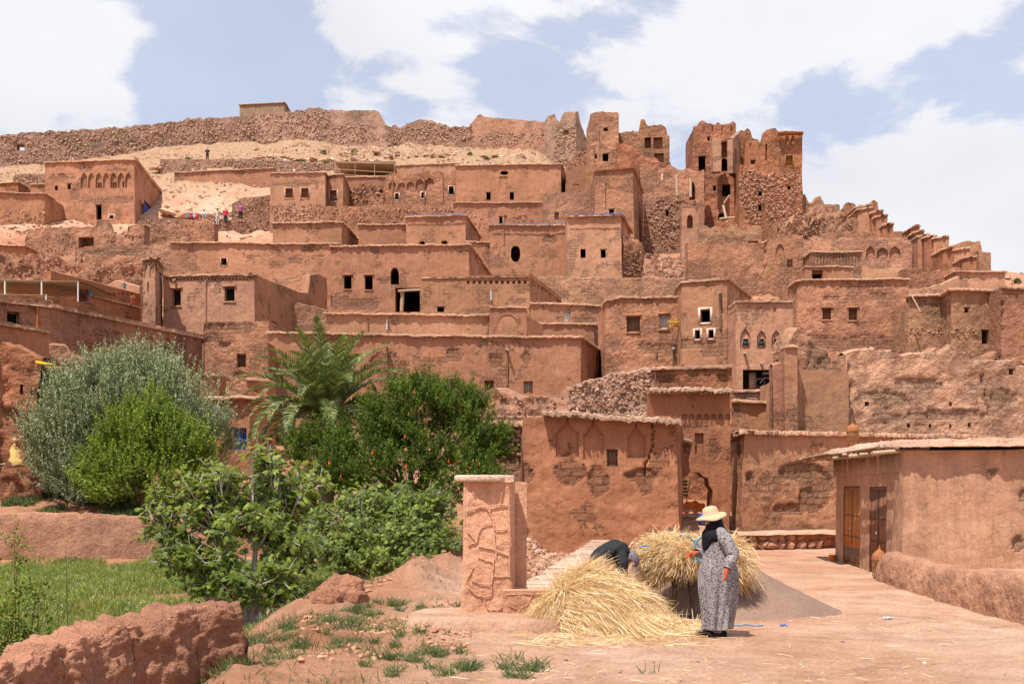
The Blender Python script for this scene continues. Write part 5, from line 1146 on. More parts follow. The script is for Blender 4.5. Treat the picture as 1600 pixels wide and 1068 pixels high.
B('brick_courtyard_house', 'rough brick house with a dark store under its right corner', HOUSE, [(1420, 74), (1470, 74), (1484, 71.5), (1565, 72)], [(1420, 463), (1468, 463), (1484, 455), (1565, 456)], 580, mat=MUDR, tint=M3,
  ops=[('hole', 1506, 480, 1513, 488, dict(seg=2)), ('niche', 1547, 468, 1560, 502, dict(d=1.0, seg=2)), ('hole', 1534, 515, 1560, 537, dict(seg=2)), ('hole', 1471, 534, 1478, 541, dict(seg=0))], cell=.13, depth=4, fine=.06, stone=[(1422, 508, 1545, 525, 9, .24, 2), (1422, 508, 1470, 522, 9, .24, 0)], beams=[(1423, 459, 73, 1438, 487, 72.5, .05)])
coping([XY(1418, 74), XY(1470, 74), XY(1484, 71.5), XY(1566, 72)], lambda p: Zp(463, 74) if CX + F * p[0] / p[1] < 1470 else Zp(456, 72), ov=.2, parent=bpy.data.objects['brick_courtyard_house'])
B('right_edge_house', 'tall smooth house cut by the right edge of the view', HOUSE, [(1566, 70), (1700, 71)], 449, 600, tint=M1, cell=.15, depth=4, ov=.14, cracks=[([(1570, 470), (1568, 520)], .05)], mat=MUDR)
B('plain_right_house', 'plain low house with pale eave below the ridge stair walls', HOUSE, [(1494, 86), (1571, 86)], 425, 470, tint=M2, cell=.2, depth=3, ov=.2)
B('mid_right_wall', 'rough wall with stones between the three-arch wall and the plain low house', RUIN, [(1414, 88), (1500, 88)], [(1414, 420), (1440, 416), (1470, 421), (1500, 418)], 480, mat=MUDR, tint=M1, thick=1.5, cell=.18, fine=.1, rough=.2, cap=False)
B('sloping_mud_face', 'smooth sloping mud face between the brick courtyard and the plain low house', RUIN, [(1420, 80), (1500, 80)], [(1420, 452), (1440, 450), (1475, 442), (1500, 432)], 480, tint=M2, thick=1.5, cell=.18, fine=.05, rough=.1, cap=False)
B('small_platform', 'flat mud ledge under the three-arch wall', WALL, [(1345, 90), (1420, 89.5)], [(1345, 421), (1420, 420)], 450, tint=M2, thick=1.0, cell=.18, cap=False, rough=.06)

# stair-like parapet ends climbing the right ridge
for i, (x0, x1, y, yb, Y) in enumerate([(1333, 1362, 327, 345, 107), (1336, 1363, 331, 350, 105.5), (1358, 1379, 335, 355, 104), (1365, 1386, 342, 364, 103), (1375, 1395, 356, 366, 102), (1419, 1436, 359, 372, 101), (1424, 1443, 367, 385, 100), (1430, 1452, 373, 420, 99), (1440, 1463, 374, 421, 98), (1455, 1482, 375, 421, 97), (1468, 1489, 393, 412, 95), (1486, 1515, 394, 416, 94), (1500, 1525, 407, 425, 92)]):
    which_ = ['topmost', 'second', 'third', 'fourth', 'fifth', 'sixth', 'seventh', 'eighth', 'ninth', 'tenth', 'eleventh', 'twelfth', 'lowest'][i]
    B('stair_parapet', f'{which_} slanted mud parapet of the stairs down the right ridge, counted from the towers', WALL, [(x0, Y + 1.6), (x0 + 3, Y + 1.0), (x1, Y)], y, yb, tint=M1 if i % 2 else M5, cell=.25, depth=2.2, ov=.14, th=.1, group='slanted parapets along the right ridge', hidden_left=True)
B('ridge_block_ruin', 'pale two-lobed block of old wall on the far right ridge', RUIN, [(1488, 108), (1535, 108)], [(1488, 384), (1500, 380), (1515, 375), (1517, 378), (1533, 376), (1535, 392)], 410, mat=MUDR, tint=M2, thick=1.2, cell=.2, fine=.06, rough=.1, cap=False)
B('ridge_low_block', 'small pale wall remnant at the right end of the ridge block', RUIN, [(1530, 107), (1549, 107)], [(1530, 394), (1549, 394)], 415, mat=MUDR, tint=M2, thick=1, cell=.2, fine=.06, rough=.1, cap=False)

# --- ramparts
B('rampart_left', 'long rubble rampart along the skyline, tall and eroded, pierced by a ragged hole', WALL, [(-160, 156), (400, 160)],
  [(-160, 218), (0, 212), (80, 205), (180, 199), (260, 192), (300, 185), (370, 182), (402, 180)], 262, mat=STONEM, tint=(0.430, 0.267, 0.181), thick=1.2, cell=.3, amp=.2, fine=.14, rough=.35, cap=False,
  stone=[(-100, 172, 400, 262, 3.2, .42, 0)], ops=[('through', 26, 226, 38, 235, dict(d=1.2, seg=0, thru=1))])
B('rampart_middle', 'highest stretch of rubble rampart with a plastered top left of the saddle', WALL, [(399, 159.6), (607, 157)],
  [(399, 180), (450, 174), (500, 168), (515, 172), (590, 172), (594, 180), (600, 190), (607, 197)], 240, mat=STONEM, tint=(.43, .265, .18), thick=1.2, cell=.3, amp=.2, fine=.1, rough=.25, cap=False, stone=[(399, 168, 515, 222, 3.6, .42), (515, 192, 607, 222, 4, .42)])
B('rampart_gap', 'collapsed low stretch of rampart in the saddle of the skyline', WALL, [(605, 157), (740, 155)], [(605, 195), (622, 200), (640, 190), (658, 187), (675, 190), (700, 196), (728, 198), (740, 190)], 225, mat=STONEM, tint=(0.430, 0.258, 0.172), thick=1.2, cell=.3, amp=.2, fine=.14, rough=.4, cap=False, stone=[(605, 187, 740, 222, 4, .42)])
B('rampart_right', 'plastered rampart with a horned left end before the round watch tower', WALL, [(738, 154), (858, 152)], [(738, 190), (745, 182), (750, 177), (755, 182), (790, 185), (858, 191)], 228, mat=MUDR, tint=M3, thick=1.0, cell=.3, amp=.1, fine=.05, rough=.1, cap=False, stone=[(738, 205, 858, 226, 4, .38)])
B('watch_tower', 'round-shouldered rubble watch tower with two horns at the end of the rampart', TOWER, [(850, 150), (866, 147), (900, 147), (922, 151)], [(850, 200), (852, 183), (856, 180), (868, 178), (870, 188), (876, 190), (878, 178), (884, 175), (904, 174), (908, 192), (914, 210), (922, 235)], 275, mat=MUDR, tint=(.47, .30, .195), cell=.3, amp=.15, fine=.15, rough=.15, depth=4,
  stone=[(850, 195, 922, 270, 4, .36, 1), (868, 195, 900, 270, 4, .36, 1)], ops=[('niche', 881, 203, 889, 210, dict(d=.4))])
B('watch_tower_rubble', 'spill of stones between the watch tower and the left ruined tower', RUIN, [(893, 128), (930, 126)], [(893, 245), (905, 236), (925, 232), (930, 240)], 270, mat=STONEM, tint=M1, thick=1.5, cell=.25, fine=.15, rough=.3, cap=False, stone=[(893, 232, 930, 262, 5, .36)])
B('ridge_granary', 'small flat-roofed building on top of the skyline rampart', HOUSE, [(374, 161), (445, 160), (462, 168)], 164, 190, tint=(0.344, 0.224, 0.155), cell=.35, depth=5, ov=.2)

# strips of blue plastic sheet under three roof edges
BLUEP = plain('blue_sheet', (.10, .17, .42))
for nm, px0, Y0, px1, Y1, py in (('blue_edged_house', 634, 95, 729, 94.5, 339), ('round_hole_house', 766, 92, 884, 92, 352), ('two_window_block', 886, 88, 974, 87.5, 338)):
    r_ = bpy.data.objects[nm]; z = Zp(py, Y0) + .07; a, b_ = XY(px0, Y0), XY(px1, Y1); n = 24; t = np.linspace(0, 1, n)[:, None]; P = np.concatenate([a + (b_ - a) * t, np.full((n, 1), z)], 1); P[:, 1] -= .22; P[:, 2] += rng.uniform(-.03, .03, n)
    q = MB(); q.tube(P, rng.uniform(.012, .05, n), 5); q.build('blue_edge', BLUEP, r_)
# ------------------------------------------------------------------ plants
def leaf_mat(name, c0, c1, c2, back=None, trans=.25, rough=.5, spec=.3):
    m, t, b = nodemat(name)
    g = NN(t, 'ShaderNodeNewGeometry'); isl = g.outputs['Random Per Island']
    c = ramp(t, isl, [(0, c0), (.6, c1), (1, c2)])
    c = mixc(t, 1.0, c, ramp(t, noise_node(t, g.outputs['Position'], 1.6, 3), [(.35, (.70, .72, .75)), (.65, (1.25, 1.2, 1.0))]), 'MULTIPLY')
    if back: c = mixc(t, g.outputs['Backfacing'], c, back)
    t.links.new(c, b.inputs['Base Color']); b.inputs['Roughness'].default_value = rough; b.inputs['Specular IOR Level'].default_value = spec
    tr = NN(t, 'ShaderNodeBsdfTranslucent'); t.links.new(mixc(t, 1.0, c, (1.3, 1.5, .6), 'MULTIPLY'), tr.inputs[0])
    ms = NN(t, 'ShaderNodeMixShader'); ms.inputs[0].default_value = trans
    t.links.new(b.outputs[0], ms.inputs[1]); t.links.new(tr.outputs[0], ms.inputs[2]); t.links.new(ms.outputs[0], t.nodes['Material Output'].inputs[0])
    return m
OLIVE = leaf_mat('olive_leaf', (.09, .12, .045), (.20, .24, .105), (.40, .43, .26), back=(.38, .41, .26), trans=.15)
LIME = leaf_mat('bright_leaf', (.09, .14, .018), (.185, .25, .032), (.35, .41, .08), trans=.35)
POME = leaf_mat('pomegranate_leaf', (.035, .07, .006), (.085, .14, .012), (.22, .27, .035), trans=.3)
FIG = leaf_mat('fig_leaf', (.05, .08, .010), (.12, .165, .025), (.26, .30, .065), back=(.33, .36, .13), trans=.28, rough=.5, spec=.25)
PALML = leaf_mat('palm_leaflet', (.08, .105, .035), (.175, .205, .075), (.38, .40, .20), trans=.2, rough=.4)
GRASSM = leaf_mat('grass_blade', (.12, .17, .035), (.22, .27, .065), (.42, .41, .18), trans=.35)
WEED = leaf_mat('weed_leaf', (.075, .105, .04), (.13, .165, .065), (.22, .24, .11), trans=.3)
BARK = plain('pale_bark', (.46, .41, .36), nz=.25, sc=14, bump=.006)
BARKD = plain('brown_bark', (.17, .12, .08), nz=.3, sc=14, bump=.01)
FLOWER = plain('red_flower', (.70, .07, .015), nz=.1)
WFLOWER = plain('white_petals', (.80, .78, .72), nz=.05)

def unit(v): return v / (np.linalg.norm(v, axis=-1, keepdims=True) + 1e-9)
def rdir(n): return unit(rng.normal(size=(n, 3)))
def leaves(mb, base, direc, nor, L, Wd, fold=.25, droop=.15):
    """pointed leaves folded along the midrib"""
    n = len(base); L = np.broadcast_to(L, (n,))[:, None]; Wd = np.broadcast_to(Wd, (n,))[:, None]
    d = unit(direc); s = unit(np.cross(d, nor)); u = np.cross(s, d)
    b = base; m = base + d * L * .5 - u * fold * Wd * .5; tp = base + d * L - u * droop * L
    l = base + d * L * .42 + s * Wd * .5; r = base + d * L * .42 - s * Wd * .5
    V = np.stack([b, l + u * fold * Wd * .5, tp, r + u * fold * Wd * .5], 1).reshape(-1, 3); k = np.arange(n)[:, None, None] * 4
    Fc = (np.array([[0, 2, 1], [0, 3, 2]])[None] + k).reshape(-1, 3)
    mb.add(V, Fc)
def crown_points(blobs, n, shell=.35, sd=3):
    """points in the outer shell of a set of ellipsoids (centre, radii), lumpy; returns points and outward directions"""
    w = np.array([b[1][0] * b[1][1] + b[1][0] * b[1][2] for b in blobs]); w = w / w.sum(); P = []; D = []
    for (c, r), ww in zip(blobs, w):
        k = int(n * ww * 1.6); d = rdir(k); d = d[d[:, 2] > -.65]; k = len(d)
        rad = 1 - shell * rng.uniform(0, 1, k) ** 1.6
        rad = rad * (1 + .30 * fbm(d * 2.2 + np.array(c), 2, sd) + .34 * fbm(d * 4.6 + np.array(c), 2, sd + 1))
        P.append(np.array(c) + d * np.array(r) * rad[:, None]); D.append(unit(d / np.array(r)))
    P = np.concatenate(P); D = np.concatenate(D)
    # drop those that lie deep inside another blob
    deep = np.zeros(len(P), bool)
    for c, r in blobs: deep |= np.linalg.norm((P - np.array(c)) / np.array(r), axis=1) < (1 - shell - .05)
    gap = fbm(P * 1.5, 2, 203) < -.10 + .06 * rng.normal(size=len(P))
    deep |= gap
    return P[~deep], D[~deep]
def shoots(mb, P, D, up, length, nl, L, Wd, spread=.9, fold=.25):
    """leafy shoots starting at P, growing along D bent upwards"""
    n = len(P); d = unit(D + np.array([0, 0, up]) + .35 * rng.normal(size=(n, 3))); ln = length * rng.uniform(.5, 1.3, n)
    t = (np.arange(nl) + .5) / nl
    bend = np.array([0, 0, 1.0])[None, None] * (t ** 2)[None, :, None] * .15 * up
    C = P[:, None] + (d[:, None] * t[None, :, None] + bend) * ln[:, None, None]
    a = rdir(n * nl).reshape(n, nl, 3); side = unit(a - (a * d[:, None]).sum(-1, keepdims=True) * d[:, None])
    ld = unit(d[:, None] * (1 - spread * .6) + side * spread)
    nor = unit(np.array([0, 0, 1.0]) + .7 * rng.normal(size=(n, nl, 3)))
    k = n * nl
    leaves(mb, C.reshape(k, 3), ld.reshape(k, 3), nor.reshape(k, 3), L * rng.uniform(.6, 1.2, k), Wd * rng.uniform(.7, 1.2, k), fold)
def limbs(mb, root, tips, r0, r1=.02, wob=.15, n=7):
    for tpt in tips:
        a = np.array(root, float); b = np.array(tpt, float); t = np.linspace(0, 1, n)[:, None]
        m = a + (b - a) * t; m[:, 2] += .18 * np.linalg.norm(b - a) * np.sin(t[:, 0] * math.pi) * .5
        m[1:-1] += rng.normal(size=(n - 2, 3)) * wob * np.linalg.norm(b - a) * .12
        mb.tube(m, np.linspace(r0, r1, n), 7, jit=.08)
def blob(px, py, Y, rx, ry, rd=None):
    c = W(px, py, Y); s = Y / F
    return (c, (rx * s, (rd if rd is not None else rx * s * .8), ry * s))
def tree(name, label, blobs, trunk, leafm, barkm, n, shoot, nl, L, Wd, up=.6, spread=.9, r0=.16, group=None, branches=9, fruit=None, shell=.35, inner=0):
    t = thing(name, label, 'tree', tuple(float(v) for v in trunk), group)
    mb = MB(); tips = [np.array(b[0]) + rng.normal(size=3) * np.array(b[1]) * .3 for b in blobs for _ in range(2)][:branches * 2]
    fork = np.array(trunk) + np.array([0, 0, .35 * (blobs[0][0][2] - trunk[2])])
    mb.tube(np.array([np.array(trunk) - [0, 0, .2], (np.array(trunk) + fork) / 2 + [.04, 0, 0], fork]), [r0 * 1.25, r0, r0 * .8], 9, jit=.08)
    limbs(mb, fork, tips, r0 * .55, .015); mb.build('trunk', barkm, t)
    P, D = crown_points(blobs, n, shell); mb = MB(); shoots(mb, P, D, up, shoot, nl, L, Wd, spread)
    if inner:
        c = np.array([b[0] for b in blobs]); k = rng.integers(0, len(blobs), inner); q = np.array([blobs[i][0] + rdir(1)[0] * np.array(blobs[i][1]) * .6 * rng.uniform() ** .4 for i in k])
        shoots(mb, q, rdir(inner), .3, shoot, nl, L, Wd, spread)
    mb.build('crown', leafm, t, smooth=False)
    return t, P, D
gz = lambda x, y: H1(x, y)
x, y = XY(215, 43.5)
tree('olive_tree', 'large silvery green olive tree behind the garden wall on the left',
     [blob(150, 655, 43, 72, 72), blob(205, 630, 43.5, 80, 66), blob(280, 650, 43.5, 70, 62), blob(110, 700, 42.5, 62, 70), blob(308, 705, 43.5, 50, 62), blob(190, 590, 43.5, 36, 30), blob(240, 592, 43.5, 30, 26), blob(60, 680, 43, 26, 40), blob(130, 750, 42.5, 60, 50), blob(215, 700, 44, 90, 80)],
     (x, y, gz(x, y)), OLIVE, BARKD, 6000, .78, 30, .115, .034, up=1.5, spread=.7, r0=.28, inner=900)
x, y = XY(225, 40.6)
tree('bright_green_tree', 'bright yellow-green leafy tree in front of the olive tree',
     [blob(220, 690, 40.5, 62, 50), blob(262, 712, 40.5, 58, 50), blob(170, 735, 40, 42, 40), blob(225, 760, 40, 75, 42), blob(240, 655, 40.6, 36, 34), blob(300, 745, 40.4, 32, 34), blob(140, 755, 40, 22, 22)],
     (x, y, gz(x, y)), LIME, BARKD, 2400, .62, 24, .095, .06, up=1.2, r0=.14, inner=200)
x, y = XY(640, 36)
tr, P_, D_ = tree('pomegranate_tree', 'dense dark green pomegranate tree dotted with red flowers',
     [blob(640, 655, 35.5, 72, 58), blob(720, 650, 35.5, 50, 48), blob(590, 690, 35.2, 56, 58), blob(700, 700, 35, 86, 66), blob(600, 745, 34.6, 80, 50), blob(520, 735, 34.6, 62, 48), blob(745, 680, 35, 42, 46), blob(690, 752, 34, 90, 50), blob(500, 700, 35, 44, 36), blob(668, 612, 36, 22, 20), blob(770, 700, 35, 26, 26)],
     (x, y, .0), POME, BARKD, 8000, .42, 24, .08, .038, up=.55, r0=.15, inner=1200)
fm = MB()
idx = rng.permutation(len(P_)); cnt = 0
for i in idx:
    if D_[i][1] > -.25 or cnt >= 26: continue
    p = P_[i] + D_[i] * .32; q = MB(); q.tube([p, p + np.array([0, -.02, -.05]), p + np.array([0, -.03, -.10])], [.012, .02, .03], 6); stones(q, np.array([p + np.array([0, -.03, -.10])]), .024, .5); q.build('flower', FLOWER, tr); cnt += 1

# fig tree with its large lobed leaves
def fig_outline():
    half = [(0, 0), (.12, .06), (.30, .10), (.42, .24), (.30, .36), (.24, .46), (.40, .66), (.34, .78), (.16, .62), (.15, .82), (0, 1.0)]
    return half
FO = fig_outline()
def fig_leaves(mb, B_, D_, N_, S_):
    n = len(B_); d = unit(D_); s = unit(np.cross(d, N_)); u = np.cross(s, d)
    h = np.array(FO); m = len(h)
    rib = [(0, 0), (0, .45), (0, 1.0)]
    pts = []
    for (a, b) in h: pts.append((a, b, -.18 * a - .12 * b * b))
    for (a, b) in h[1:-1]: pts.append((-a, b, -.18 * a - .12 * b * b))
    pts.append((0, .45, .0))
    pts = np.array(pts); k = len(pts)
    jit = 1 + .10 * rng.normal(size=(n, 1, 1))
    V = B_[:, None] + S_[:, None, None] * (pts[None, :, 0:1] * s[:, None] * jit + pts[None, :, 1:2] * d[:, None] + pts[None, :, 2:3] * u[:, None] * rng.uniform(.3, 2.4, (n, 1, 1)))
    R_ = list(range(m)); L_ = [0] + list(range(m, m + m - 2)) + [m - 1]; c = k - 1
    T = [(c, a, b) for a, b in zip(R_[:-1], R_[1:])] + [(c, b, a) for a, b in zip(L_[:-1], L_[1:])]
    T = (np.array(T)[None] + (np.arange(n) * k)[:, None, None]).reshape(-1, 3)
    mb.add(V.reshape(-1, 3), T)
def branchy(root, targets, mbk, r0=.05, lvl=2):
    """branches to targets; returns tips with directions"""
    tips = []
    for tg in targets:
        a = np.array(root, float); b = np.array(tg, float); n = 8; t = np.linspace(0, 1, n)[:, None]
        c1 = a + (b - a) * .45 + np.array([rng.normal() * .12, rng.normal() * .12, .22 * np.linalg.norm(b - a)])
        P = (1 - t) ** 2 * a + 2 * t * (1 - t) * c1 + t ** 2 * b; P[1:-1] += rng.normal(size=(n - 2, 3)) * .02
        mbk.tube(P, np.linspace(r0, r0 * .3, n), 6)
        tips.append((P[-1], unit(P[-1] - P[-3])))
        for k in range(lvl * 2):
            j = rng.integers(3, n - 1); d = unit(unit(P[j] - P[j - 1]) + .9 * rdir(1)[0] + np.array([0, 0, .4])); e = P[j] + d * rng.uniform(.2, .5)
            mm = (P[j] + e) / 2 + rng.normal(size=3) * .03
            mbk.tube([P[j], mm, e], [r0 * .4, r0 * .28, r0 * .16], 5); tips.append((e, d))
    return tips
def fig(name, label, rootp, blobs, nT, L, r0, per=9, single=0, cat='tree', twig=.04, lvl=2):
    t = thing(name, label, cat, tuple(float(v) for v in rootp)); mbk = MB(); tg = []
    w = np.array([b[1][0] * b[1][2] for b in blobs]); w /= w.sum()
    for (c, r), ww in zip(blobs, w):
        k = max(2, int(nT * ww)); d = rdir(k); d[:, 2] = np.abs(d[:, 2]) * 1.0 - .35 * rng.uniform(0, 1, k); d = unit(d)
        tg += list(np.array(c) + d * np.array(r) * rng.uniform(.45, 1.0, (k, 1)))
    forks = [np.array(b[0]) * .55 + np.array(rootp) * .45 + rng.normal(size=3) * .1 for b in blobs]
    for f in forks:
        mbk.tube([np.array(rootp) - [0, 0, .15], (np.array(rootp) + f) / 2 + rng.normal(size=3) * .05, f], [r0, r0 * .8, r0 * .55], 8)
    tips = []
    for v in tg:
        j = int(np.argmin([np.linalg.norm(v - f) for f in forks])); tips += branchy(forks[j], [v], mbk, twig, lvl)
    mbk.build('trunk', BARK, t)
    TP = np.array([a for a, _ in tips]); TD = np.array([b for _, b in tips]); n = len(TP)
    TP = np.repeat(TP, per, 0); TD = np.repeat(TD, per, 0); k = len(TP)
    a = rdir(k); side = unit(a - (a * TD).sum(1, keepdims=True) * TD)
    back = rng.uniform(0, .22, k)[:, None]
    B0 = TP - TD * back; ld = unit(side + TD * rng.uniform(-.1, .7, (k, 1)) + np.array([0, 0, -.15])); pet = rng.uniform(.3, .6, (k, 1)) * L
    B1 = B0 + ld * pet; N_ = unit(TD * .6 + np.array([0, 0, .9]) + .45 * rng.normal(size=(k, 3)) + np.array([-.25, -.35, 0]))
    S_ = L * rng.uniform(.6, 1.25, k)
    order = np.argsort(B1[:, 1] - S_ * 3)
    if single:
        for i in order[:single]:
            q = MB(); fig_leaves(q, B1[i:i + 1], ld[i:i + 1], N_[i:i + 1], S_[i:i + 1]); q.build('leaf', FIG, t)
        order = order[single:]
    q = MB(); fig_leaves(q, B1[order], ld[order], N_[order], S_[order]); stuff(q.build('foliage', FIG, t))
    return t
x, y = XY(385, 20.4)
fig('fig_tree', 'sprawling fig tree with large lobed leaves and pale branches in the garden', (x, y, gz(x, y)),
    [blob(270, 810, 20.6, 55, 62, .7), blob(345, 760, 21, 50, 60, .7), blob(410, 730, 21.4, 36, 48, .6), blob(300, 880, 20.2, 62, 46, .7), blob(390, 840, 20.6, 62, 66, .8), blob(445, 800, 21.6, 46, 62, .7), blob(400, 920, 20.2, 60, 46, .7), blob(455, 870, 20.8, 42, 50, .7), blob(235, 845, 20.4, 32, 28, .5), blob(480, 760, 22, 34, 40, .6), blob(330, 930, 20, 50, 30, .6), blob(445, 940, 20.4, 40, 36, .6)],
    165, .15, .08, per=7, single=300, twig=.03)
x, y = XY(600, 27)
fig('fig_shrub', 'low spreading fig shrub left of the carved pillar', (x, y, gz(x, y)),
    [blob(560, 800, 27, 52, 40, .9), blob(620, 795, 27, 50, 42, .9), blob(680, 800, 26.6, 46, 44, .8), blob(560, 855, 26, 60, 44, .9), blob(640, 850, 26, 60, 50, .9), blob(700, 850, 26, 32, 40, .6), blob(520, 865, 26, 30, 36, .7), blob(560, 890, 25.4, 60, 30, .7), blob(650, 880, 25.4, 60, 24, .6)],
    300, .125, .05, per=7, single=0, cat='shrub', twig=.018)
x, y = XY(460, 29)
fig('fig_shrub', 'leafy fig shrub in the shade between the fig tree and the pomegranate', (x, y, gz(x, y)),
    [blob(450, 800, 29, 40, 44, .8), blob(490, 830, 28.5, 44, 48, .8), blob(470, 880, 27, 44, 40, .8), blob(420, 770, 29, 30, 46, .7)], 150, .13, .05, per=7, cat='shrub', twig=.018)

# date palm
def palm():
    Y = 38.5; c = W(510, 655, Y); x, y = c[0], c[1]; g = gz(x, y)
    t = thing('date_palm', 'young date palm with arching grey-green fronds in front of the long house', 'palm tree', (float(x), float(y), g))
    mb = MB(); zz = np.linspace(g - .2, c[2] - .1, 14); rr = .26 + .05 * (np.arange(14) % 2); mb.tube(np.stack([x + 0 * zz, y + 0 * zz, zz], -1), rr, 12, jit=.06); mb.build('trunk', BARKD, t)
    nf = 70
    for k in range(nf):
        az = k * 2.39996 + rng.uniform(-.2, .2); e = (k + .5) / nf; el = math.radians(86 - 78 * e ** .85) + rng.uniform(-.07, .07)
        Lf = rng.uniform(3.0, 3.9) * (1 - .12 * (e > .8)); n = 22; s = np.linspace(0, 1, n)
        out = np.array([math.cos(az), math.sin(az), 0.0]); P = []; p = c + out * .12 + np.array([0, 0, rng.uniform(-.1, .1)]); a = el; drop = (1.15 + .5 * e) * (.55 + .9 * math.cos(el))
        for i in range(n):
            P.append(p.copy()); aa = el - drop * s[i] ** 1.7; p = p + (out * math.cos(aa) + np.array([0, 0, math.sin(aa)])) * Lf / n
        P = np.array(P); T = unit(np.gradient(P, axis=0)); sd = unit(np.cross(T, np.array([0, 0, 1.0]) + .001)); upv = np.cross(sd, T)
        f = MB(); f.tube(P, np.linspace(.028, .006, n), 5)
        m = 84; ts = np.linspace(.14, .99, m); idx = ts * (n - 1)
        for sg in (-1, 1):
            B_ = np.stack([np.interp(idx, np.arange(n), P[:, q]) for q in range(3)], -1); TT = unit(np.stack([np.interp(idx, np.arange(n), T[:, q]) for q in range(3)], -1))
            SS = unit(np.stack([np.interp(idx, np.arange(n), sd[:, q]) for q in range(3)], -1)); UU = np.cross(SS, TT)
            ll = .46 * np.sin(np.clip(ts * 1.02, 0, 1) * math.pi * .86 + .32) * rng.uniform(.85, 1.12, m) + .06
            d = unit(SS * sg * .80 + TT * rng.uniform(.55, .8, (m, 1)) + UU * rng.uniform(.15, .55, (m, 1))); d2 = unit(d + np.array([0, 0, -.35]))
            w = UU * .0 + unit(np.cross(d, UU + .3 * rng.normal(size=(m, 3)))) * .018
            q1 = B_ + d * ll[:, None] * .5; q2 = q1 + d2 * ll[:, None] * .5
            V = np.stack([B_ - w * .7, B_ + w * .7, q1 - w, q1 + w, q2], 1).reshape(-1, 3); kk = (np.arange(m) * 5)[:, None, None]
            f.add(V, (np.array([[0, 1, 3], [0, 3, 2], [2, 3, 4]])[None] + kk).reshape(-1, 3))
        f.build('frond', PALML, t, smooth=False)
palm()

# grass and weeds (nobody could count them)
def blades(P, H_, Wd, mat, name, label, lean=.35, extra=None):
    n = len(P); d = rng.normal(size=(n, 3)) * lean; d[:, 2] = 1; d = unit(d); a = rdir(n); s = unit(np.cross(d, a)) * Wd
    H_ = np.broadcast_to(H_, (n,))[:, None]; m = P + d * H_ * .55; tp = m + unit(d + np.concatenate([rng.normal(size=(n, 2)) * .5, -.2 * np.ones((n, 1))], 1)) * H_ * .5
    mb = MB(); V = np.stack([P - s * .5, P + s * .5, m - s * .4, m + s * .4, tp], 1).reshape(-1, 3)
    mb.add(V, (np.array([[0, 1, 3], [0, 3, 2], [2, 3, 4]])[None] + (np.arange(n) * 5)[:, None, None]).reshape(-1, 3))
    if extra: extra(mb)
    o = mb.build(name, mat, smooth=False); tag(o, label, 'grass', kind='stuff'); return o
def scatter(n, fn, x0, x1, y0, y1, power=1.0):
    x = rng.uniform(x0, x1, n); y = y0 + (y1 - y0) * rng.uniform(0, 1, n) ** power; m = fn(x, y) > rng.uniform(0, 1, n); x, y = x[m], y[m]
    return np.stack([x, y, HZ(x, y)], -1)
def garden_mask(x, y):
    xb = np.interp(y, _BY, _BX); q = np.stack([x, y, 0 * x], -1)
    bare = fbm(q * .45, 3, 61); px = CX + F * x / y
    return sstep(.7, 1.8, xb - x) * sstep(-.55, -.30, bare) * (px > -120) * (.45 + .55 * sstep(.1, -.1, fbm(q * 1.6, 2, 63)))
G1 = scatter(190000, garden_mask, -17, -2.5, 10.5, 38.4, .8)
blades(G1, rng.uniform(.08, .28, len(G1)), .010 + .0004 * G1[:, 1:2], GRASSM, 'grass', 'green garden grass behind the broken foreground wall')
G2 = scatter(900, garden_mask, -14, -3, 12, 36, .8)
mb = MB(); C = G2 + np.array([0, 0, .14]); stones(mb, C + rng.uniform(-.03, .05, C.shape), rng.uniform(.008, .02, len(C)), .5)
tag(mb.build('white_flowers', WFLOWER, smooth=False), 'tiny white flowers scattered over the garden grass', 'flowers', kind='stuff')
def bank_mask(x, y):
    xb = np.interp(y, _BY, _BX); q = np.stack([x, y, 0 * x], -1); d = xb - x
    return sstep(-2.4, -1.2, d) * sstep(1.8, .9, d) * sstep(.02, .22, fbm(q * 1.0, 3, 65)) * sstep(30, 26, y)
G3 = scatter(24000, bank_mask, -5, 1.6, 10.5, 30, .8)
blades(G3, rng.uniform(.05, .17, len(G3)), .011, WEED, 'bank_grass', 'tufts of wiry grass along the earth bank left of the pillar', lean=.7)
def tuft(cx, cy, r, n):
    k = rng.normal(size=(max(4, n // 70), 2)) * r * .55; j = rng.integers(0, len(k), int(n * .7)); x = cx + k[j, 0] * 1.3 + rng.normal(size=len(j)) * .045; y = cy + k[j, 1] + rng.normal(size=len(j)) * .045; return np.stack([x, y, HZ(x, y)], -1)
T_ = [tuft(*XY(px, Y), r, int(n * .55)) for px, Y, r, n in ((560, 17.2, .42, 1500), (545, 15.6, .35, 1200), (600, 18.5, .3, 700), (680, 13.2, .35, 900), (620, 12.6, .3, 700), (570, 13.6, .35, 700), (780, 11.8, .4, 900), (660, 11.6, .5, 900), (740, 12.0, .35, 600), (700, 18.0, .5, 1300), (840, 24, .4, 500), (860, 27, .4, 500), (620, 15.0, .4, 900), (815, 12.6, .2, 160), (1010, 11.9, .05, 40), (440, 13.5, .5, 1800), (420, 12.2, .5, 1800), (470, 14.6, .4, 1200), (395, 14.5, .5, 1500))]
blades(np.concatenate(T_), rng.uniform(.06, .2, sum(map(len, T_))), .009, WEED, 'weeds', 'weedy grass tufts around the earth mounds and plinth', lean=.8)
def slope_mask(x, y):
    q = np.stack([x, y, 0 * x], -1); return sstep(-.15, .1, fbm(q * .7, 3, 67))
G4 = scatter(30000, slope_mask, -19, -13.5, 40.5, 45)
blades(G4, rng.uniform(.08, .28, len(G4)), .035, WEED, 'slope_weeds', 'green weeds on the red slope behind the garden wall at the far left', lean=.6)
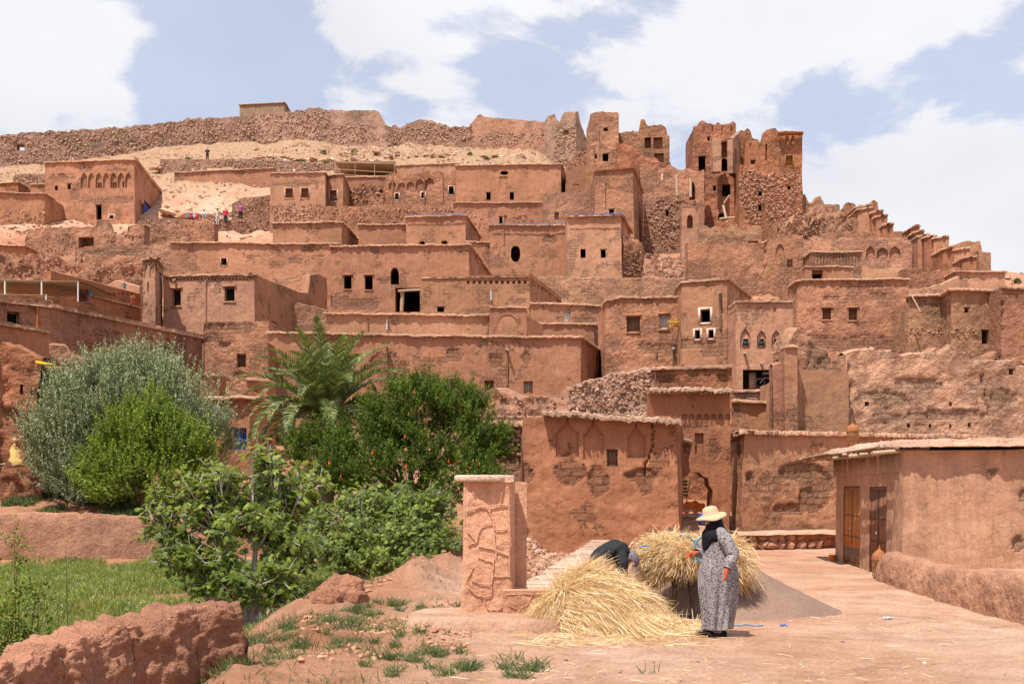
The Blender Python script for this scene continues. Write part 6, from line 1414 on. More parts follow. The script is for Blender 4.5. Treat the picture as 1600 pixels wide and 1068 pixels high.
# pale dry sloping bank of cut straw at the end of the garden
# tall reeds and a leafy shrub in the left foreground
def reed_clump():
    t = thing('reed_clump', 'tall thin reeds with arching leaves behind the broken foreground wall', 'reeds', (float(XY(105, 13)[0]), 13.0, H1(*XY(105, 13))))
    for px, Y, top, n in ((103, 13, 855, 7), (90, 13.2, 940, 4), (147, 13.4, 945, 4), (130, 13, 960, 5), (60, 12.6, 955, 4), (82, 12.8, 970, 4), (170, 14, 950, 3)):
        x, y = XY(px, Y); g = H1(x, y); z1 = Zp(top, Y); f = MB(); f.tube([(x, y, g), (x + .02, y, (g + z1) / 2), (x, y, z1)], [.009, .007, .003], 5)
        for k in range(n):
            zb = g + (z1 - g) * rng.uniform(.25, .95); az = rng.uniform(0, 6.28); d = np.array([math.cos(az), math.sin(az), 0]); Lf = rng.uniform(.2, .45)
            s = np.linspace(0, 1, 7); P = np.array([x, y, zb]) + d * (s * Lf)[:, None] + np.array([0, 0, 1.0]) * (Lf * (1.0 * s - 1.1 * s ** 2))[:, None]
            w = np.cross(d, [0, 0, 1.0]) * .012; wv = (np.sin(s * math.pi * .9 + .25))[:, None] * w
            f.grid(np.stack([P - wv, P + wv]))
        f.build('stalk', WEED, t)
reed_clump()
x, y = XY(25, 11.4)
t = thing('leafy_shrub', 'small dark leafy shrub with reddish stems at the left edge behind the broken wall', 'shrub', (float(x), float(y), H1(x, y)))
mbk = MB(); ends = []
for px, py, Y in ((10, 945, 11.4), (30, 920, 11.5), (55, 935, 11.6), (5, 975, 11.2), (40, 985, 11.4), (20, 1000, 11.3), (-20, 960, 11.3), (22, 842, 11.6), (28, 880, 11.5), (60, 925, 11.5), (45, 1010, 11.4), (0, 1020, 11.3)):
    e = W(px, py, Y); mbk.tube([(x, y, H1(x, y) - .1), (np.array([x, y, H1(x, y)]) + e) / 2 + rng.normal(size=3) * .03, e], [.01, .008, .004], 5); ends.append(e)
mbk.build('stems', plain('reddish_stem', (.22, .09, .06)), t)
P_ = np.concatenate([e + rng.normal(size=(60, 3)) * np.array([.07, .07, .09]) for e in ends] + [W(20, 990, 11.4) + rng.normal(size=(700, 3)) * np.array([.2, .2, .14])])
q = MB(); leaves(q, P_, rdir(len(P_)), unit(np.array([0, 0, 1.]) + .6 * rng.normal(size=(len(P_), 3))), .045, .03); q.build('foliage', POME, t, smooth=False)
# tufts and little bushes on the upper slope
_BL = ['biggest round bush on the bare slope, right under the highest rampart', 'bush left of the biggest one, near the rampart foot', 'low bush on the bare slope above the dry-stone terrace end', 'small bush on the slope just above the reed-roofed stall, left one', 'small bush on the slope just above the reed-roofed stall, middle one', 'small bush on the slope just above the reed-roofed stall, right one',
 'bush at the rampart foot above the seven-arch house', 'bush at the far left between rampart and terrace', 'bush cut by the left edge of the view', 'bush on the slope left of the tiny standing figure', 'bush just left of the tiny standing figure on the slope', 'bush on the slope right of the tiny standing figure',
 'bush below the low stretch of rampart', 'bush on the slope above the blank cube house, left part', 'leftmost bush above the villagers on the terrace', 'middle bush above the villagers on the terrace', 'rightmost bush above the villagers on the terrace', 'tiny bush on the dry-stone terrace wall top',
 'green bush on the far right slope beside the ridge stairs', 'bush right of the green one on the far right slope', 'lowest bush at the right edge above the plain low house', 'highest bush at the right edge of the slope', 'little bush on the ruined terrace above the cafe awning', 'bush above the right end of the blank cube house']
for i, (px, py, Y, r) in enumerate(((554, 216, 152, 1.0), (506, 218, 152, .7), (473, 229, 148, .8), (492, 239, 146, .6), (508, 241, 146, .6), (541, 241, 146, .5), (111, 246, 150, .9), (18, 261, 142, .8), (3, 278, 138, .7), (294, 231, 150, .5), (312, 240, 148, .5), (355, 229, 148, .8), (734, 241, 146, .6), (760, 250, 144, .7), (310, 322, 124, .6), (330, 321, 124, .6), (344, 320, 124, .7), (318, 265, 142, .4), (1515, 415, 104, .9), (1540, 412, 104, .9), (1585, 432, 92, 1.0), (1590, 405, 104, .6), (32, 427, 76, .5), (820, 246, 130, .6))):
    x, y = XY(px, Y); z = H1(x, y); t = MB(); n = 160
    d = rdir(n); d[:, 2] = abs(d[:, 2]); P = np.array([x, y, z]) + d * r * .45 * rng.uniform(.3, 1, (n, 1)); leaves(t, P, unit(d + .5 * rdir(n)), rdir(n), .22, .09)
    c = unit(np.array([0, 0, 1.0]))
    o = t.build('desert_bush', WEED, smooth=False, origin=(float(x), float(y), z)); tag(o, _BL[i], 'bush', group='desert bushes on the slope')
# ------------------------------------------------------------------ foreground walls and ground pieces
def loaf(name, label, path, zt, hw, tint, mat=None, sq=3.5, cell=.045, amp=.05, fine=.03, rough=.06, zb=None, seed=0, cat='wall', joints=()):
    """free-standing mud wall with a rounded top. path: 2D points (centre line), zt: top height per point"""
    path = np.array(path, float); seg = np.linalg.norm(np.diff(path, axis=0), axis=1); L = seg.sum(); cum = np.concatenate([[0], np.cumsum(seg)])
    n = int(L / cell); s = np.linspace(0, L, n + 1)
    c = np.stack([np.interp(s, cum, path[:, k]) for k in (0, 1)], -1); top = np.interp(s, cum, zt)
    d = np.gradient(c, axis=0); d /= np.linalg.norm(d, axis=1)[:, None]; nr = np.stack([d[:, 1], -d[:, 0]], -1)
    base = HZ(c[:, 0], c[:, 1]) - .25 if zb is None else np.full(n + 1, zb)
    q = np.concatenate([c, top[:, None]], 1); top = top + rough * (fbm(q * 1.1, 3, seed + 1) + .5 * fbm(q * 4.5, 2, seed + 2))
    for j, dp in joints: top = top - dp * np.exp(-((s - j) / .05) ** 2)
    m = int((2 * (top - base).mean() + 2 * hw) / cell); th = np.linspace(0, math.pi, m + 1)
    # superellipse arch from the outer foot over the top to the inner foot
    ct, st = np.cos(th), np.sin(th); k = 2 / sq
    ex = np.sign(ct) * abs(ct) ** k; ez = abs(st) ** k
    endf = np.clip(np.minimum(s, L - s) / (hw * (.8 if sq < 8 else .22)), 0, 1) ** .5; endf = .25 + .75 * endf
    P = np.zeros((m + 1, n + 1, 3)); w = hw * endf
    P[..., :2] = c[None] + nr[None] * (ex[:, None] * w[None])[..., None] * (1.08 - .12 * ez[:, None, None]); P[..., 2] = base + (top - base) * ez[:, None] * (.8 + .2 * endf)
    F0 = P.reshape(-1, 3); N_ = np.concatenate([np.repeat(nr[None], m + 1, 0) * ex[:, None, None], (ez ** 4)[:, None, None] * np.ones((1, n + 1, 1))], -1).reshape(-1, 3); N_ = unit(N_)
    disp = amp * fbm(F0 * 1.6, 3, seed + 5) + fine * (.8 * fbm(F0 * 5.5, 3, seed + 6) + .6 * fbm(F0 * 14, 2, seed + 7) + .7 * ridged(F0 * 3.3, 4, seed + 8))
    P = (F0 + N_ * disp[:, None]).reshape(P.shape)
    mb = MB(); mb.grid(P)
    for e in (0, -1):
        ring_ = P[:, e]; cc = ring_.mean(0); cc[:2] += d[e] * (-1 if e == 0 else 1) * .12
        k_ = len(ring_); mb.add(np.concatenate([ring_, cc[None]]), [(i, i + 1, k_) if e else (i + 1, i, k_) for i in range(k_ - 1)])
    o = mb.build(name, mat or MUDR, tint=tint, origin=(*c[n // 2], 0)); tag(o, label, cat); return o, P
SH = mud_mat('shaggy_mud', var=.32, bumps=((2, .05), (9, .08), (26, .05), (70, .018)), streak=.15)
loaf('garden_wall', 'long low rounded mud wall at the back of the grassy garden', [XY(-200, 38.6), XY(115, 38.8), XY(230, 38.9), XY(520, 39.4), XY(700, 40)], [Zp(800, 38.6) - .02, Zp(799, 38.8), Zp(806, 38.9), Zp(818, 39.4), Zp(822, 40)], .30, (.45, .225, .14), mat=SH, sq=5, cell=.1, amp=.07, fine=.035, rough=.05, zb=-1.0, seed=3, joints=((7.0, .14), (9.2, .10), (4.2, .05)))
fw, P_ = loaf('broken_wall', 'broken crumbling mud wall end in the left foreground', [XY(-150, 7.6), XY(-40, 9.2), XY(60, 10.3), XY(180, 11.3), XY(290, 12.0), XY(372, 12.35)], [.40, .46, .48, .58, .66, .68], .27, (.43, .20, .12), mat=SH, sq=10, cell=.03, amp=.07, fine=.08, rough=.05, zb=-1.0, seed=11)
k = 260; ii = rng.integers(int(len(P_) * .25), int(len(P_) * .72), k); jj = rng.integers(0, P_.shape[1], k); q = MB(); stones(q, P_[ii, jj] + np.array([0, 0, .0]), rng.uniform(.005, .016, k), .6)
o = q.build('gravel', ROCK, smooth=False); o['label'] = 'small stones bedded in the top of the broken wall'; o['kind'] = 'stuff'; o['category'] = 'gravel'
loaf('roadside_wall', 'low rounded shaggy mud wall beside the two-door shed', [XY(1388, 24.3), XY(1440, 21.6), XY(1520, 18.7), XY(1615, 16.5), XY(1760, 14.0)], [Zp(861, 24.3), .55, .60, .64, .66], .30, (.46, .235, .145), mat=SH, sq=3.2, cell=.04, amp=.06, fine=.04, rough=.05, seed=21)
# clods and broken lumps of earth on the bank
for i, (px, py, Y, r, lab) in enumerate(((533, 955, 18.6, .34, 'big rounded clod of eroded mud wall on the bank left of the pillar'), (513, 965, 18.0, .2, 'low broken mud lump leaning against the big clod'),
)):
    x, y = XY(px, Y); g = H1(x, y); n, m = 60, 30; U, V = np.meshgrid(np.linspace(0, 2 * math.pi, n + 1)[:-1], np.linspace(0.02, math.pi * .62, m))
    D = np.stack([np.sin(V) * np.cos(U), np.sin(V) * np.sin(U), np.cos(V)], -1); q = D.reshape(-1, 3) + i * 7
    rr = 1 + .28 * fbm(q * 1.6, 3, 5) + .10 * fbm(q * 5, 3, 6) + .12 * ridged(q * 2.4, 4, 7); P = D * rr.reshape(m, n, 1) * r * np.array([1.15, .9, 1.15]) + np.array([x, y, g + r * .05])
    mb = MB(); mb.grid(P, closed=True); tag(mb.build('mud_clod', SH, tint=(.40, .185, .11), origin=(float(x), float(y), g)), lab, 'mud clod')
# pale trampled plinth that carries the pillar
mb = MB(); n, m = 160, 70; U, V = np.meshgrid(np.linspace(0, 2 * math.pi, n + 1)[:-1], np.linspace(0, 1, m)); cx, cy = XY(765, 16.0)
se = lambda t, k: np.sign(t) * abs(t) ** k
X0 = se(np.cos(U), .45) * 1.22 * V ** .6; Y0 = se(np.sin(U), .45) * .95 * V ** .6
q = np.stack([X0.ravel(), Y0.ravel(), 0 * X0.ravel()], -1); wv = 1 + .1 * fbm(q * 1.3, 3, 4).reshape(U.shape)
h = .16 * (1 - sstep(.78, 1.0, V)) - .06 * sstep(.9, 1, V) + .02 * fbm(q * 2.5, 3, 8).reshape(U.shape)
XX = cx + X0 * wv + .35 * (Y0 < 0) * 0; YY = cy + Y0 * wv
mb.grid(np.stack([XX, YY, HZ(XX.ravel(), YY.ravel()).reshape(XX.shape) * .4 + h], -1), closed=True)
struct(mb.build('paved_plinth', GROUND))

# ------------------------------------------------------------------ the carved pillar with its basin
def pillar():
    Y = 16.3; t = thing('carved_pillar', 'red mud pillar with raised crazy-paving lines and a round pale cap slab', 'pillar', (*XY(765, Y + .3), .1))
    mb = MB(); z0, z1 = .08, Zp(752, Y); fr = Frame(XY(724, Y), XY(799, Y), z0, 0)
    def face(P0, P1, zt, zb_, flare=.0, amp=.03, cell=.02):
        f = Frame(P0, P1, zb_, 0); a = int(f.L / cell) + 1; b = int((zt - zb_) / cell); S, Z = np.meshgrid(np.linspace(0, f.L, a + 1), np.linspace(zb_, zt, b + 1))
        P = f.pt(S, Z); q = P.reshape(-1, 3); e = np.minimum(np.minimum(S, f.L - S) / .05, 1).clip(0, 1)
        bul = flare * (1 - (Z - zb_) / (zt - zb_)) ** 3
        cellv = amp * (fbm(q * 5, 3, 41) + .7 * abs(fbm(q * 11, 2, 43))).reshape(S.shape)
        d = cellv * .55 * e + bul - .03 * (1 - e) ** 2
        P[..., 0] += f.n[0] * d + (S / f.L - .5) * 2 * bul; P[..., 1] += f.n[1] * d; mb.grid(P); return f
    A, Bq = XY(724, Y), XY(799, Y); C = XY(805, Y + .42); D = XY(728, Y + .55)
    f = face(A, Bq, z1, z0, .05, .035); face(Bq, C, z1, z0, .0, .012); face(C, D, z1, z0, 0, .01); face(D, A, z1, z0, .04, .03)
    mb.add([(*A, z1), (*Bq, z1), (*C, z1), (*D, z1)], [(0, 1, 2, 3)]); mb.build('shaft', MUD, t, tint=(.60, .315, .19))
    # rear slab that frames the shaded recess
    b2 = MB(); P0, P1 = XY(803, Y + .50), XY(823, Y + .46); P2 = P1 + np.array([.0, .12]); P3 = P0 + np.array([0, .12])
    V = [(*p, z) for z in (z0, z1 + .0) for p in (P0, P1, P2, P3)]; b2.add(V, [(3, 2, 1, 0), (4, 5, 6, 7), (0, 1, 5, 4), (1, 2, 6, 5), (2, 3, 7, 6), (3, 0, 4, 7)]); b2.build('rear_slab', MUD, t, smooth=False, tint=(.60, .33, .21))
    lines = [[(728, 799), (745, 793), (757, 790), (765, 800), (771, 815)], [(771, 814), (752, 820), (747, 835), (745, 847), (731, 850)], [(765, 800), (767, 789), (785, 788), (798, 789)], [(787, 757), (781, 785)], [(748, 853), (772, 857), (797, 869)], [(731, 830), (745, 847)],
             [(773, 827), (793, 826)], [(772, 872), (770, 900), (768, 912), (750, 911), (737, 905)], [(771, 899), (797, 900)], [(733, 918), (745, 930), (757, 931), (768, 929)], [(768, 929), (768, 912)], [(755, 932), (762, 950), (775, 951), (785, 947)], [(758, 758), (765, 775)], [(771, 815), (773, 845)], [(735, 760), (742, 775)], [(747, 870), (770, 878)], [(740, 885), (730, 905)], [(795, 765), (796, 900)], [(773, 845), (776, 872)]]
    lm = MB()
    for ln in lines:
        pts = []
        for px, py in ln:
            s, Yc = f.hit(px); pts.append(f.pt(s, Zp(py, Yc),    .022 + .05 * (1 - (Zp(py, Yc) - z0) / (z1 - z0)) ** 3))
        pts = np.array(pts); u = np.linspace(0, len(pts) - 1, len(pts) * 5); P = np.stack([np.interp(u, np.arange(len(pts)), pts[:, k]) for k in range(3)], -1); P += .003 * rng.normal(size=P.shape)
        lm.tube(P, .010, 6, jit=.15)
    stuff(lm.build('relief_lines', MUD, t, tint=(.60, .32, .20)))
    # cap: round slab with a broken corner piece
    c = XY(757, Y + .22); zc = z1 + .0; cp = MB(); n = 56; a = np.arange(n) * 2 * math.pi / n; rr = 1 + .02 * rng.normal(size=n)
    R0 = np.stack([c[0] + .43 * rr * np.cos(a), c[1] + .36 * rr * np.sin(a)], -1)
    lay = [(.96, 0), (1, .02), (1.0, .075), (.96, .095), (0.001, .10)]
    cp.grid(np.array([np.concatenate([c + (R0 - c) * k, np.full((n, 1), zc + z)], 1) for k, z in lay]), closed=True); cp.add([(*p, zc) for p in (c + (R0 - c) * .96)], [tuple(range(n))[::-1]]); cp.build('cap_slab', COPE, t, tint=(.72, .50, .36))
    cp = MB(); p = XY(792, Y + .02); cp.box((p[0] - .10, p[1] - .05, zc - .01), (p[0] + .10, p[1] + .3, zc + .085)); cp.build('cap_fragment', COPE, t, smooth=False, tint=(.68, .46, .32))
    # bench with the basin
    bm_ = MB(); P0, P1 = XY(786, Y - .12), XY(856, Y - .06); f2 = Frame(P0, P1, .02, 0); zt = Zp(921, Y)
    mbb = bm_
    S, Z = np.meshgrid(np.linspace(0, f2.L, 40), np.linspace(-.1, zt, 32)); P = f2.pt(S, Z); q = P.reshape(-1, 3); d = (.03 * fbm(q * 6, 3, 3)).reshape(S.shape); P[..., 1] -= d; bm_.grid(P)
    tp = []
    for k, (n_, z_) in enumerate(((0, zt), (-.06, zt + .015), (-.16, zt + .01), (-.17, zt - .05), (-.42, zt - .05), (-.43, zt + .01), (-.55, zt))): tp.append(f2.pt(np.linspace(0, f2.L, 30), z_, n_))
    bm_.grid(np.array(tp)); e1 = np.array([f2.pt(f2.L, z, n_) for z in (-.1, zt) for n_ in (0, -.55)]).reshape(2, 2, 3); bm_.grid(e1)
    bm_.build('bench', MUD, t, tint=(.58, .30, .185))
    lm = MB()
    for ln in [[(790, 928), (856, 927)], [(812, 927), (811, 946), (820, 966)], [(832, 928), (824, 945), (812, 950)], [(856, 943), (840, 940), (828, 955), (826, 970)], [(795, 945), (806, 950)], [(845, 930), (852, 940)]]:
        pts = np.array([f2.pt(f2.hit(px)[0], Zp(py, Y - .1), .012) for px, py in ln]); lm.tube(pts, .010, 6, jit=.2)
    stuff(lm.build('bench_relief', MUD, t, tint=(.58, .31, .19)))
pillar()

# slab-topped low wall that climbs to the decorated house
def slabwall():
    A = np.array([.46, 17.6]); Bq = np.array([2.62, 31.5]); d = (Bq - A); L = np.linalg.norm(d); d /= L; nn = np.array([d[1], -d[0]])
    t = thing('slab_path', 'low wall topped with a row of pale stone slabs leading to the decorated house', 'path', (float(A[0]), float(A[1]), 0))
    b = MB(); w0, w1 = .36, .36; top = lambda s: .30 + .12 * s / L
    S = np.linspace(0, L, 90); rows = []
    for o_, z_ in ((-w0 - .08, -.3), (-w0 - .02, None), (w1 + .02, None), (w1 + .08, -.3)):
        P = np.concatenate([A + d * S[:, None] + nn * o_, (np.array([top(s) for s in S]) if z_ is None else np.full(len(S), z_))[:, None]], 1); P += warp(P, .05); rows.append(P)
    b.grid(np.array(rows)[::-1]); b.build('core', MUDR, t, tint=M5)
    s = 0
    while s < L:
        w = rng.uniform(.2, .42); q = MB(); j = rng.uniform(-.05, .05, 8); a0, a1 = -w0 - .06 + j[0], w1 + .05 + j[1]; z = top(s) + .01 + rng.uniform(0, .02); th = .05 + rng.uniform(0, .02)
        pts = [A + d * (s + .008) + nn * a0, A + d * (s + .008 + j[2] * .4) + nn * a1, A + d * (s + w - .01 + j[3] * .4) + nn * a1, A + d * (s + w - .01) + nn * a0]
        V = [(*p, z + j[4] * .15) for p in pts] + [(*(p * .97 + np.mean(pts, 0) * .03), z + th + j[5] * .15) for p in pts]
        q.add(V, [(3, 2, 1, 0), (4, 5, 6, 7), (0, 1, 5, 4), (1, 2, 6, 5), (2, 3, 7, 6), (3, 0, 4, 7)][:]); q.build('slab', COPE, t, smooth=False, tint=(.58, .385, .275)); s += w
slabwall()
# raised floor of the passage, with what stands in it
def passage():
    q = MB(); x0, x1 = XY(1050, 36)[0], XY(1140, 36)[0]
    V = np.array([(x0, 36.0, .60), (x1, 36.0, .60), (x1 + .6, 44, 1.30), (x0, 44, 1.30)]); V2 = V.copy(); V2[:, 2] -= .10; V3 = V + np.array([0, .12, -.1]); V3[:, 2] = -.2
    q.add(np.concatenate([V, V2]), [(0, 1, 2, 3), (7, 6, 5, 4), (0, 4, 5, 1), (1, 5, 6, 2), (2, 6, 7, 3), (3, 7, 4, 0)]); q.add([V2[0] + [0, .25, 0], V2[1] + [0, .25, 0], (x1, 36.25, -.3), (x0, 36.25, -.3)], [(3, 2, 1, 0)])
    struct(q.build('passage_floor', GROUND, smooth=False))
    b = MB(); c = XY(1097, 37.6); z = .74; a = [(0, .09), (.02, .12), (.32, .12), (.38, .06), (.40, .05)]
    b.tube([(*c, z + h) for h, _ in a], [r for _, r in a], 14); tag(b.build('water_can', BLUE, origin=(*c, z)), 'blue plastic can standing on the passage floor', 'can')
    b = MB(); P = W(1110, 742, 39.8); b.box((-.06, -.05, -1.55), (.07, .05, 0.0), lambda V: V * np.array([1, 1, 1]) + P + np.stack([V[:, 2] * .06, 0 * V[:, 2], 0 * V[:, 2]], -1)); tag(b.build('dark_board', IRON, origin=P), 'tall dark board leaning at the right of the passage arch', 'board')
    o = MB(); P = W(1083, 790, 41); U, V = np.meshgrid(np.linspace(-.42, .42, 24), np.linspace(0, 1, 12)); Z = .18 * np.cos(U * 3) * (1 - V * .9) + .03 * np.sin(U * 20 + V * 4); o.grid(np.stack([P[0] + U, P[1] - V * .3, P[2] + Z - .25 * V], -1)); tag(o.build('orange_cloth', plain('orange_cloth', (.75, .16, .02)), origin=P), 'orange cloth draped over goods in the passage', 'cloth')
    o = MB(); c = W(1072, 798, 39.6); o.tube([c, c + [0, 0, .04]], .36, 20); tag(o.build('round_tray', GALV, origin=c), 'round metal tray lying on the passage floor', 'tray')
    t = thing('green_crate', 'worn green crate stacked at the left of the passage arch', 'crate', tuple(W(1066, 775, 39.8))); P = W(1066, 775, 39.8)
    for k in range(5):
        o = MB(); o.box(P + [-.18, 0, k * .12], P + [.18, .3, k * .12 + .09]); o.build('slat', plain('green_paint', (.18, .22, .08)), t)
    o = MB(); o.tube([P + [.1, -.1, -.4], P + [.28, .1, .55]], .02, 6); o.build('stick', WOODP, t)
passage()

# sand heap
def heap():
    cx, cy = 3.35, 18.0; n, m = 150, 70; U, V = np.meshgrid(np.linspace(0, 2 * math.pi, n + 1)[:-1], np.linspace(0, 1, m)); R_ = 1.62 * (1 + .10 * np.cos(2 * U + .6) + .05 * np.sin(3 * U))
    r = V * R_; X_ = cx + r * np.cos(U) * 1.08; Y_ = cy + r * np.sin(U) * .8; q = np.stack([X_.ravel(), Y_.ravel(), 0 * X_.ravel()], -1)
    h = 1.0 * (1 - V) ** 1.08 * (1 + .10 * fbm(q * 1.4, 2, 5).reshape(U.shape)) + .05 * (1 - V) * fbm(q * 3, 2, 7).reshape(U.shape) + .012 * fbm(q * 12, 2, 9).reshape(U.shape) - .03
    h = np.where(h > .88, .88 + (h - .88) * .35, h)
    mb = MB(); mb.grid(np.stack([X_, Y_, h], -1)[::1], closed=True)
    m_ = mud_mat('grey_sand', var=.12, bumps=((6, .01), (60, .008), (160, .004)), streak=0)
    o = mb.build('sand_heap', m_, tint=(.27, .17, .125), origin=(cx, cy, 0)); tag(o, 'smooth heap of grey-brown building sand behind the woman', 'sand heap')
heap()

# ------------------------------------------------------------------ straw
STRAW = None
def straw_mat():
    m, t, b = nodemat('straw'); g = NN(t, 'ShaderNodeNewGeometry')
    c = ramp(t, g.outputs['Random Per Island'], [(0, (.38, .21, .08)), (.25, (.66, .43, .19)), (.7, (.88, .66, .36)), (1, (.93, .82, .60))])
    t.links.new(c, b.inputs['Base Color']); b.inputs['Roughness'].default_value = .55; b.inputs['Specular IOR Level'].default_value = .3
    tr = NN(t, 'ShaderNodeBsdfTranslucent'); t.links.new(c, tr.inputs[0]); ms = NN(t, 'ShaderNodeMixShader'); ms.inputs[0].default_value = .2
    t.links.new(b.outputs[0], ms.inputs[1]); t.links.new(tr.outputs[0], ms.inputs[2]); t.links.new(ms.outputs[0], t.nodes['Material Output'].inputs[0]); return m
STRAW = straw_mat(); STRAWD = plain('packed_straw', (.52, .32, .12), nz=.4, sc=18, bump=.02)
def strands(mb, P, D, L, Wd, droop=.12, seg=4, curl=.12):
    n = len(P); d = unit(D); L = np.broadcast_to(L, (n,)); t = np.linspace(0, 1, seg + 1); kx = rdir(n) * curl
    C = P[:, None] + (d[:, None] * t[None, :, None] + kx[:, None] * (t ** 2)[None, :, None] - np.array([0, 0, 1.0])[None, None] * (droop * t ** 2)[None, :, None]) * L[:, None, None]
    s = unit(np.cross(d, rdir(n))) * np.broadcast_to(Wd, (n,))[:, None] * .5; wp = np.array([.7] + [1.0] * (seg - 1) + [.35])
    V = np.stack([C - s[:, None] * wp[None, :, None], C + s[:, None] * wp[None, :, None]], 2).reshape(-1, 3); k = np.arange(seg)
    q = np.stack([k * 2, k * 2 + 1, k * 2 + 3, k * 2 + 2], -1); mb.add(V, (q[None] + (np.arange(n) * (2 * (seg + 1)))[:, None, None]).reshape(-1, 4))
def straw_pile():
    pk = XY(900, 16.0); e = XY(1088, 15.0)
    def hgt(x, y):
        ax = e - pk; L = np.linalg.norm(ax); a = ax / L; b = np.array([-a[1], a[0]]); u = ((x - pk[0]) * a[0] + (y - pk[1]) * a[1]); v = ((x - pk[0]) * b[0] + (y - pk[1]) * b[1])
        prof = np.interp(u, [-.75, -.45, -.15, .1, .45, .85, 1.16, 1.5, 1.95], [0, .2, .62, .78, .72, .56, .26, .09, 0]); wd = np.interp(u, [-.7, 0, 1, 2], [.75, .82, .72, .4])
        return prof * np.clip(1 - (v / wd) ** 2, 0, 1) ** .75
    x = np.linspace(pk[0] - 1.0, e[0] + .4, 120); y = np.linspace(14.0, 17.2, 100); X_, Y_ = np.meshgrid(x, y); Hh = hgt(X_, Y_); q = np.stack([X_.ravel(), Y_.ravel(), 0 * X_.ravel()], -1)
    t = thing('straw_pile', 'big spilled pile of golden straw on the ground between the man and the woman', 'straw pile', (float(pk[0]), float(pk[1]), 0))
    mb = MB(); mb.grid(np.stack([X_, Y_, Hh * .93 + .03 * fbm(q * 6, 2, 3).reshape(X_.shape) * (Hh > .02) - .03], -1)); stuff(mb.build('packed_core', STRAWD, t))
    n = 56000; xs = rng.uniform(x[0], x[-1], n); ys = rng.uniform(y[0], y[-1], n); h = hgt(xs, ys); ok = h > .01; xs, ys, h = xs[ok], ys[ok], h[ok]; n = len(xs)
    eps = .05; gx_ = (hgt(xs + eps, ys) - hgt(xs - eps, ys)) / (2 * eps); gy_ = (hgt(xs, ys + eps) - hgt(xs, ys - eps)) / (2 * eps)
    right = sstep(pk[0] - .35, pk[0] - .05, xs); q = np.stack([xs, ys, 0 * xs], -1)
    ang = -.55 + .42 * fbm(q * .9, 2, 21) + .12 * rng.normal(size=n) - .30 * sstep(15.6, 14.6, ys); ang2 = math.pi + .9 + .5 * rng.normal(size=n)
    a = np.where(rng.uniform(0, 1, n) < right, ang, ang2); d2 = np.stack([np.cos(a), np.sin(a)], -1); slope = d2[:, 0] * gx_ + d2[:, 1] * gy_
    D = unit(np.stack([d2[:, 0], d2[:, 1], np.clip(slope, -1.6, .8) + rng.uniform(-.02, .14, n)], -1)); L = rng.uniform(.2, .8, n); P = np.stack([xs, ys, h + rng.uniform(-.03, .03, n)], -1) - D * L[:, None] * .4
    P[:, 2] = np.maximum(P[:, 2], .01)
    mb = MB(); strands(mb, P, D, L, rng.uniform(.0035, .0075, n), droop=.05, curl=.16)
    k = 900; i = rng.integers(0, n, k); strands(mb, P[i] + [0, 0, .03], unit(rdir(k) * .8 + [0, 0, .9]), rng.uniform(.12, .35, k), .006, droop=.2)       # stray ends standing up
    k = 1500; px = rng.uniform(820, 1120, k); Yk = rng.uniform(13.8, 16.5, k); xk = (px - CX) / F * Yk; strands(mb, np.stack([xk, Yk, np.full(k, .015)], -1), rdir(k) * [1, 1, .12], rng.uniform(.1, .4, k), .006, droop=.0)
    stuff(mb.build('straw', STRAW, t, smooth=False))
straw_pile()
n = 700; px = rng.uniform(700, 1500, n); Yk = 11.2 + 9 * rng.uniform(0, 1, n) ** 1.4; xk = (px - CX) / F * Yk; mb = MB()
strands(mb, np.stack([xk, Yk, HZ(xk, Yk) + .012], -1), rdir(n) * [1, 1, .05], rng.uniform(.05, .22, n), .005, droop=0)
tag(mb.build('stray_straw', STRAW, smooth=False), 'stray straw stalks scattered over the dirt road', 'straw', kind='stuff')

# pebbles on the road
n = 6500; px = rng.uniform(480, 1640, n); Yk = 10.8 + 18 * rng.uniform(0, 1, n) ** 1.5; xk = (px - CX) / F * Yk; xb = np.interp(Yk, _BY, _BX); ok = xk > xb - .3; xk, Yk = xk[ok], Yk[ok]
q = np.stack([xk, Yk, 0 * xk], -1); sz = rng.uniform(.003, .011, len(xk)) * (1 + 2.0 * (rng.uniform(0, 1, len(xk)) > .985)); mb = MB(); stones(mb, np.stack([xk, Yk, HZ(xk, Yk) + sz * .2], -1), sz, .6, lo=True)
tag(mb.build('pebbles', stone_mat('pebble', (.30, .18, .13), (.50, .34, .26), (.70, .58, .48)), smooth=False), 'small pebbles scattered over the dirt road', 'pebbles', kind='stuff')
# clods on the bank, and rubble at the foot of the house
n = 3600; px = rng.uniform(470, 735, n); Yk = rng.uniform(11.5, 26, n); xk = (px - CX) / F * Yk; q = np.stack([xk, Yk, 0 * xk], -1); ok = fbm(q * 1.1, 3, 99) > .02; xk, Yk = xk[ok], Yk[ok]; mb = MB(); sz = rng.uniform(.012, .05, len(xk)); stones(mb, np.stack([xk, Yk, HZ(xk, Yk) + sz * .2], -1), sz, .7)
tag(mb.build('earth_clods', stone_mat('clod', (.40, .19, .11), (.48, .24, .15), (.55, .30, .20)), smooth=False), 'loose red earth clods on the bank left of the pillar', 'clods', kind='stuff')
n = 500; xk = rng.uniform(.1, 1.6, n); Yk = rng.uniform(23, 33.5, n); mb = MB(); sz = rng.uniform(.03, .12, n); stones(mb, np.stack([xk, Yk, HZ(xk, Yk) + sz * .2], -1), sz, .7)
tag(mb.build('house_foot_rubble', ROCK, smooth=False), 'rubble and clods at the foot of the decorated house', 'rubble', kind='stuff')
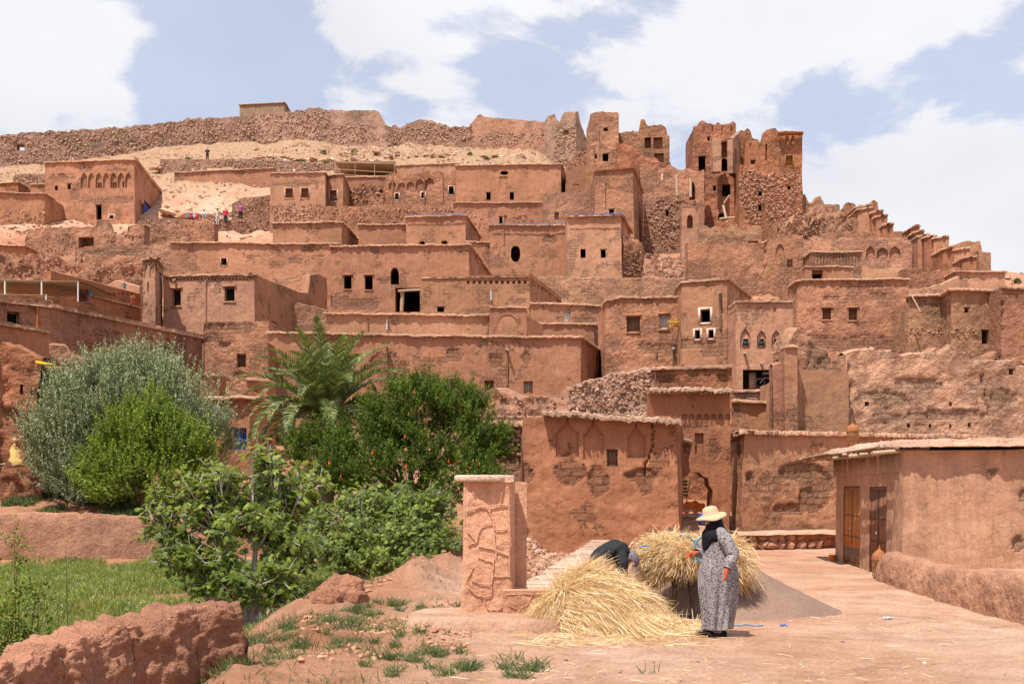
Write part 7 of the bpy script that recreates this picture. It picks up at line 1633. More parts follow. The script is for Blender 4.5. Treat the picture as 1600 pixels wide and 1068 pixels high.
# stones over the hillside
n = 22000; px = rng.uniform(-60, 1640, n); Yk = rng.uniform(60, 158, n); px[:5000] = rng.uniform(995, 1100, 5000); Yk[:5000] = rng.uniform(88, 106, 5000); xk = (px - CX) / F * Yk; q = np.stack([xk, Yk, 0 * xk], -1); ok = fbm(q * .12, 3, 101) + .25 * rng.normal(size=n) + (np.arange(n) < 5000) > -.05; xk, Yk = xk[ok], Yk[ok]
sz = rng.uniform(.06, .22, len(xk)) * (1 + 1.6 * (rng.uniform(0, 1, len(xk)) > .97)); xe = rng.uniform(-60, 960, 9000); ye = rng.uniform(136, 158, 9000); xe = (xe - CX) / F * ye; ke = fbm(np.stack([xe, ye, 0 * xe], -1) * .2, 3, 105) > -.1; xk = np.concatenate([xk, xe[ke]]); Yk = np.concatenate([Yk, ye[ke]]); sz = np.concatenate([sz, rng.uniform(.05, .16, ke.sum())])
up_ = Yk > 128
for nm, mk, mt, lb in (('hill_stones', ~up_, ROCK, 'reddish stones strewn over the village slope'), ('slope_stones', up_, ROCKP, 'pale stones strewn over the bare upper slope')):
    mb = MB(); stones(mb, np.stack([xk[mk], Yk[mk], HZ(xk[mk], Yk[mk]) + sz[mk] * .2], -1), sz[mk], .55, lo=True); tag(mb.build(nm, mt, smooth=False), lb, 'stones', kind='stuff')
# rocky ledges on the upper slope
for i, (px, py, Y, w, h_) in enumerate(((430, 228, 150, 5, .7), (470, 232, 149, 6, .8), (560, 224, 151, 5, .6), (520, 236, 148, 7, .7), (300, 300, 128, 7, 1.0), (340, 305, 127, 8, 1.2), (370, 312, 126, 6, 1.0), (300, 325, 123, 6, .9), (785, 250, 146, 5, 1.0), (590, 238, 147, 5, .6), (640, 232, 148, 6, .6), (345, 232, 149, 6, .6), (270, 238, 147, 5, .6), (1555, 435, 92, 4, .8), (690, 240, 147, 4, .6))):
    x, y = XY(px, Y); z = H1(x, y); q = MB(); k = 14; C = np.stack([x + rng.uniform(-.5, .5, k) * w, y + rng.uniform(-1, 1, k), np.full(k, z) + rng.uniform(-.1, .2, k) * h_], -1); stones(q, C, rng.uniform(.5, 1.1, k) * h_, .4)
    o = q.build('rock_ledge', ROCKP, smooth=False, origin=(float(x), float(y), z)); tag(o, 'low ledges of pale bedrock breaking through the bare slope', 'rock', kind='stuff')

# ------------------------------------------------------------------ small things
def lantern(px, pyb, Y, label, h=.62, w=.20):
    P = W(px, pyb, Y); t = thing('lantern', label, 'lantern', tuple(P)); RUST = plain('rusty_metal', (.34, .13, .05), nz=.4, sc=30, rough=.8)
    n = 12; a = np.arange(n) * 2 * math.pi / n
    b = MB(); 
    for z in (0.03, .12, .33, .36): b.tube(np.array([P + [0, 0, z * h / .62], P + [0, 0, z * h / .62 + .015]]), w * .95, 12)
    b.build('rings', RUST, t)
    g = MB()
    for k in range(n):
        c = np.array([math.cos(a[k]), math.sin(a[k]), 0]) * w * .9; g.tube([P + c + [0, 0, .03], P + c + [0, 0, h * .57]], .008, 4)
        for s_ in (-1, 1):
            m_ = 7; tt = np.linspace(0, 1, m_); aa = a[k] + s_ * tt * 1.3; g.tube(np.stack([P[0] + np.cos(aa) * w * .89, P[1] + np.sin(aa) * w * .89, P[2] + .12 + tt * (h * .53 - .12)], -1), .006, 4)
    g.build('grille', RUST, t)
    d = MB(); r_ = [w * .98, w * 1.0, w * .92, w * .75, w * .5, w * .2, .02]; z_ = [.36, .39, .45, .50, .54, .57, .60]
    TH = np.arange(24) * 2 * math.pi / 24; d.grid(np.array([np.stack([P[0] + r * np.cos(TH) * (1 + .03 * np.cos(TH * 12)), P[1] + r * np.sin(TH) * (1 + .03 * np.cos(TH * 12)), np.full(24, P[2] + z * h / .62)], -1) for r, z in zip(r_, z_)]), closed=True); d.build('dome', RUST, t)
    f = MB(); stones(f, np.array([P + [0, 0, h * .98]]), .03, 1); f.tube([P + [0, 0, h * .95], P + [0, 0, h * 1.08]], .012, 6); f.build('finial', RUST, t)
    for k in range(3):
        f = MB(); aa = k * 2.1; c = np.array([math.cos(aa), math.sin(aa), 0]) * w * .85; f.tube([P + c - [0, 0, .07], P + c + [0, 0, .05]], .014, 5); f.build('foot', RUST, t)
lantern(1332, 694, 30.0, 'rusty openwork lantern standing on the shed roof', h=.58, w=.17)
lantern(1374, 902, 24.6, 'rusty openwork lantern on the ground beside the brown shed door', h=.66, w=.16)
P = W(1301, 878, 30.4); P[2] = .0; b = MB(); b.tube([P, P + [0, 0, .02], P + [0, 0, .17]], [.085, .09, .1], 16, cap=False); b.tube([P + [0, 0, .005], P + [0, 0, .01]], .085, 16)
t_ = thing('paint_tin', 'small orange tin by the foot of the shed wall', 'tin', tuple(P)); b.build('tin_body', plain('orange_paint', (.55, .13, .03)), t_); b = MB(); aa = np.linspace(0, math.pi, 12); b.tube(np.stack([P[0] + .1 * np.cos(aa), np.full(12, P[1]), P[2] + .17 + .05 * np.sin(aa)], -1), .004, 4); b.build('handle', IRON, t_)
def sheet(name, label, c, w, d, mat, cat, h=.05, seed=1, rz=0):
    U, V = np.meshgrid(np.linspace(-1, 1, 18), np.linspace(-1, 1, 14)); q = np.stack([U.ravel() * 2, V.ravel() * 2, 0 * U.ravel() + seed], -1); Z = h * (abs(fbm(q, 3, seed)).reshape(U.shape) * 1.6)
    k = 1 + .25 * fbm(q * .8, 2, seed + 3).reshape(U.shape); x = U * w * k; y = V * d * k; P = np.stack([c[0] + x * math.cos(rz) - y * math.sin(rz), c[1] + x * math.sin(rz) + y * math.cos(rz), c[2] + Z], -1); m = MB(); m.grid(P); P2 = P.copy(); P2[..., 2] -= .004; m.grid(P2[::-1]); tag(m.build(name, mat, origin=c), label, cat)
sheet('black_rag', 'crumpled dark rag lying on the roadside wall', (XY(1579, 17.2)[0], 17.2, Zp(915, 17.2) + .03), .07, .12, plain('dark_cloth', (.03, .04, .055)), 'rag', .09)
x, y = XY(1224, 15.9); sheet('blue_scrap', 'small blue plastic scrap at the edge of the sand heap', (x, y, H1(x, y) + .01), .05, .04, plain('blue_plastic', (.08, .20, .45)), 'litter', .03, 5)
x, y = XY(1387, 16.6); sheet('grey_scrap', 'small grey wrapper lying on the road', (x, y, H1(x, y) + .01), .07, .04, GALV, 'litter', .03, 8)
x, y = XY(1560, 15.8); m = MB(); m.tube([(x - .13, y - .03, H1(x, y) + .02), (x + .13, y + .04, H1(x, y) + .025)], .010, 6); tag(m.build('stick', WOODP, origin=(x, y, 0)), 'short pale stick lying beside the roadside wall', 'stick')
x, y = XY(1085, 12.6); m = MB(); m.tube([(x - .05, y, H1(x, y) + .012), (x + .01, y + .01, H1(x, y) + .02), (x + .06, y - .01, H1(x, y) + .012)], .007, 5); tag(m.build('twig', WOOD, origin=(x, y, 0)), 'short dark twig on the road in front of the straw', 'twig')
m = MB(); q0 = np.array([XY(px, Y) for px, Y in ((1138, 16.1), (1150, 16.0), (1165, 16.15), (1180, 16.0), (1192, 16.05))]); m.tube(np.concatenate([q0, HZ(q0[:, 0], q0[:, 1])[:, None] + .012], 1), .012, 6, jit=.3); tag(m.build('blue_rope', plain('rope_blue', (.22, .32, .42))), 'frayed blue rope lying on the ground behind the woman', 'rope')
# yellow sack on the slope
P = W(22, 722, 43.0); t = MB(); n = 20; a = np.arange(n) * 2 * math.pi / n; rows = [np.stack([P[0] + r * np.cos(a) * (1 + .15 * np.cos(3 * a)) + dx, P[1] + r * .6 * np.sin(a), np.full(n, P[2] + z) + .02 * np.sin(a * 5)], -1) for r, z, dx in ((.02, .98, .04), (.09, .85, .03), (.16, .6, .0), (.24, .3, .02), (.33, .05, .1), (.3, -.1, .1))]
t.grid(np.array(rows)[::-1], closed=True); tag(t.build('yellow_sack', plain('yellow_sacking', (.72, .50, .17), nz=.15, sc=5, bump=.02), origin=P), 'pale yellow sack propped upright on the slope at the far left', 'sack')
x, y, _z = P; m = MB(); m.tube([P + [-.5, -.1, -.08], P + [-.1, -.1, -.02]], .02, 6); tag(m.build('pale_pole', WHITEP, origin=P), 'short white pole lying beside the yellow sack', 'pole')
# flower pots on the cafe terrace
for px, py, Y, c1, c2, lb in ((98, 455, 56, (.55, .42, .05), (.08, .16, .3), 'yellow flower pot on the terrace left of the seated visitor'), (140, 463, 56, (.78, .60, .04), (.08, .25, .5), 'yellow and blue flower pot right of the seated visitor'), (207, 474, 60, (.50, .38, .12), (.36, .06, .04), 'red pot with dry yellow plant near the turret'), (194, 452, 66, (.5, .42, .12), (.2, .28, .28), 'small pot with yellow flowers beside the turret')):
    P = W(px, py, Y); t = thing('flower_pot', lb, 'flower pot', tuple(P), 'flower pots on the cafe terrace'); b = MB(); b.tube([P, P + [0, 0, .28]], [.08, .13], 14); b.build('pot', plain('pot_paint', c2), t)
    b = MB(); k = 60; leaves(b, np.repeat((P + [0, 0, .28])[None], k, 0), unit(rdir(k) + [0, 0, 1]), rdir(k), rng.uniform(.10, .22, k), .03); b.build('flowers', plain('petals', c1), t, smooth=False)
P = W(1055, 505, 61); b = MB(); k = 260; leaves(b, P + rng.normal(size=(k, 3)) * [.14, .1, .11], rdir(k), rdir(k), .12, .06); tag(b.build('dry_flower_bush', plain('ochre_flowers', (.62, .36, .07)), smooth=False, origin=P), 'ochre bunch of flowers beside the white shuttered window', 'bush')
# moped in the open stall
def moped():
    P = W(1201, 607, 56.7); P[2] += .02; t = thing('moped', 'dark moped with a white panel standing in the open stall', 'moped', tuple(P))
    for dx in (-.42, .42):
        m = MB(); a = np.arange(25) * 2 * math.pi / 24; m.tube(np.stack([P[0] + dx + .22 * np.cos(a), np.full(25, P[1]), P[2] + .25 + .22 * np.sin(a)], -1), .04, 6, cap=False); m.build('wheel', IRON, t)
    m = MB(); m.tube([P + [-.42, 0, .25], P + [-.2, 0, .5], P + [.15, 0, .45], P + [.35, 0, .8], P + [.42, 0, .25]], .06, 6); m.tube([P + [-.3, 0, .7], P + [.05, 0, .7]], .1, 8); m.build('frame', IRON, t)
    m = MB(); m.box(P + [.22, -.08, .45], P + [.42, .08, .8]); m.build('panel', WHITEP, t); m = MB(); m.tube([P + [.33, -.3, .98], P + [.35, 0, .92], P + [.33, .3, .98]], .02, 5); m.build('handlebar', GALV, t)
moped()
# ------------------------------------------------------------------ people and the donkey
SKIN = plain('skin', (.36, .20, .13), rough=.55, nz=.05)
def skin(name, V, E, Rr, mat, parent, root=0, sub=2, origin=(0, 0, 0)):
    me = bpy.data.meshes.new(name); me.from_pydata([tuple(np.asarray(v) - np.asarray(origin)) for v in V], E, []); me.update()
    o = bpy.data.objects.new(name, me); col.objects.link(o)
    m = o.modifiers.new('skin', 'SKIN'); m.use_smooth_shade = True
    sl = me.skin_vertices[0].data if me.skin_vertices else None
    for i, r in enumerate(Rr):
        rr = r if isinstance(r, tuple) else (r, r); me.skin_vertices[0].data[i].radius = rr
    me.skin_vertices[0].data[root].use_root = True
    s = o.modifiers.new('sub', 'SUBSURF'); s.levels = s.render_levels = sub
    me.materials.append(mat); o.parent = parent; return o
def bake(o):
    dg = bpy.context.evaluated_depsgraph_get(); dg.update(); me = bpy.data.meshes.new_from_object(o.evaluated_get(dg)); o.modifiers.clear(); o.data = me
    me.polygons.foreach_set('use_smooth', np.ones(len(me.polygons), bool)); return o
def figure(root, mat_skin, J, sc=1.0):
    """one continuous body; J: joint positions relative to root's origin"""
    names = ['pelvis', 'belly', 'chest', 'neck', 'head', 'crown', 'shl', 'ell', 'wrl', 'hal', 'shr', 'elr', 'wrr', 'har', 'hil', 'knl', 'anl', 'tol', 'hir', 'knr', 'anr', 'tor']
    rad = dict(pelvis=.13, belly=.125, chest=.14, neck=.055, head=.092, crown=.075, shl=.062, ell=.043, wrl=.030, hal=.028, shr=.062, elr=.043, wrr=.030, har=.028, hil=.095, knl=.06, anl=.042, tol=.03, hir=.095, knr=.06, anr=.042, tor=.03)
    ed = [('pelvis', 'belly'), ('belly', 'chest'), ('chest', 'neck'), ('neck', 'head'), ('head', 'crown'), ('chest', 'shl'), ('shl', 'ell'), ('ell', 'wrl'), ('wrl', 'hal'), ('chest', 'shr'), ('shr', 'elr'), ('elr', 'wrr'), ('wrr', 'har'), ('pelvis', 'hil'), ('hil', 'knl'), ('knl', 'anl'), ('anl', 'tol'), ('pelvis', 'hir'), ('hir', 'knr'), ('knr', 'anr'), ('anr', 'tor')]
    ix = {n: i for i, n in enumerate(names)}
    return bake(skin('body', [np.array(J[n]) for n in names], [(ix[a], ix[b]) for a, b in ed], [rad[n] * sc for n in names], mat_skin, root))
def hand(name, parent, W_, direc, palmn, mat, side=1, s=1.0, curl=.5):
    """glove or hand: palm and five bent fingers; W_ wrist, direc towards the fingers, palmn out of the palm"""
    d = unit(np.array(direc, float)); n = unit(np.array(palmn, float) - d * np.dot(palmn, d)); b = np.cross(n, d) * side
    mb = MB(); pal = []
    rows = []
    for t, w, th in ((-.02, .027, .024), (.0, .030, .024), (.04, .040, .02), (.08, .042, .017), (.095, .036, .012)):
        a = np.arange(10) * 2 * math.pi / 10; c = np.array(W_) + d * t * s; rows.append(c + (np.cos(a)[:, None] * b * w + np.sin(a)[:, None] * n * th) * s)
    mb.grid(np.array(rows)[:, ::-1], closed=True); mb.add(rows[-1], [tuple(range(10))]); mb.add(rows[0], [tuple(range(10))[::-1]])
    for k, (off, L, r) in enumerate(((-.031, .060, .0095), (-.011, .074, .010), (.010, .078, .010), (.030, .070, .0098))):
        base = np.array(W_) + (d * .085 + b * off) * s; p = [base]; dd = d.copy()
        for j, l in enumerate((.42, .33, .25)):
            ang = curl * (.35 + .5 * j); dd = unit(d * math.cos(ang * 1.2) + n * math.sin(ang * 1.2)); p.append(p[-1] + dd * L * l * s)
        mb.tube(p, np.array([r, r * .98, r * .88, r * .6]) * s, 7)
    base = np.array(W_) + (d * .025 + b * .034) * s; q = [base]; q.append(q[-1] + unit(b * .9 + d * .6 + n * .3) * .032 * s); q.append(q[-1] + unit(b * .4 + d * .9 + n * .4) * .028 * s); mb.tube(q, np.array([.013, .0115, .008]) * s, 7)
    return mb.build(name, mat, parent)
def rings(mb, levels, n=64, fold=0.0, nf=9, seed=0, close=True):
    """levels: (x, y, z, rx, ry, fold scale)"""
    a = np.arange(n) * 2 * math.pi / n; rows = []
    for (x, y, z, rx, ry, fs) in levels:
        w = 1 + fold * fs * (np.sin(a * nf + seed + z * 1.5) * .6 + np.sin(a * (nf * 2 + 1) + 2.1 * seed - z * 3) * .3 + .25 * np.sin(a * 3 + z * 5))
        rows.append(np.stack([x + rx * w * np.cos(a), y + ry * w * np.sin(a), np.full(n, z)], -1))
    mb.grid(np.array(rows), closed=True); return rows
def refine(lv, k=5):
    lv = np.array(lv, float); i = np.arange(len(lv)); u = np.linspace(0, len(lv) - 1, (len(lv) - 1) * k + 1); out = []
    for c in range(lv.shape[1]):
        # Catmull-Rom through the levels
        p = lv[:, c]; pp = np.concatenate([[2 * p[0] - p[1]], p, [2 * p[-1] - p[-2]]]); j = np.clip(u.astype(int), 0, len(lv) - 2); t = u - j
        a0, a1, a2, a3 = pp[j], pp[j + 1], pp[j + 2], pp[j + 3]; out.append(.5 * ((2 * a1) + (-a0 + a2) * t + (2 * a0 - 5 * a1 + 4 * a2 - a3) * t ** 2 + (-a0 + 3 * a1 - 3 * a2 + a3) * t ** 3))
    return np.array(out).T

def robe_mat():
    m, t, b = nodemat('printed_robe_cloth'); tcn = NN(t, 'ShaderNodeTexCoord').outputs['Object']
    base = ramp(t, noise_node(t, tcn, 6, 3), [(.3, (.23, .205, .205)), (.7, (.33, .30, .295))])
    def dots(sc, th, jit=1.0):
        v = NN(t, 'ShaderNodeTexVoronoi'); v.inputs['Scale'].default_value = sc; v.inputs['Randomness'].default_value = jit; t.links.new(tcn, v.inputs['Vector']); return mth(t, 'LESS_THAN', v.outputs['Distance'], th)
    n = noise_node(t, tcn, 90, 2); c = mixc(t, mth(t, 'MULTIPLY', dots(34, .34), mth(t, 'GREATER_THAN', n, .40)), base, (.025, .02, .025))
    c = mixc(t, mth(t, 'MULTIPLY', dots(75, .34), .85), c, (.06, .045, .05)); c = mixc(t, mth(t, 'MULTIPLY', dots(43, .22), .6), c, (.66, .60, .58))
    t.links.new(c, b.inputs['Base Color']); b.inputs['Roughness'].default_value = .75; return m
def woman():
    Y = 14.65; x, y = XY(1121, Y); z = H1(x, y); O = (x, y, z)
    t = thing('person', 'standing woman in a patterned grey robe, black headscarf and wide straw hat, orange gloves', 'person', O)
    # she faces left (-x) and a little towards the camera
    J = dict(pelvis=(0, 0, .88), belly=(-.01, 0, 1.05), chest=(.0, 0, 1.24), neck=(-.03, 0, 1.40), head=(-.075, -.015, 1.475), crown=(-.085, -.015, 1.54), shl=(.02, -.17, 1.31), ell=(.13, -.24, 1.07), wrl=(.07, -.31, .90), hal=(.05, -.33, .84), shr=(-.02, .17, 1.31), elr=(-.14, .22, 1.08), wrr=(-.26, .12, 1.06), har=(-.32, .08, 1.05),
             hil=(.02, -.09, .82), knl=(.0, -.10, .45), anl=(.03, -.10, .08), tol=(-.10, -.13, .035), hir=(-.02, .09, .82), knr=(-.03, .10, .45), anr=(-.10, .10, .08), tor=(-.23, .07, .035))
    figure(t, SKIN, J)
    f = MB(); o = np.array(O); h = o + np.array([-.08, -.015, 1.48])       # face turned down to the left
    f.tube([h + [-.085, -.01, .01], h + [-.118, -.014, -.022], h + [-.088, -.012, -.03]], [.008, .014, .008], 6); f.build('nose', SKIN, t)
    for s in (-1, 1):
        e = MB(); stones(e, np.array([h + [-.085, .03 * s - .01, .012]]), .011, .8); e.build('eye', IRON, t)
    e = MB(); e.tube([h + [-.09, -.03, -.055], h + [-.096, -.012, -.053], h + [-.09, .01, -.055]], .006, 5); e.build('mouth', plain('lips', (.35, .12, .09)), t)
    robe = robe_mat(); mb = MB(); o = O
    lv = [(-.005, -.0, 1.415, .08, .085, 0), (-.005, 0, 1.375, .12, .16, .1), (.0, 0, 1.32, .15, .20, .2), (.0, 0, 1.22, .175, .21, .3), (.005, 0, 1.10, .18, .205, .4), (.01, 0, .98, .20, .215, .5), (.02, 0, .84, .235, .235, .8), (.015, 0, .68, .24, .235, 1.1), (.01, 0, .50, .225, .225, 1.4), (-.0, 0, .34, .20, .215, 1.7), (-.01, 0, .20, .18, .205, 2.0), (-.015, 0, .10, .175, .20, 2.2)]
    lv = refine(lv, 6); lv[:, 0] += o[0]; lv[:, 1] += o[1]; lv[:, 2] += o[2]; rows = rings(mb, lv[::-1], 160, .12, 6, 1.3)
    mb.build('robe', robe, t)
    def sleeve(pts, rad, nm='sleeve'):
        m = MB(); P = refine(pts, 8); r = refine([(q,) for q in rad], 8)[:, 0]; P = P + np.array(O); k = len(P)
        r = r * (1 + .07 * np.sin(np.linspace(0, 26, k)) * np.linspace(.4, 1, k)); m.tube(P, r, 18, cap=False); m.build(nm, robe, t)
    sleeve([(.0, -.10, 1.37), (.03, -.19, 1.31), (.10, -.25, 1.18), (.145, -.27, 1.06), (.10, -.31, .97), (.065, -.33, .90)], [.05, .085, .085, .08, .07, .052])
    sleeve([(-.02, .08, 1.36), (-.05, .18, 1.29), (-.10, .22, 1.18), (-.14, .22, 1.08), (-.20, .17, 1.06), (-.26, .12, 1.07)], [.05, .085, .08, .075, .065, .05])
    GL = plain('orange_glove', (.72, .09, .03), nz=.1)
    hand('glove', t, np.array(O) + [.055, -.335, .89], (-.15, -.05, -1), (-.9, .1, .1), GL, side=-1, s=1.0, curl=.55)
    hand('glove', t, np.array(O) + [-.27, .115, 1.07], (-1, -.25, -.15), (-.1, -.3, -1), GL, side=1, s=1.0, curl=1.1)
    # headscarf
    BL = plain('black_cloth', (.008, .008, .010), rough=.85, nz=.1); m = MB()
    lv = [(-.085, -.015, 1.575, .02, .02, 0), (-.078, -.015, 1.565, .07, .065, .3), (-.050, -.012, 1.53, .098, .094, .3), (-.036, -.01, 1.48, .100, .104, .5), (-.035, -.01, 1.43, .112, .110, .8), (-.025, -.01, 1.385, .135, .14, 1), (-.025, -.015, 1.33, .168, .20, 1), (-.035, -.025, 1.27, .162, .20, 1.4), (-.06, -.03, 1.20, .132, .15, 2.0), (-.09, -.035, 1.13, .095, .09, 2.2), (-.11, -.04, 1.08, .05, .04, 2)]
    lv = refine(lv, 5); lv[:, 0] += O[0]; lv[:, 1] += O[1]; lv[:, 2] += O[2]; rings(m, lv[::-1], 60, .05, 6, .4); m.build('headscarf', BL, t)
    # straw hat, tipped forward
    HS = plain('hat_straw', (.50, .37, .22), nz=.12, sc=60, bump=.003); m = MB(); n = 60; a = np.arange(n) * 2 * math.pi / n; rows = []
    for r, zz in ((.192, -.030), (.196, -.022), (.16, .0), (.118, .012), (.104, .02), (.100, .065), (.086, .10), (.05, .118), (.002, .122)):
        w = .022 * np.sin(2 * a + .8) * (r > .14) * (r / .24) ** 2; rows.append(np.stack([r * np.cos(a) * 1.03, r * np.sin(a), zz + w + .006 * np.sin(5 * a) * (r > .18)], -1))
    G = np.array(rows); an = -.22; X_ = G[..., 0] * math.cos(an) - G[..., 2] * math.sin(an) * -1; Z_ = G[..., 2] * math.cos(an) - G[..., 0] * math.sin(an) * 1
    an2 = .10; G = np.stack([X_, G[..., 1] * math.cos(an2), Z_ + G[..., 1] * math.sin(an2)], -1); G = G + np.array(O) + np.array([-.085, -.015, 1.555]); m.grid(G, closed=True)
    m.grid(np.stack([G[0], G[2] - [0, 0, .006], G[4] - [0, 0, .006]])[:, ::-1], closed=True); m.build('hat', HS, t)
    for (ax, ay, tx, ty) in ((.03, -.10, -.12, -.13), (-.10, .10, -.25, .07)):
        m = MB(); A = np.array(O) + [ax + .02, ay, .035]; Bq = np.array(O) + [tx, ty, .025]; m.tube([A + [.05, 0, 0], A, (A + Bq) / 2 + [0, 0, .005], Bq, Bq + (Bq - A) * .12 - [0, 0, .005]], [.032, .042, .046, .040, .02], 12); m.tube([A, A + [0, 0, .1]], [.045, .048], 10); m.build('shoe', BL, t)
woman()

def man():
    Y = 16.95; x, y = XY(945, Y); z = 0.0; O = (x, y, z)
    t = thing('person', 'man in a black shirt and grey cap bending over the straw pile', 'person', O)
    J = dict(pelvis=(-.06, 0, .86), belly=(.06, 0, .95), chest=(.25, -.01, .96), neck=(.37, -.02, .90), head=(.43, -.03, .83), crown=(.48, -.03, .79), shl=(.29, -.19, .89), ell=(.30, -.22, .62), wrl=(.36, -.24, .40), hal=(.38, -.24, .33), shr=(.29, .17, .89), elr=(.34, .2, .62), wrr=(.42, .16, .40), har=(.44, .15, .33),
             hil=(-.08, -.1, .80), knl=(.03, -.12, .45), anl=(-.05, -.12, .08), tol=(.10, -.14, .035), hir=(-.08, .1, .80), knr=(.04, .12, .45), anr=(-.03, .12, .08), tor=(.12, .13, .035))
    J = {k: (v[0] * .86, v[1], v[2] + (.05 if k in ('head', 'crown', 'neck', 'chest') else 0)) for k, v in J.items()}; figure(t, SKIN, J); BL = plain('black_shirt_cloth', (.022, .023, .026), rough=.8, nz=.2); TR = plain('beige_trousers', (.38, .27, .18), nz=.1); o = np.array(O)
    m = MB(); P = refine([(-.13, 0, .80), (-.10, 0, .87), (.02, 0, .96), (.13, 0, 1.0), (.23, -.01, .99), (.31, -.02, .95), (.335, -.02, .92)], 8); r = refine([(.12,), (.165,), (.175,), (.20,), (.19,), (.12,), (.07,)], 8)[:, 0]
    # flattened tube for the shirt
    Q = P + o; T = unit(np.gradient(Q, axis=0)); a = np.arange(36) * 2 * math.pi / 36; G = []
    for i in range(len(Q)):
        up = unit(np.cross(np.array([0, 1.0, 0]), T[i])) * -1; w = 1 + .05 * np.sin(a * 5 + i * .5) + .03 * np.sin(a * 11 - i)
        G.append(Q[i] + (np.cos(a) * r[i] * 1.15 * w)[:, None] * np.array([0, 1.0, 0]) + (np.sin(a) * r[i] * .78 * w)[:, None] * up)
    m.grid(np.array(G), closed=True); m.build('shirt', BL, t)
    for s, w in ((-1, ((.22, -.15, .95), (.25, -.21, .87), (.25, -.225, .70), (.265, -.225, .58))), (1, ((.22, .13, .95), (.25, .19, .87), (.28, .2, .70), (.30, .19, .58)))):
        m = MB(); P = refine(w, 6) + o; m.tube(P, np.linspace(.09, .062, len(P)) * (1 + .06 * np.sin(np.arange(len(P)))), 14, cap=False); m.build('sleeve', BL, t)
        m = MB(); k = s * .11; P = refine([(-.10, k * .8, .86), (-.08, k, .72), (.02, k * 1.1, .46), (-.04, k * 1.1, .12)], 8) + o; m.tube(P, np.linspace(.14, .075, len(P)) * (1 + .04 * np.sin(np.arange(len(P)) * 1.1)), 16, cap=False); m.build('trouser_leg', TR, t)
        m = MB(); m.tube([o + [-.08, k * 1.1, .04], o + [-.02, k * 1.1, .055], o + [.10, k * 1.15, .035], o + [.15, k * 1.15, .02]], [.03, .045, .04, .02], 10); m.build('shoe', IRON, t)
        hand('hand', t, o + (np.array([.31, -.24, .40]) if s < 0 else np.array([.365, .155, .40])), (.2, 0, -1), (.6, 0, .1), SKIN, side=s, curl=.9)
    # cap with a peak, ear below it
    CP = plain('grey_purple_cap', (.31, .26, .30), nz=.1); c = o + [.40, -.03, .885]; d = unit(np.array([.62, 0, -.78])); u = unit(np.array([.78, -.05, .62])); sd = np.cross(d, u); m = MB(); rows = []
    for tt in np.linspace(0, 1, 10):
        ph = tt * math.pi / 2; a = np.arange(28) * 2 * math.pi / 28; rr = .128 * math.cos(ph) + .001; rows.append(c + u * (.125 * math.sin(ph) - .02) + (np.cos(a)[:, None] * d * 1.1 + np.sin(a)[:, None] * sd) * rr)
    m.grid(np.array(rows)[:, ::-1], closed=True); m.grid(np.array(rows), closed=True); m.build('cap', CP, t)
    U, V = np.meshgrid(np.linspace(-1, 1, 16), np.linspace(0, 1, 8)); G = c + d * (.10 + .10 * V * np.sqrt(np.clip(1 - (U * .75) ** 2, 0, 1)))[..., None] + sd * (U * .10)[..., None] + u * (-.015 - .03 * U ** 2 - .015 * V)[..., None]
    m = MB(); m.grid(G); m.grid((G - u * .006)[::-1]); m.build('cap_peak', CP, t)
    m = MB(); stones(m, np.array([o + [.36, -.125, .885]]), .028, 1.2); m.build('ear', SKIN, t)
man()

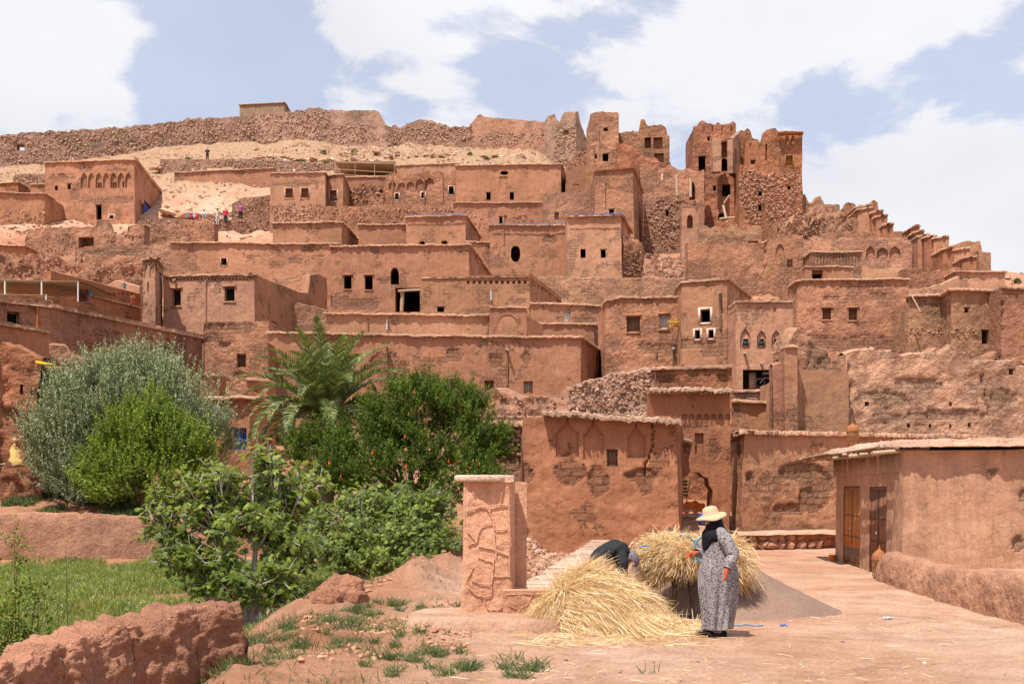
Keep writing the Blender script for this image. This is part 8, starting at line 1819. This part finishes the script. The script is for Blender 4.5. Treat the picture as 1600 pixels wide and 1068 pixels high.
def villager(px, py, Y, label, shirt, trouser, sit=False, hat=None, rz=0.3, hgt=1.0):
    x, y = XY(px, Y); z = Zp(py, Y); O = (float(x), float(y), float(z)); t = thing('person', label, 'person', O)
    c, s = math.cos(rz), math.sin(rz); R_ = lambda v: (v[0] * c - v[1] * s, v[0] * s + v[1] * c, v[2] * hgt)
    J = dict(pelvis=(0, 0, .9), belly=(0, 0, 1.05), chest=(0, 0, 1.28), neck=(0, 0, 1.46), head=(0, -.01, 1.56), crown=(0, 0, 1.64), shl=(-.19, 0, 1.38), ell=(-.25, .02, 1.12), wrl=(-.25, -.06, .9), hal=(-.25, -.07, .82), shr=(.19, 0, 1.38), elr=(.25, .02, 1.12), wrr=(.22, -.1, .92), har=(.21, -.13, .85), hil=(-.09, 0, .85), knl=(-.1, -.02, .48), anl=(-.1, .0, .08), tol=(-.1, -.13, .03), hir=(.09, 0, .85), knr=(.1, -.02, .48), anr=(.1, .03, .08), tor=(.1, -.1, .03))
    if sit:
        for k, v in dict(pelvis=(0, 0, .28), belly=(0, 0, .43), chest=(0, -.02, .64), neck=(0, -.03, .82), head=(0, -.05, .92), crown=(0, -.04, 1.0), shl=(-.19, 0, .74), ell=(-.27, -.1, .5), wrl=(-.15, -.3, .45), hal=(-.1, -.36, .44), shr=(.19, 0, .74), elr=(.27, -.1, .5), wrr=(.15, -.3, .45), har=(.1, -.36, .44), hil=(-.1, -.03, .25), knl=(-.15, -.4, .5), anl=(-.12, -.45, .08), tol=(-.12, -.58, .03), hir=(.1, -.03, .25), knr=(.15, -.4, .5), anr=(.12, -.45, .08), tor=(.12, -.58, .03)).items(): J[k] = v
    J = {k: R_(v) for k, v in J.items()}; figure(t, SKIN, J); o = np.array(O); g = lambda k: np.array(J[k]) + o
    m = MB(); m.tube(refine([g('pelvis') - [0, 0, .05], g('belly'), g('chest'), g('chest') + (g('neck') - g('chest')) * .75], 4), np.array([.17, .17, .165, .165, .165, .17, .18, .18, .175, .16, .13, .10, .07]), 14, cap=False)
    for q in 'lr': m.tube([g('chest') + (g('sh' + q) - g('chest')) * .5 + [0, 0, .03], g('sh' + q), g('el' + q)], [.08, .075, .06], 10, cap=False)
    m.build('shirt', shirt, t)
    for q in 'lr': m = MB(); m.tube([g('pelvis') * .5 + g('hi' + q) * .5, g('hi' + q), g('kn' + q), g('an' + q)], [.12, .11, .08, .065], 12, cap=False); m.build('trouser_leg', trouser, t)
    m = MB(); stones(m, np.array([g('crown') + [0, .01, -.02]]), .105, .9); m.build('hair', IRON, t)
    if hat is not None: m = MB(); m.tube([g('crown') + [0, 0, .0], g('crown') + [0, 0, .02], g('crown') + [0, 0, .1]], [.26, .13, .09], 14); m.build('hat', hat, t)
C_ = lambda n, c: plain(n, c, nz=.08)
villager(352.5, 350, 118, 'villager in a red shirt and dark trousers standing on the upper terrace', C_('red_shirt', (.55, .03, .05)), C_('navy_trousers', (.03, .035, .06)))
villager(376, 343, 119, 'villager in a purple top standing alone at the right of the terrace group', C_('purple_shirt', (.35, .08, .25)), C_('black_trousers', (.02, .02, .02)))
villager(340, 351, 118, 'pale-clothed villager with a yellow sun hat on the upper terrace', C_('pale_shirt', (.55, .48, .42)), C_('pale_trousers', (.50, .44, .38)), hat=C_('yellow_hat', (.65, .55, .12)))
villager(319, 343, 118.5, 'villager in a white shirt sitting low on the upper terrace', C_('white_shirt', (.65, .63, .60)), C_('grey_trousers', (.2, .2, .2)), sit=True)
villager(5, 351, 120, 'visitor in a pale shirt and sun hat seated at the far left edge', C_('lilac_shirt', (.55, .45, .48)), C_('blue_trousers', (.15, .17, .25)), sit=True, hat=C_('straw_hat', (.65, .5, .3)), hgt=1.25)
villager(324, 251, 147, 'tiny dark figure standing on the bare slope under the rampart', C_('dark_shirt', (.03, .04, .05)), C_('dark_trousers', (.03, .03, .04)))
villager(131, 476, 56, 'visitor in a dusky pink top sitting among the flower pots on the terrace', C_('pink_shirt', (.35, .16, .14)), C_('brown_trousers', (.12, .06, .05)), sit=True)
for i, (px, c) in enumerate(((293, (.2, .25, .4)), (299, (.5, .04, .06)), (304, (.45, .45, .5)), (308, (.55, .05, .08)))):
    P = W(px, 341, 118.5); m = MB(); m.box(P - [.13, .1, 0], P + [.13, .1, .38]); m.box(P + [-.1, -.13, .38], P + [.1, .13, .46]); tag(m.build('souvenir_bag', C_('bag_cloth', c), origin=P), ['blue', 'dark red', 'pale grey', 'bright red'][i] + ' bag in the row of wares on the upper terrace', 'bag', 'wares laid out on the upper terrace')

def donkey():
    cx, cy = XY(1069, 17.3); O = (float(cx), float(cy), H1(cx, cy)); t = thing('donkey', 'dark brown donkey seen from behind, standing under a load of straw beside the woman', 'donkey', O)
    DK = plain('donkey_hair', (.075, .045, .032), nz=.25, sc=30, rough=.9, bump=.004); rz = math.pi - .18; c, s = math.cos(rz), math.sin(rz)
    # local: -y is forward
    V = dict(rump=(0, .50, .96), back=(0, .25, .97), mid=(0, 0, .95), withers=(0, -.32, .98), chest=(0, -.48, .88), neck1=(.03, -.62, 1.0), neck2=(.08, -.76, 1.08), poll=(.12, -.88, 1.08), cheek=(.15, -.96, .98), nose=(.19, -1.06, .80), muz=(.20, -1.08, .74),
             fl0=(-.12, -.40, .82), fl1=(-.105, -.40, .58), flk=(-.10, -.42, .40), flc=(-.10, -.41, .22), flp=(-.10, -.41, .09), flh=(-.10, -.44, .03), fr0=(.12, -.38, .82), fr1=(.10, -.37, .58), frk=(.09, -.39, .40), frc=(.09, -.38, .22), frp=(.09, -.38, .09), frh=(.09, -.41, .03),
             hl0=(-.12, .46, .84), hl1=(-.12, .36, .66), hlk=(-.12, .52, .42), hlc=(-.13, .48, .22), hlp=(-.13, .47, .09), hlh=(-.13, .44, .03), hr0=(.12, .46, .84), hr1=(.12, .36, .66), hrk=(.12, .52, .42), hrc=(.13, .48, .22), hrp=(.13, .47, .09), hrh=(.13, .44, .03), t1=(0, .62, .90), t2=(.02, .68, .65), t3=(.02, .68, .45))
    rad = dict(rump=.19, back=.22, mid=.20, withers=.18, chest=.18, neck1=.13, neck2=.105, poll=.095, cheek=.085, nose=.055, muz=.05, t1=.035, t2=.02, t3=.03)
    for q in ('fl', 'fr'): rad.update({q + '0': .09, q + '1': .062, q + 'k': .046, q + 'c': .030, q + 'p': .034, q + 'h': .042})
    for q in ('hl', 'hr'): rad.update({q + '0': .12, q + '1': .075, q + 'k': .048, q + 'c': .032, q + 'p': .036, q + 'h': .042})
    ed = [('rump', 'back'), ('back', 'mid'), ('mid', 'withers'), ('withers', 'chest'), ('chest', 'neck1'), ('neck1', 'neck2'), ('neck2', 'poll'), ('poll', 'cheek'), ('cheek', 'nose'), ('nose', 'muz'), ('rump', 't1'), ('t1', 't2'), ('t2', 't3')]
    for q, r0 in (('fl', 'withers'), ('fr', 'withers'), ('hl', 'rump'), ('hr', 'rump')): ed += [(r0, q + '0'), (q + '0', q + '1'), (q + '1', q + 'k'), (q + 'k', q + 'c'), (q + 'c', q + 'p'), (q + 'p', q + 'h')]
    nm = list(V); ix = {n: i for i, n in enumerate(nm)}; P = [(V[n][0] * c - V[n][1] * s, V[n][0] * s + V[n][1] * c, V[n][2]) for n in nm]
    bake(skin('body', P, [(ix[a], ix[b]) for a, b in ed], [rad[n] for n in nm], DK, t, root=ix['mid']))
    g = lambda v: np.array([v[0] * c - v[1] * s, v[0] * s + v[1] * c, v[2]]) + np.array(O)
    for q in (-1, 1): m = MB(); m.tube([g((.12 + .05 * q, -.88, 1.14)), g((.12 + .10 * q, -.84, 1.22)), g((.12 + .13 * q, -.80, 1.28)), g((.12 + .14 * q, -.77, 1.32))], [.03, .045, .03, .006], 8); m.build('ear', DK, t)
    for q in (-1, 1): m = MB(); stones(m, np.array([g((.15 + .075 * q, -.97, 1.02))]), .018, 1); m.build('eye', IRON, t)
    HL = plain('blue_halter_cord', (.10, .25, .42)); m = MB(); 
    for yv, zv, rr in ((-1.01, .88, .085), (-.94, 1.02, .11)):
        a = np.arange(17) * 2 * math.pi / 16; m.tube([g((.165 + rr * math.cos(k), yv, zv + rr * math.sin(k) * 1.0)) for k in a], .012, 5, cap=False)
    m.build('halter', HL, t)
    for q, k in (('fl', 0), ('fr', 0), ('hl', 0), ('hr', 0)):
        m = MB(); p = g(V[q + 'h']); m.tube([p + [0, 0, -.035], p + [0, 0, .04]], [.05, .042], 10); m.build('hoof', IRON, t)
    # pack straps and blanket
    m = MB(); U, Vv = np.meshgrid(np.linspace(-1.25, 1.25, 30), np.linspace(-.28, .35, 14)); G = np.stack([.26 * np.sin(U), Vv, .95 + .27 * np.cos(U) + .01 * np.sin(Vv * 30)], -1); G = np.apply_along_axis(lambda v: g(v), 2, G); m.grid(G); m.build('blanket', plain('blanket', (.10, .12, .16), nz=.3, sc=30), t)
    return O
O = donkey()
def straw_load():
    t = thing('straw_load', 'wide shaggy load of straw bundles tied across the donkey', 'straw load', (O[0], O[1], .6)); YY = 17.2
    bun = [(W(1045, 852, YY), (.38, .40, .18)), (W(1034, 878, YY), (.25, .34, .17)), (W(1030, 866, YY), (.20, .32, .20)), (W(1090, 856, YY + .1), (.40, .42, .18)), (W(1125, 856, YY), (.34, .40, .20)), (W(1144, 880, YY), (.20, .32, .19)), (W(1070, 848, YY), (.42, .4, .14)), (W(1074, 868, YY - .42), (.24, .14, .20))]
    for c, r in bun:
        m = MB(); U, V = np.meshgrid(np.arange(24) * 2 * math.pi / 24, np.linspace(.02, math.pi - .02, 14)); D = np.stack([np.sin(V) * np.cos(U), np.sin(V) * np.sin(U), np.cos(V)], -1); m.grid((c + D * np.array(r) * .84)[::-1], closed=True); stuff(m.build('bundle_core', STRAWD, t))
    mb = MB()
    for c, r in bun:
        k = 2400; d = rdir(k); d = d[(d[:, 1] < .5)]; k = len(d); P = c + d * np.array(r) * rng.uniform(.75, 1.0, (k, 1)); out = unit(d / np.array(r)); tang = unit(np.cross(out, rdir(k)))
        D = unit(out * rng.uniform(.15, .7, (k, 1)) + tang * .6 + np.array([0, -.1, -.35]) + np.array([np.sign(c[0] - O[0]) * .35, 0, 0])); strands(mb, P, D, rng.uniform(.10, .28, k), rng.uniform(.004, .008, k), droop=.15)
    for px, py in ((1000, 862), (1012, 900), (1156, 880), (1160, 895), (1154, 855), (1030, 898)):
        k = 160; strands(mb, W(px, py, YY) + rng.normal(size=(k, 3)) * .10, unit(rdir(k) * .6 + [np.sign(px - 1076) * .5, 0, -.7]), rng.uniform(.12, .3, k), .007, droop=.3)
    stuff(mb.build('straw', STRAW, t, smooth=False))
    m = MB(); P = [W(px, py, 16.45) for px, py in ((1100, 836), (1088, 846), (1086, 858), (1090, 872), (1100, 880))]; m.tube(refine(P, 5), .02, 6); m.build('rope', plain('load_rope', (.12, .24, .34)), t); m = MB(); P = [W(px, py, 16.45) for px, py in ((1080, 842), (1092, 852), (1096, 866), (1088, 878))]; m.tube(refine(P, 5), .016, 6); P = [W(px, py, 16.75) for px, py in ((998, 856), (1006, 852), (1014, 853))]; m2 = MB(); m2.tube(P, .014, 6); LR = plain('load_rope', (.10, .22, .34)); m.build('rope', LR, t); m2.build('rope', LR, t)
straw_load()
for o in bpy.data.objects:
    for k in ('_o', '_n'):
        if k in o: del o[k]
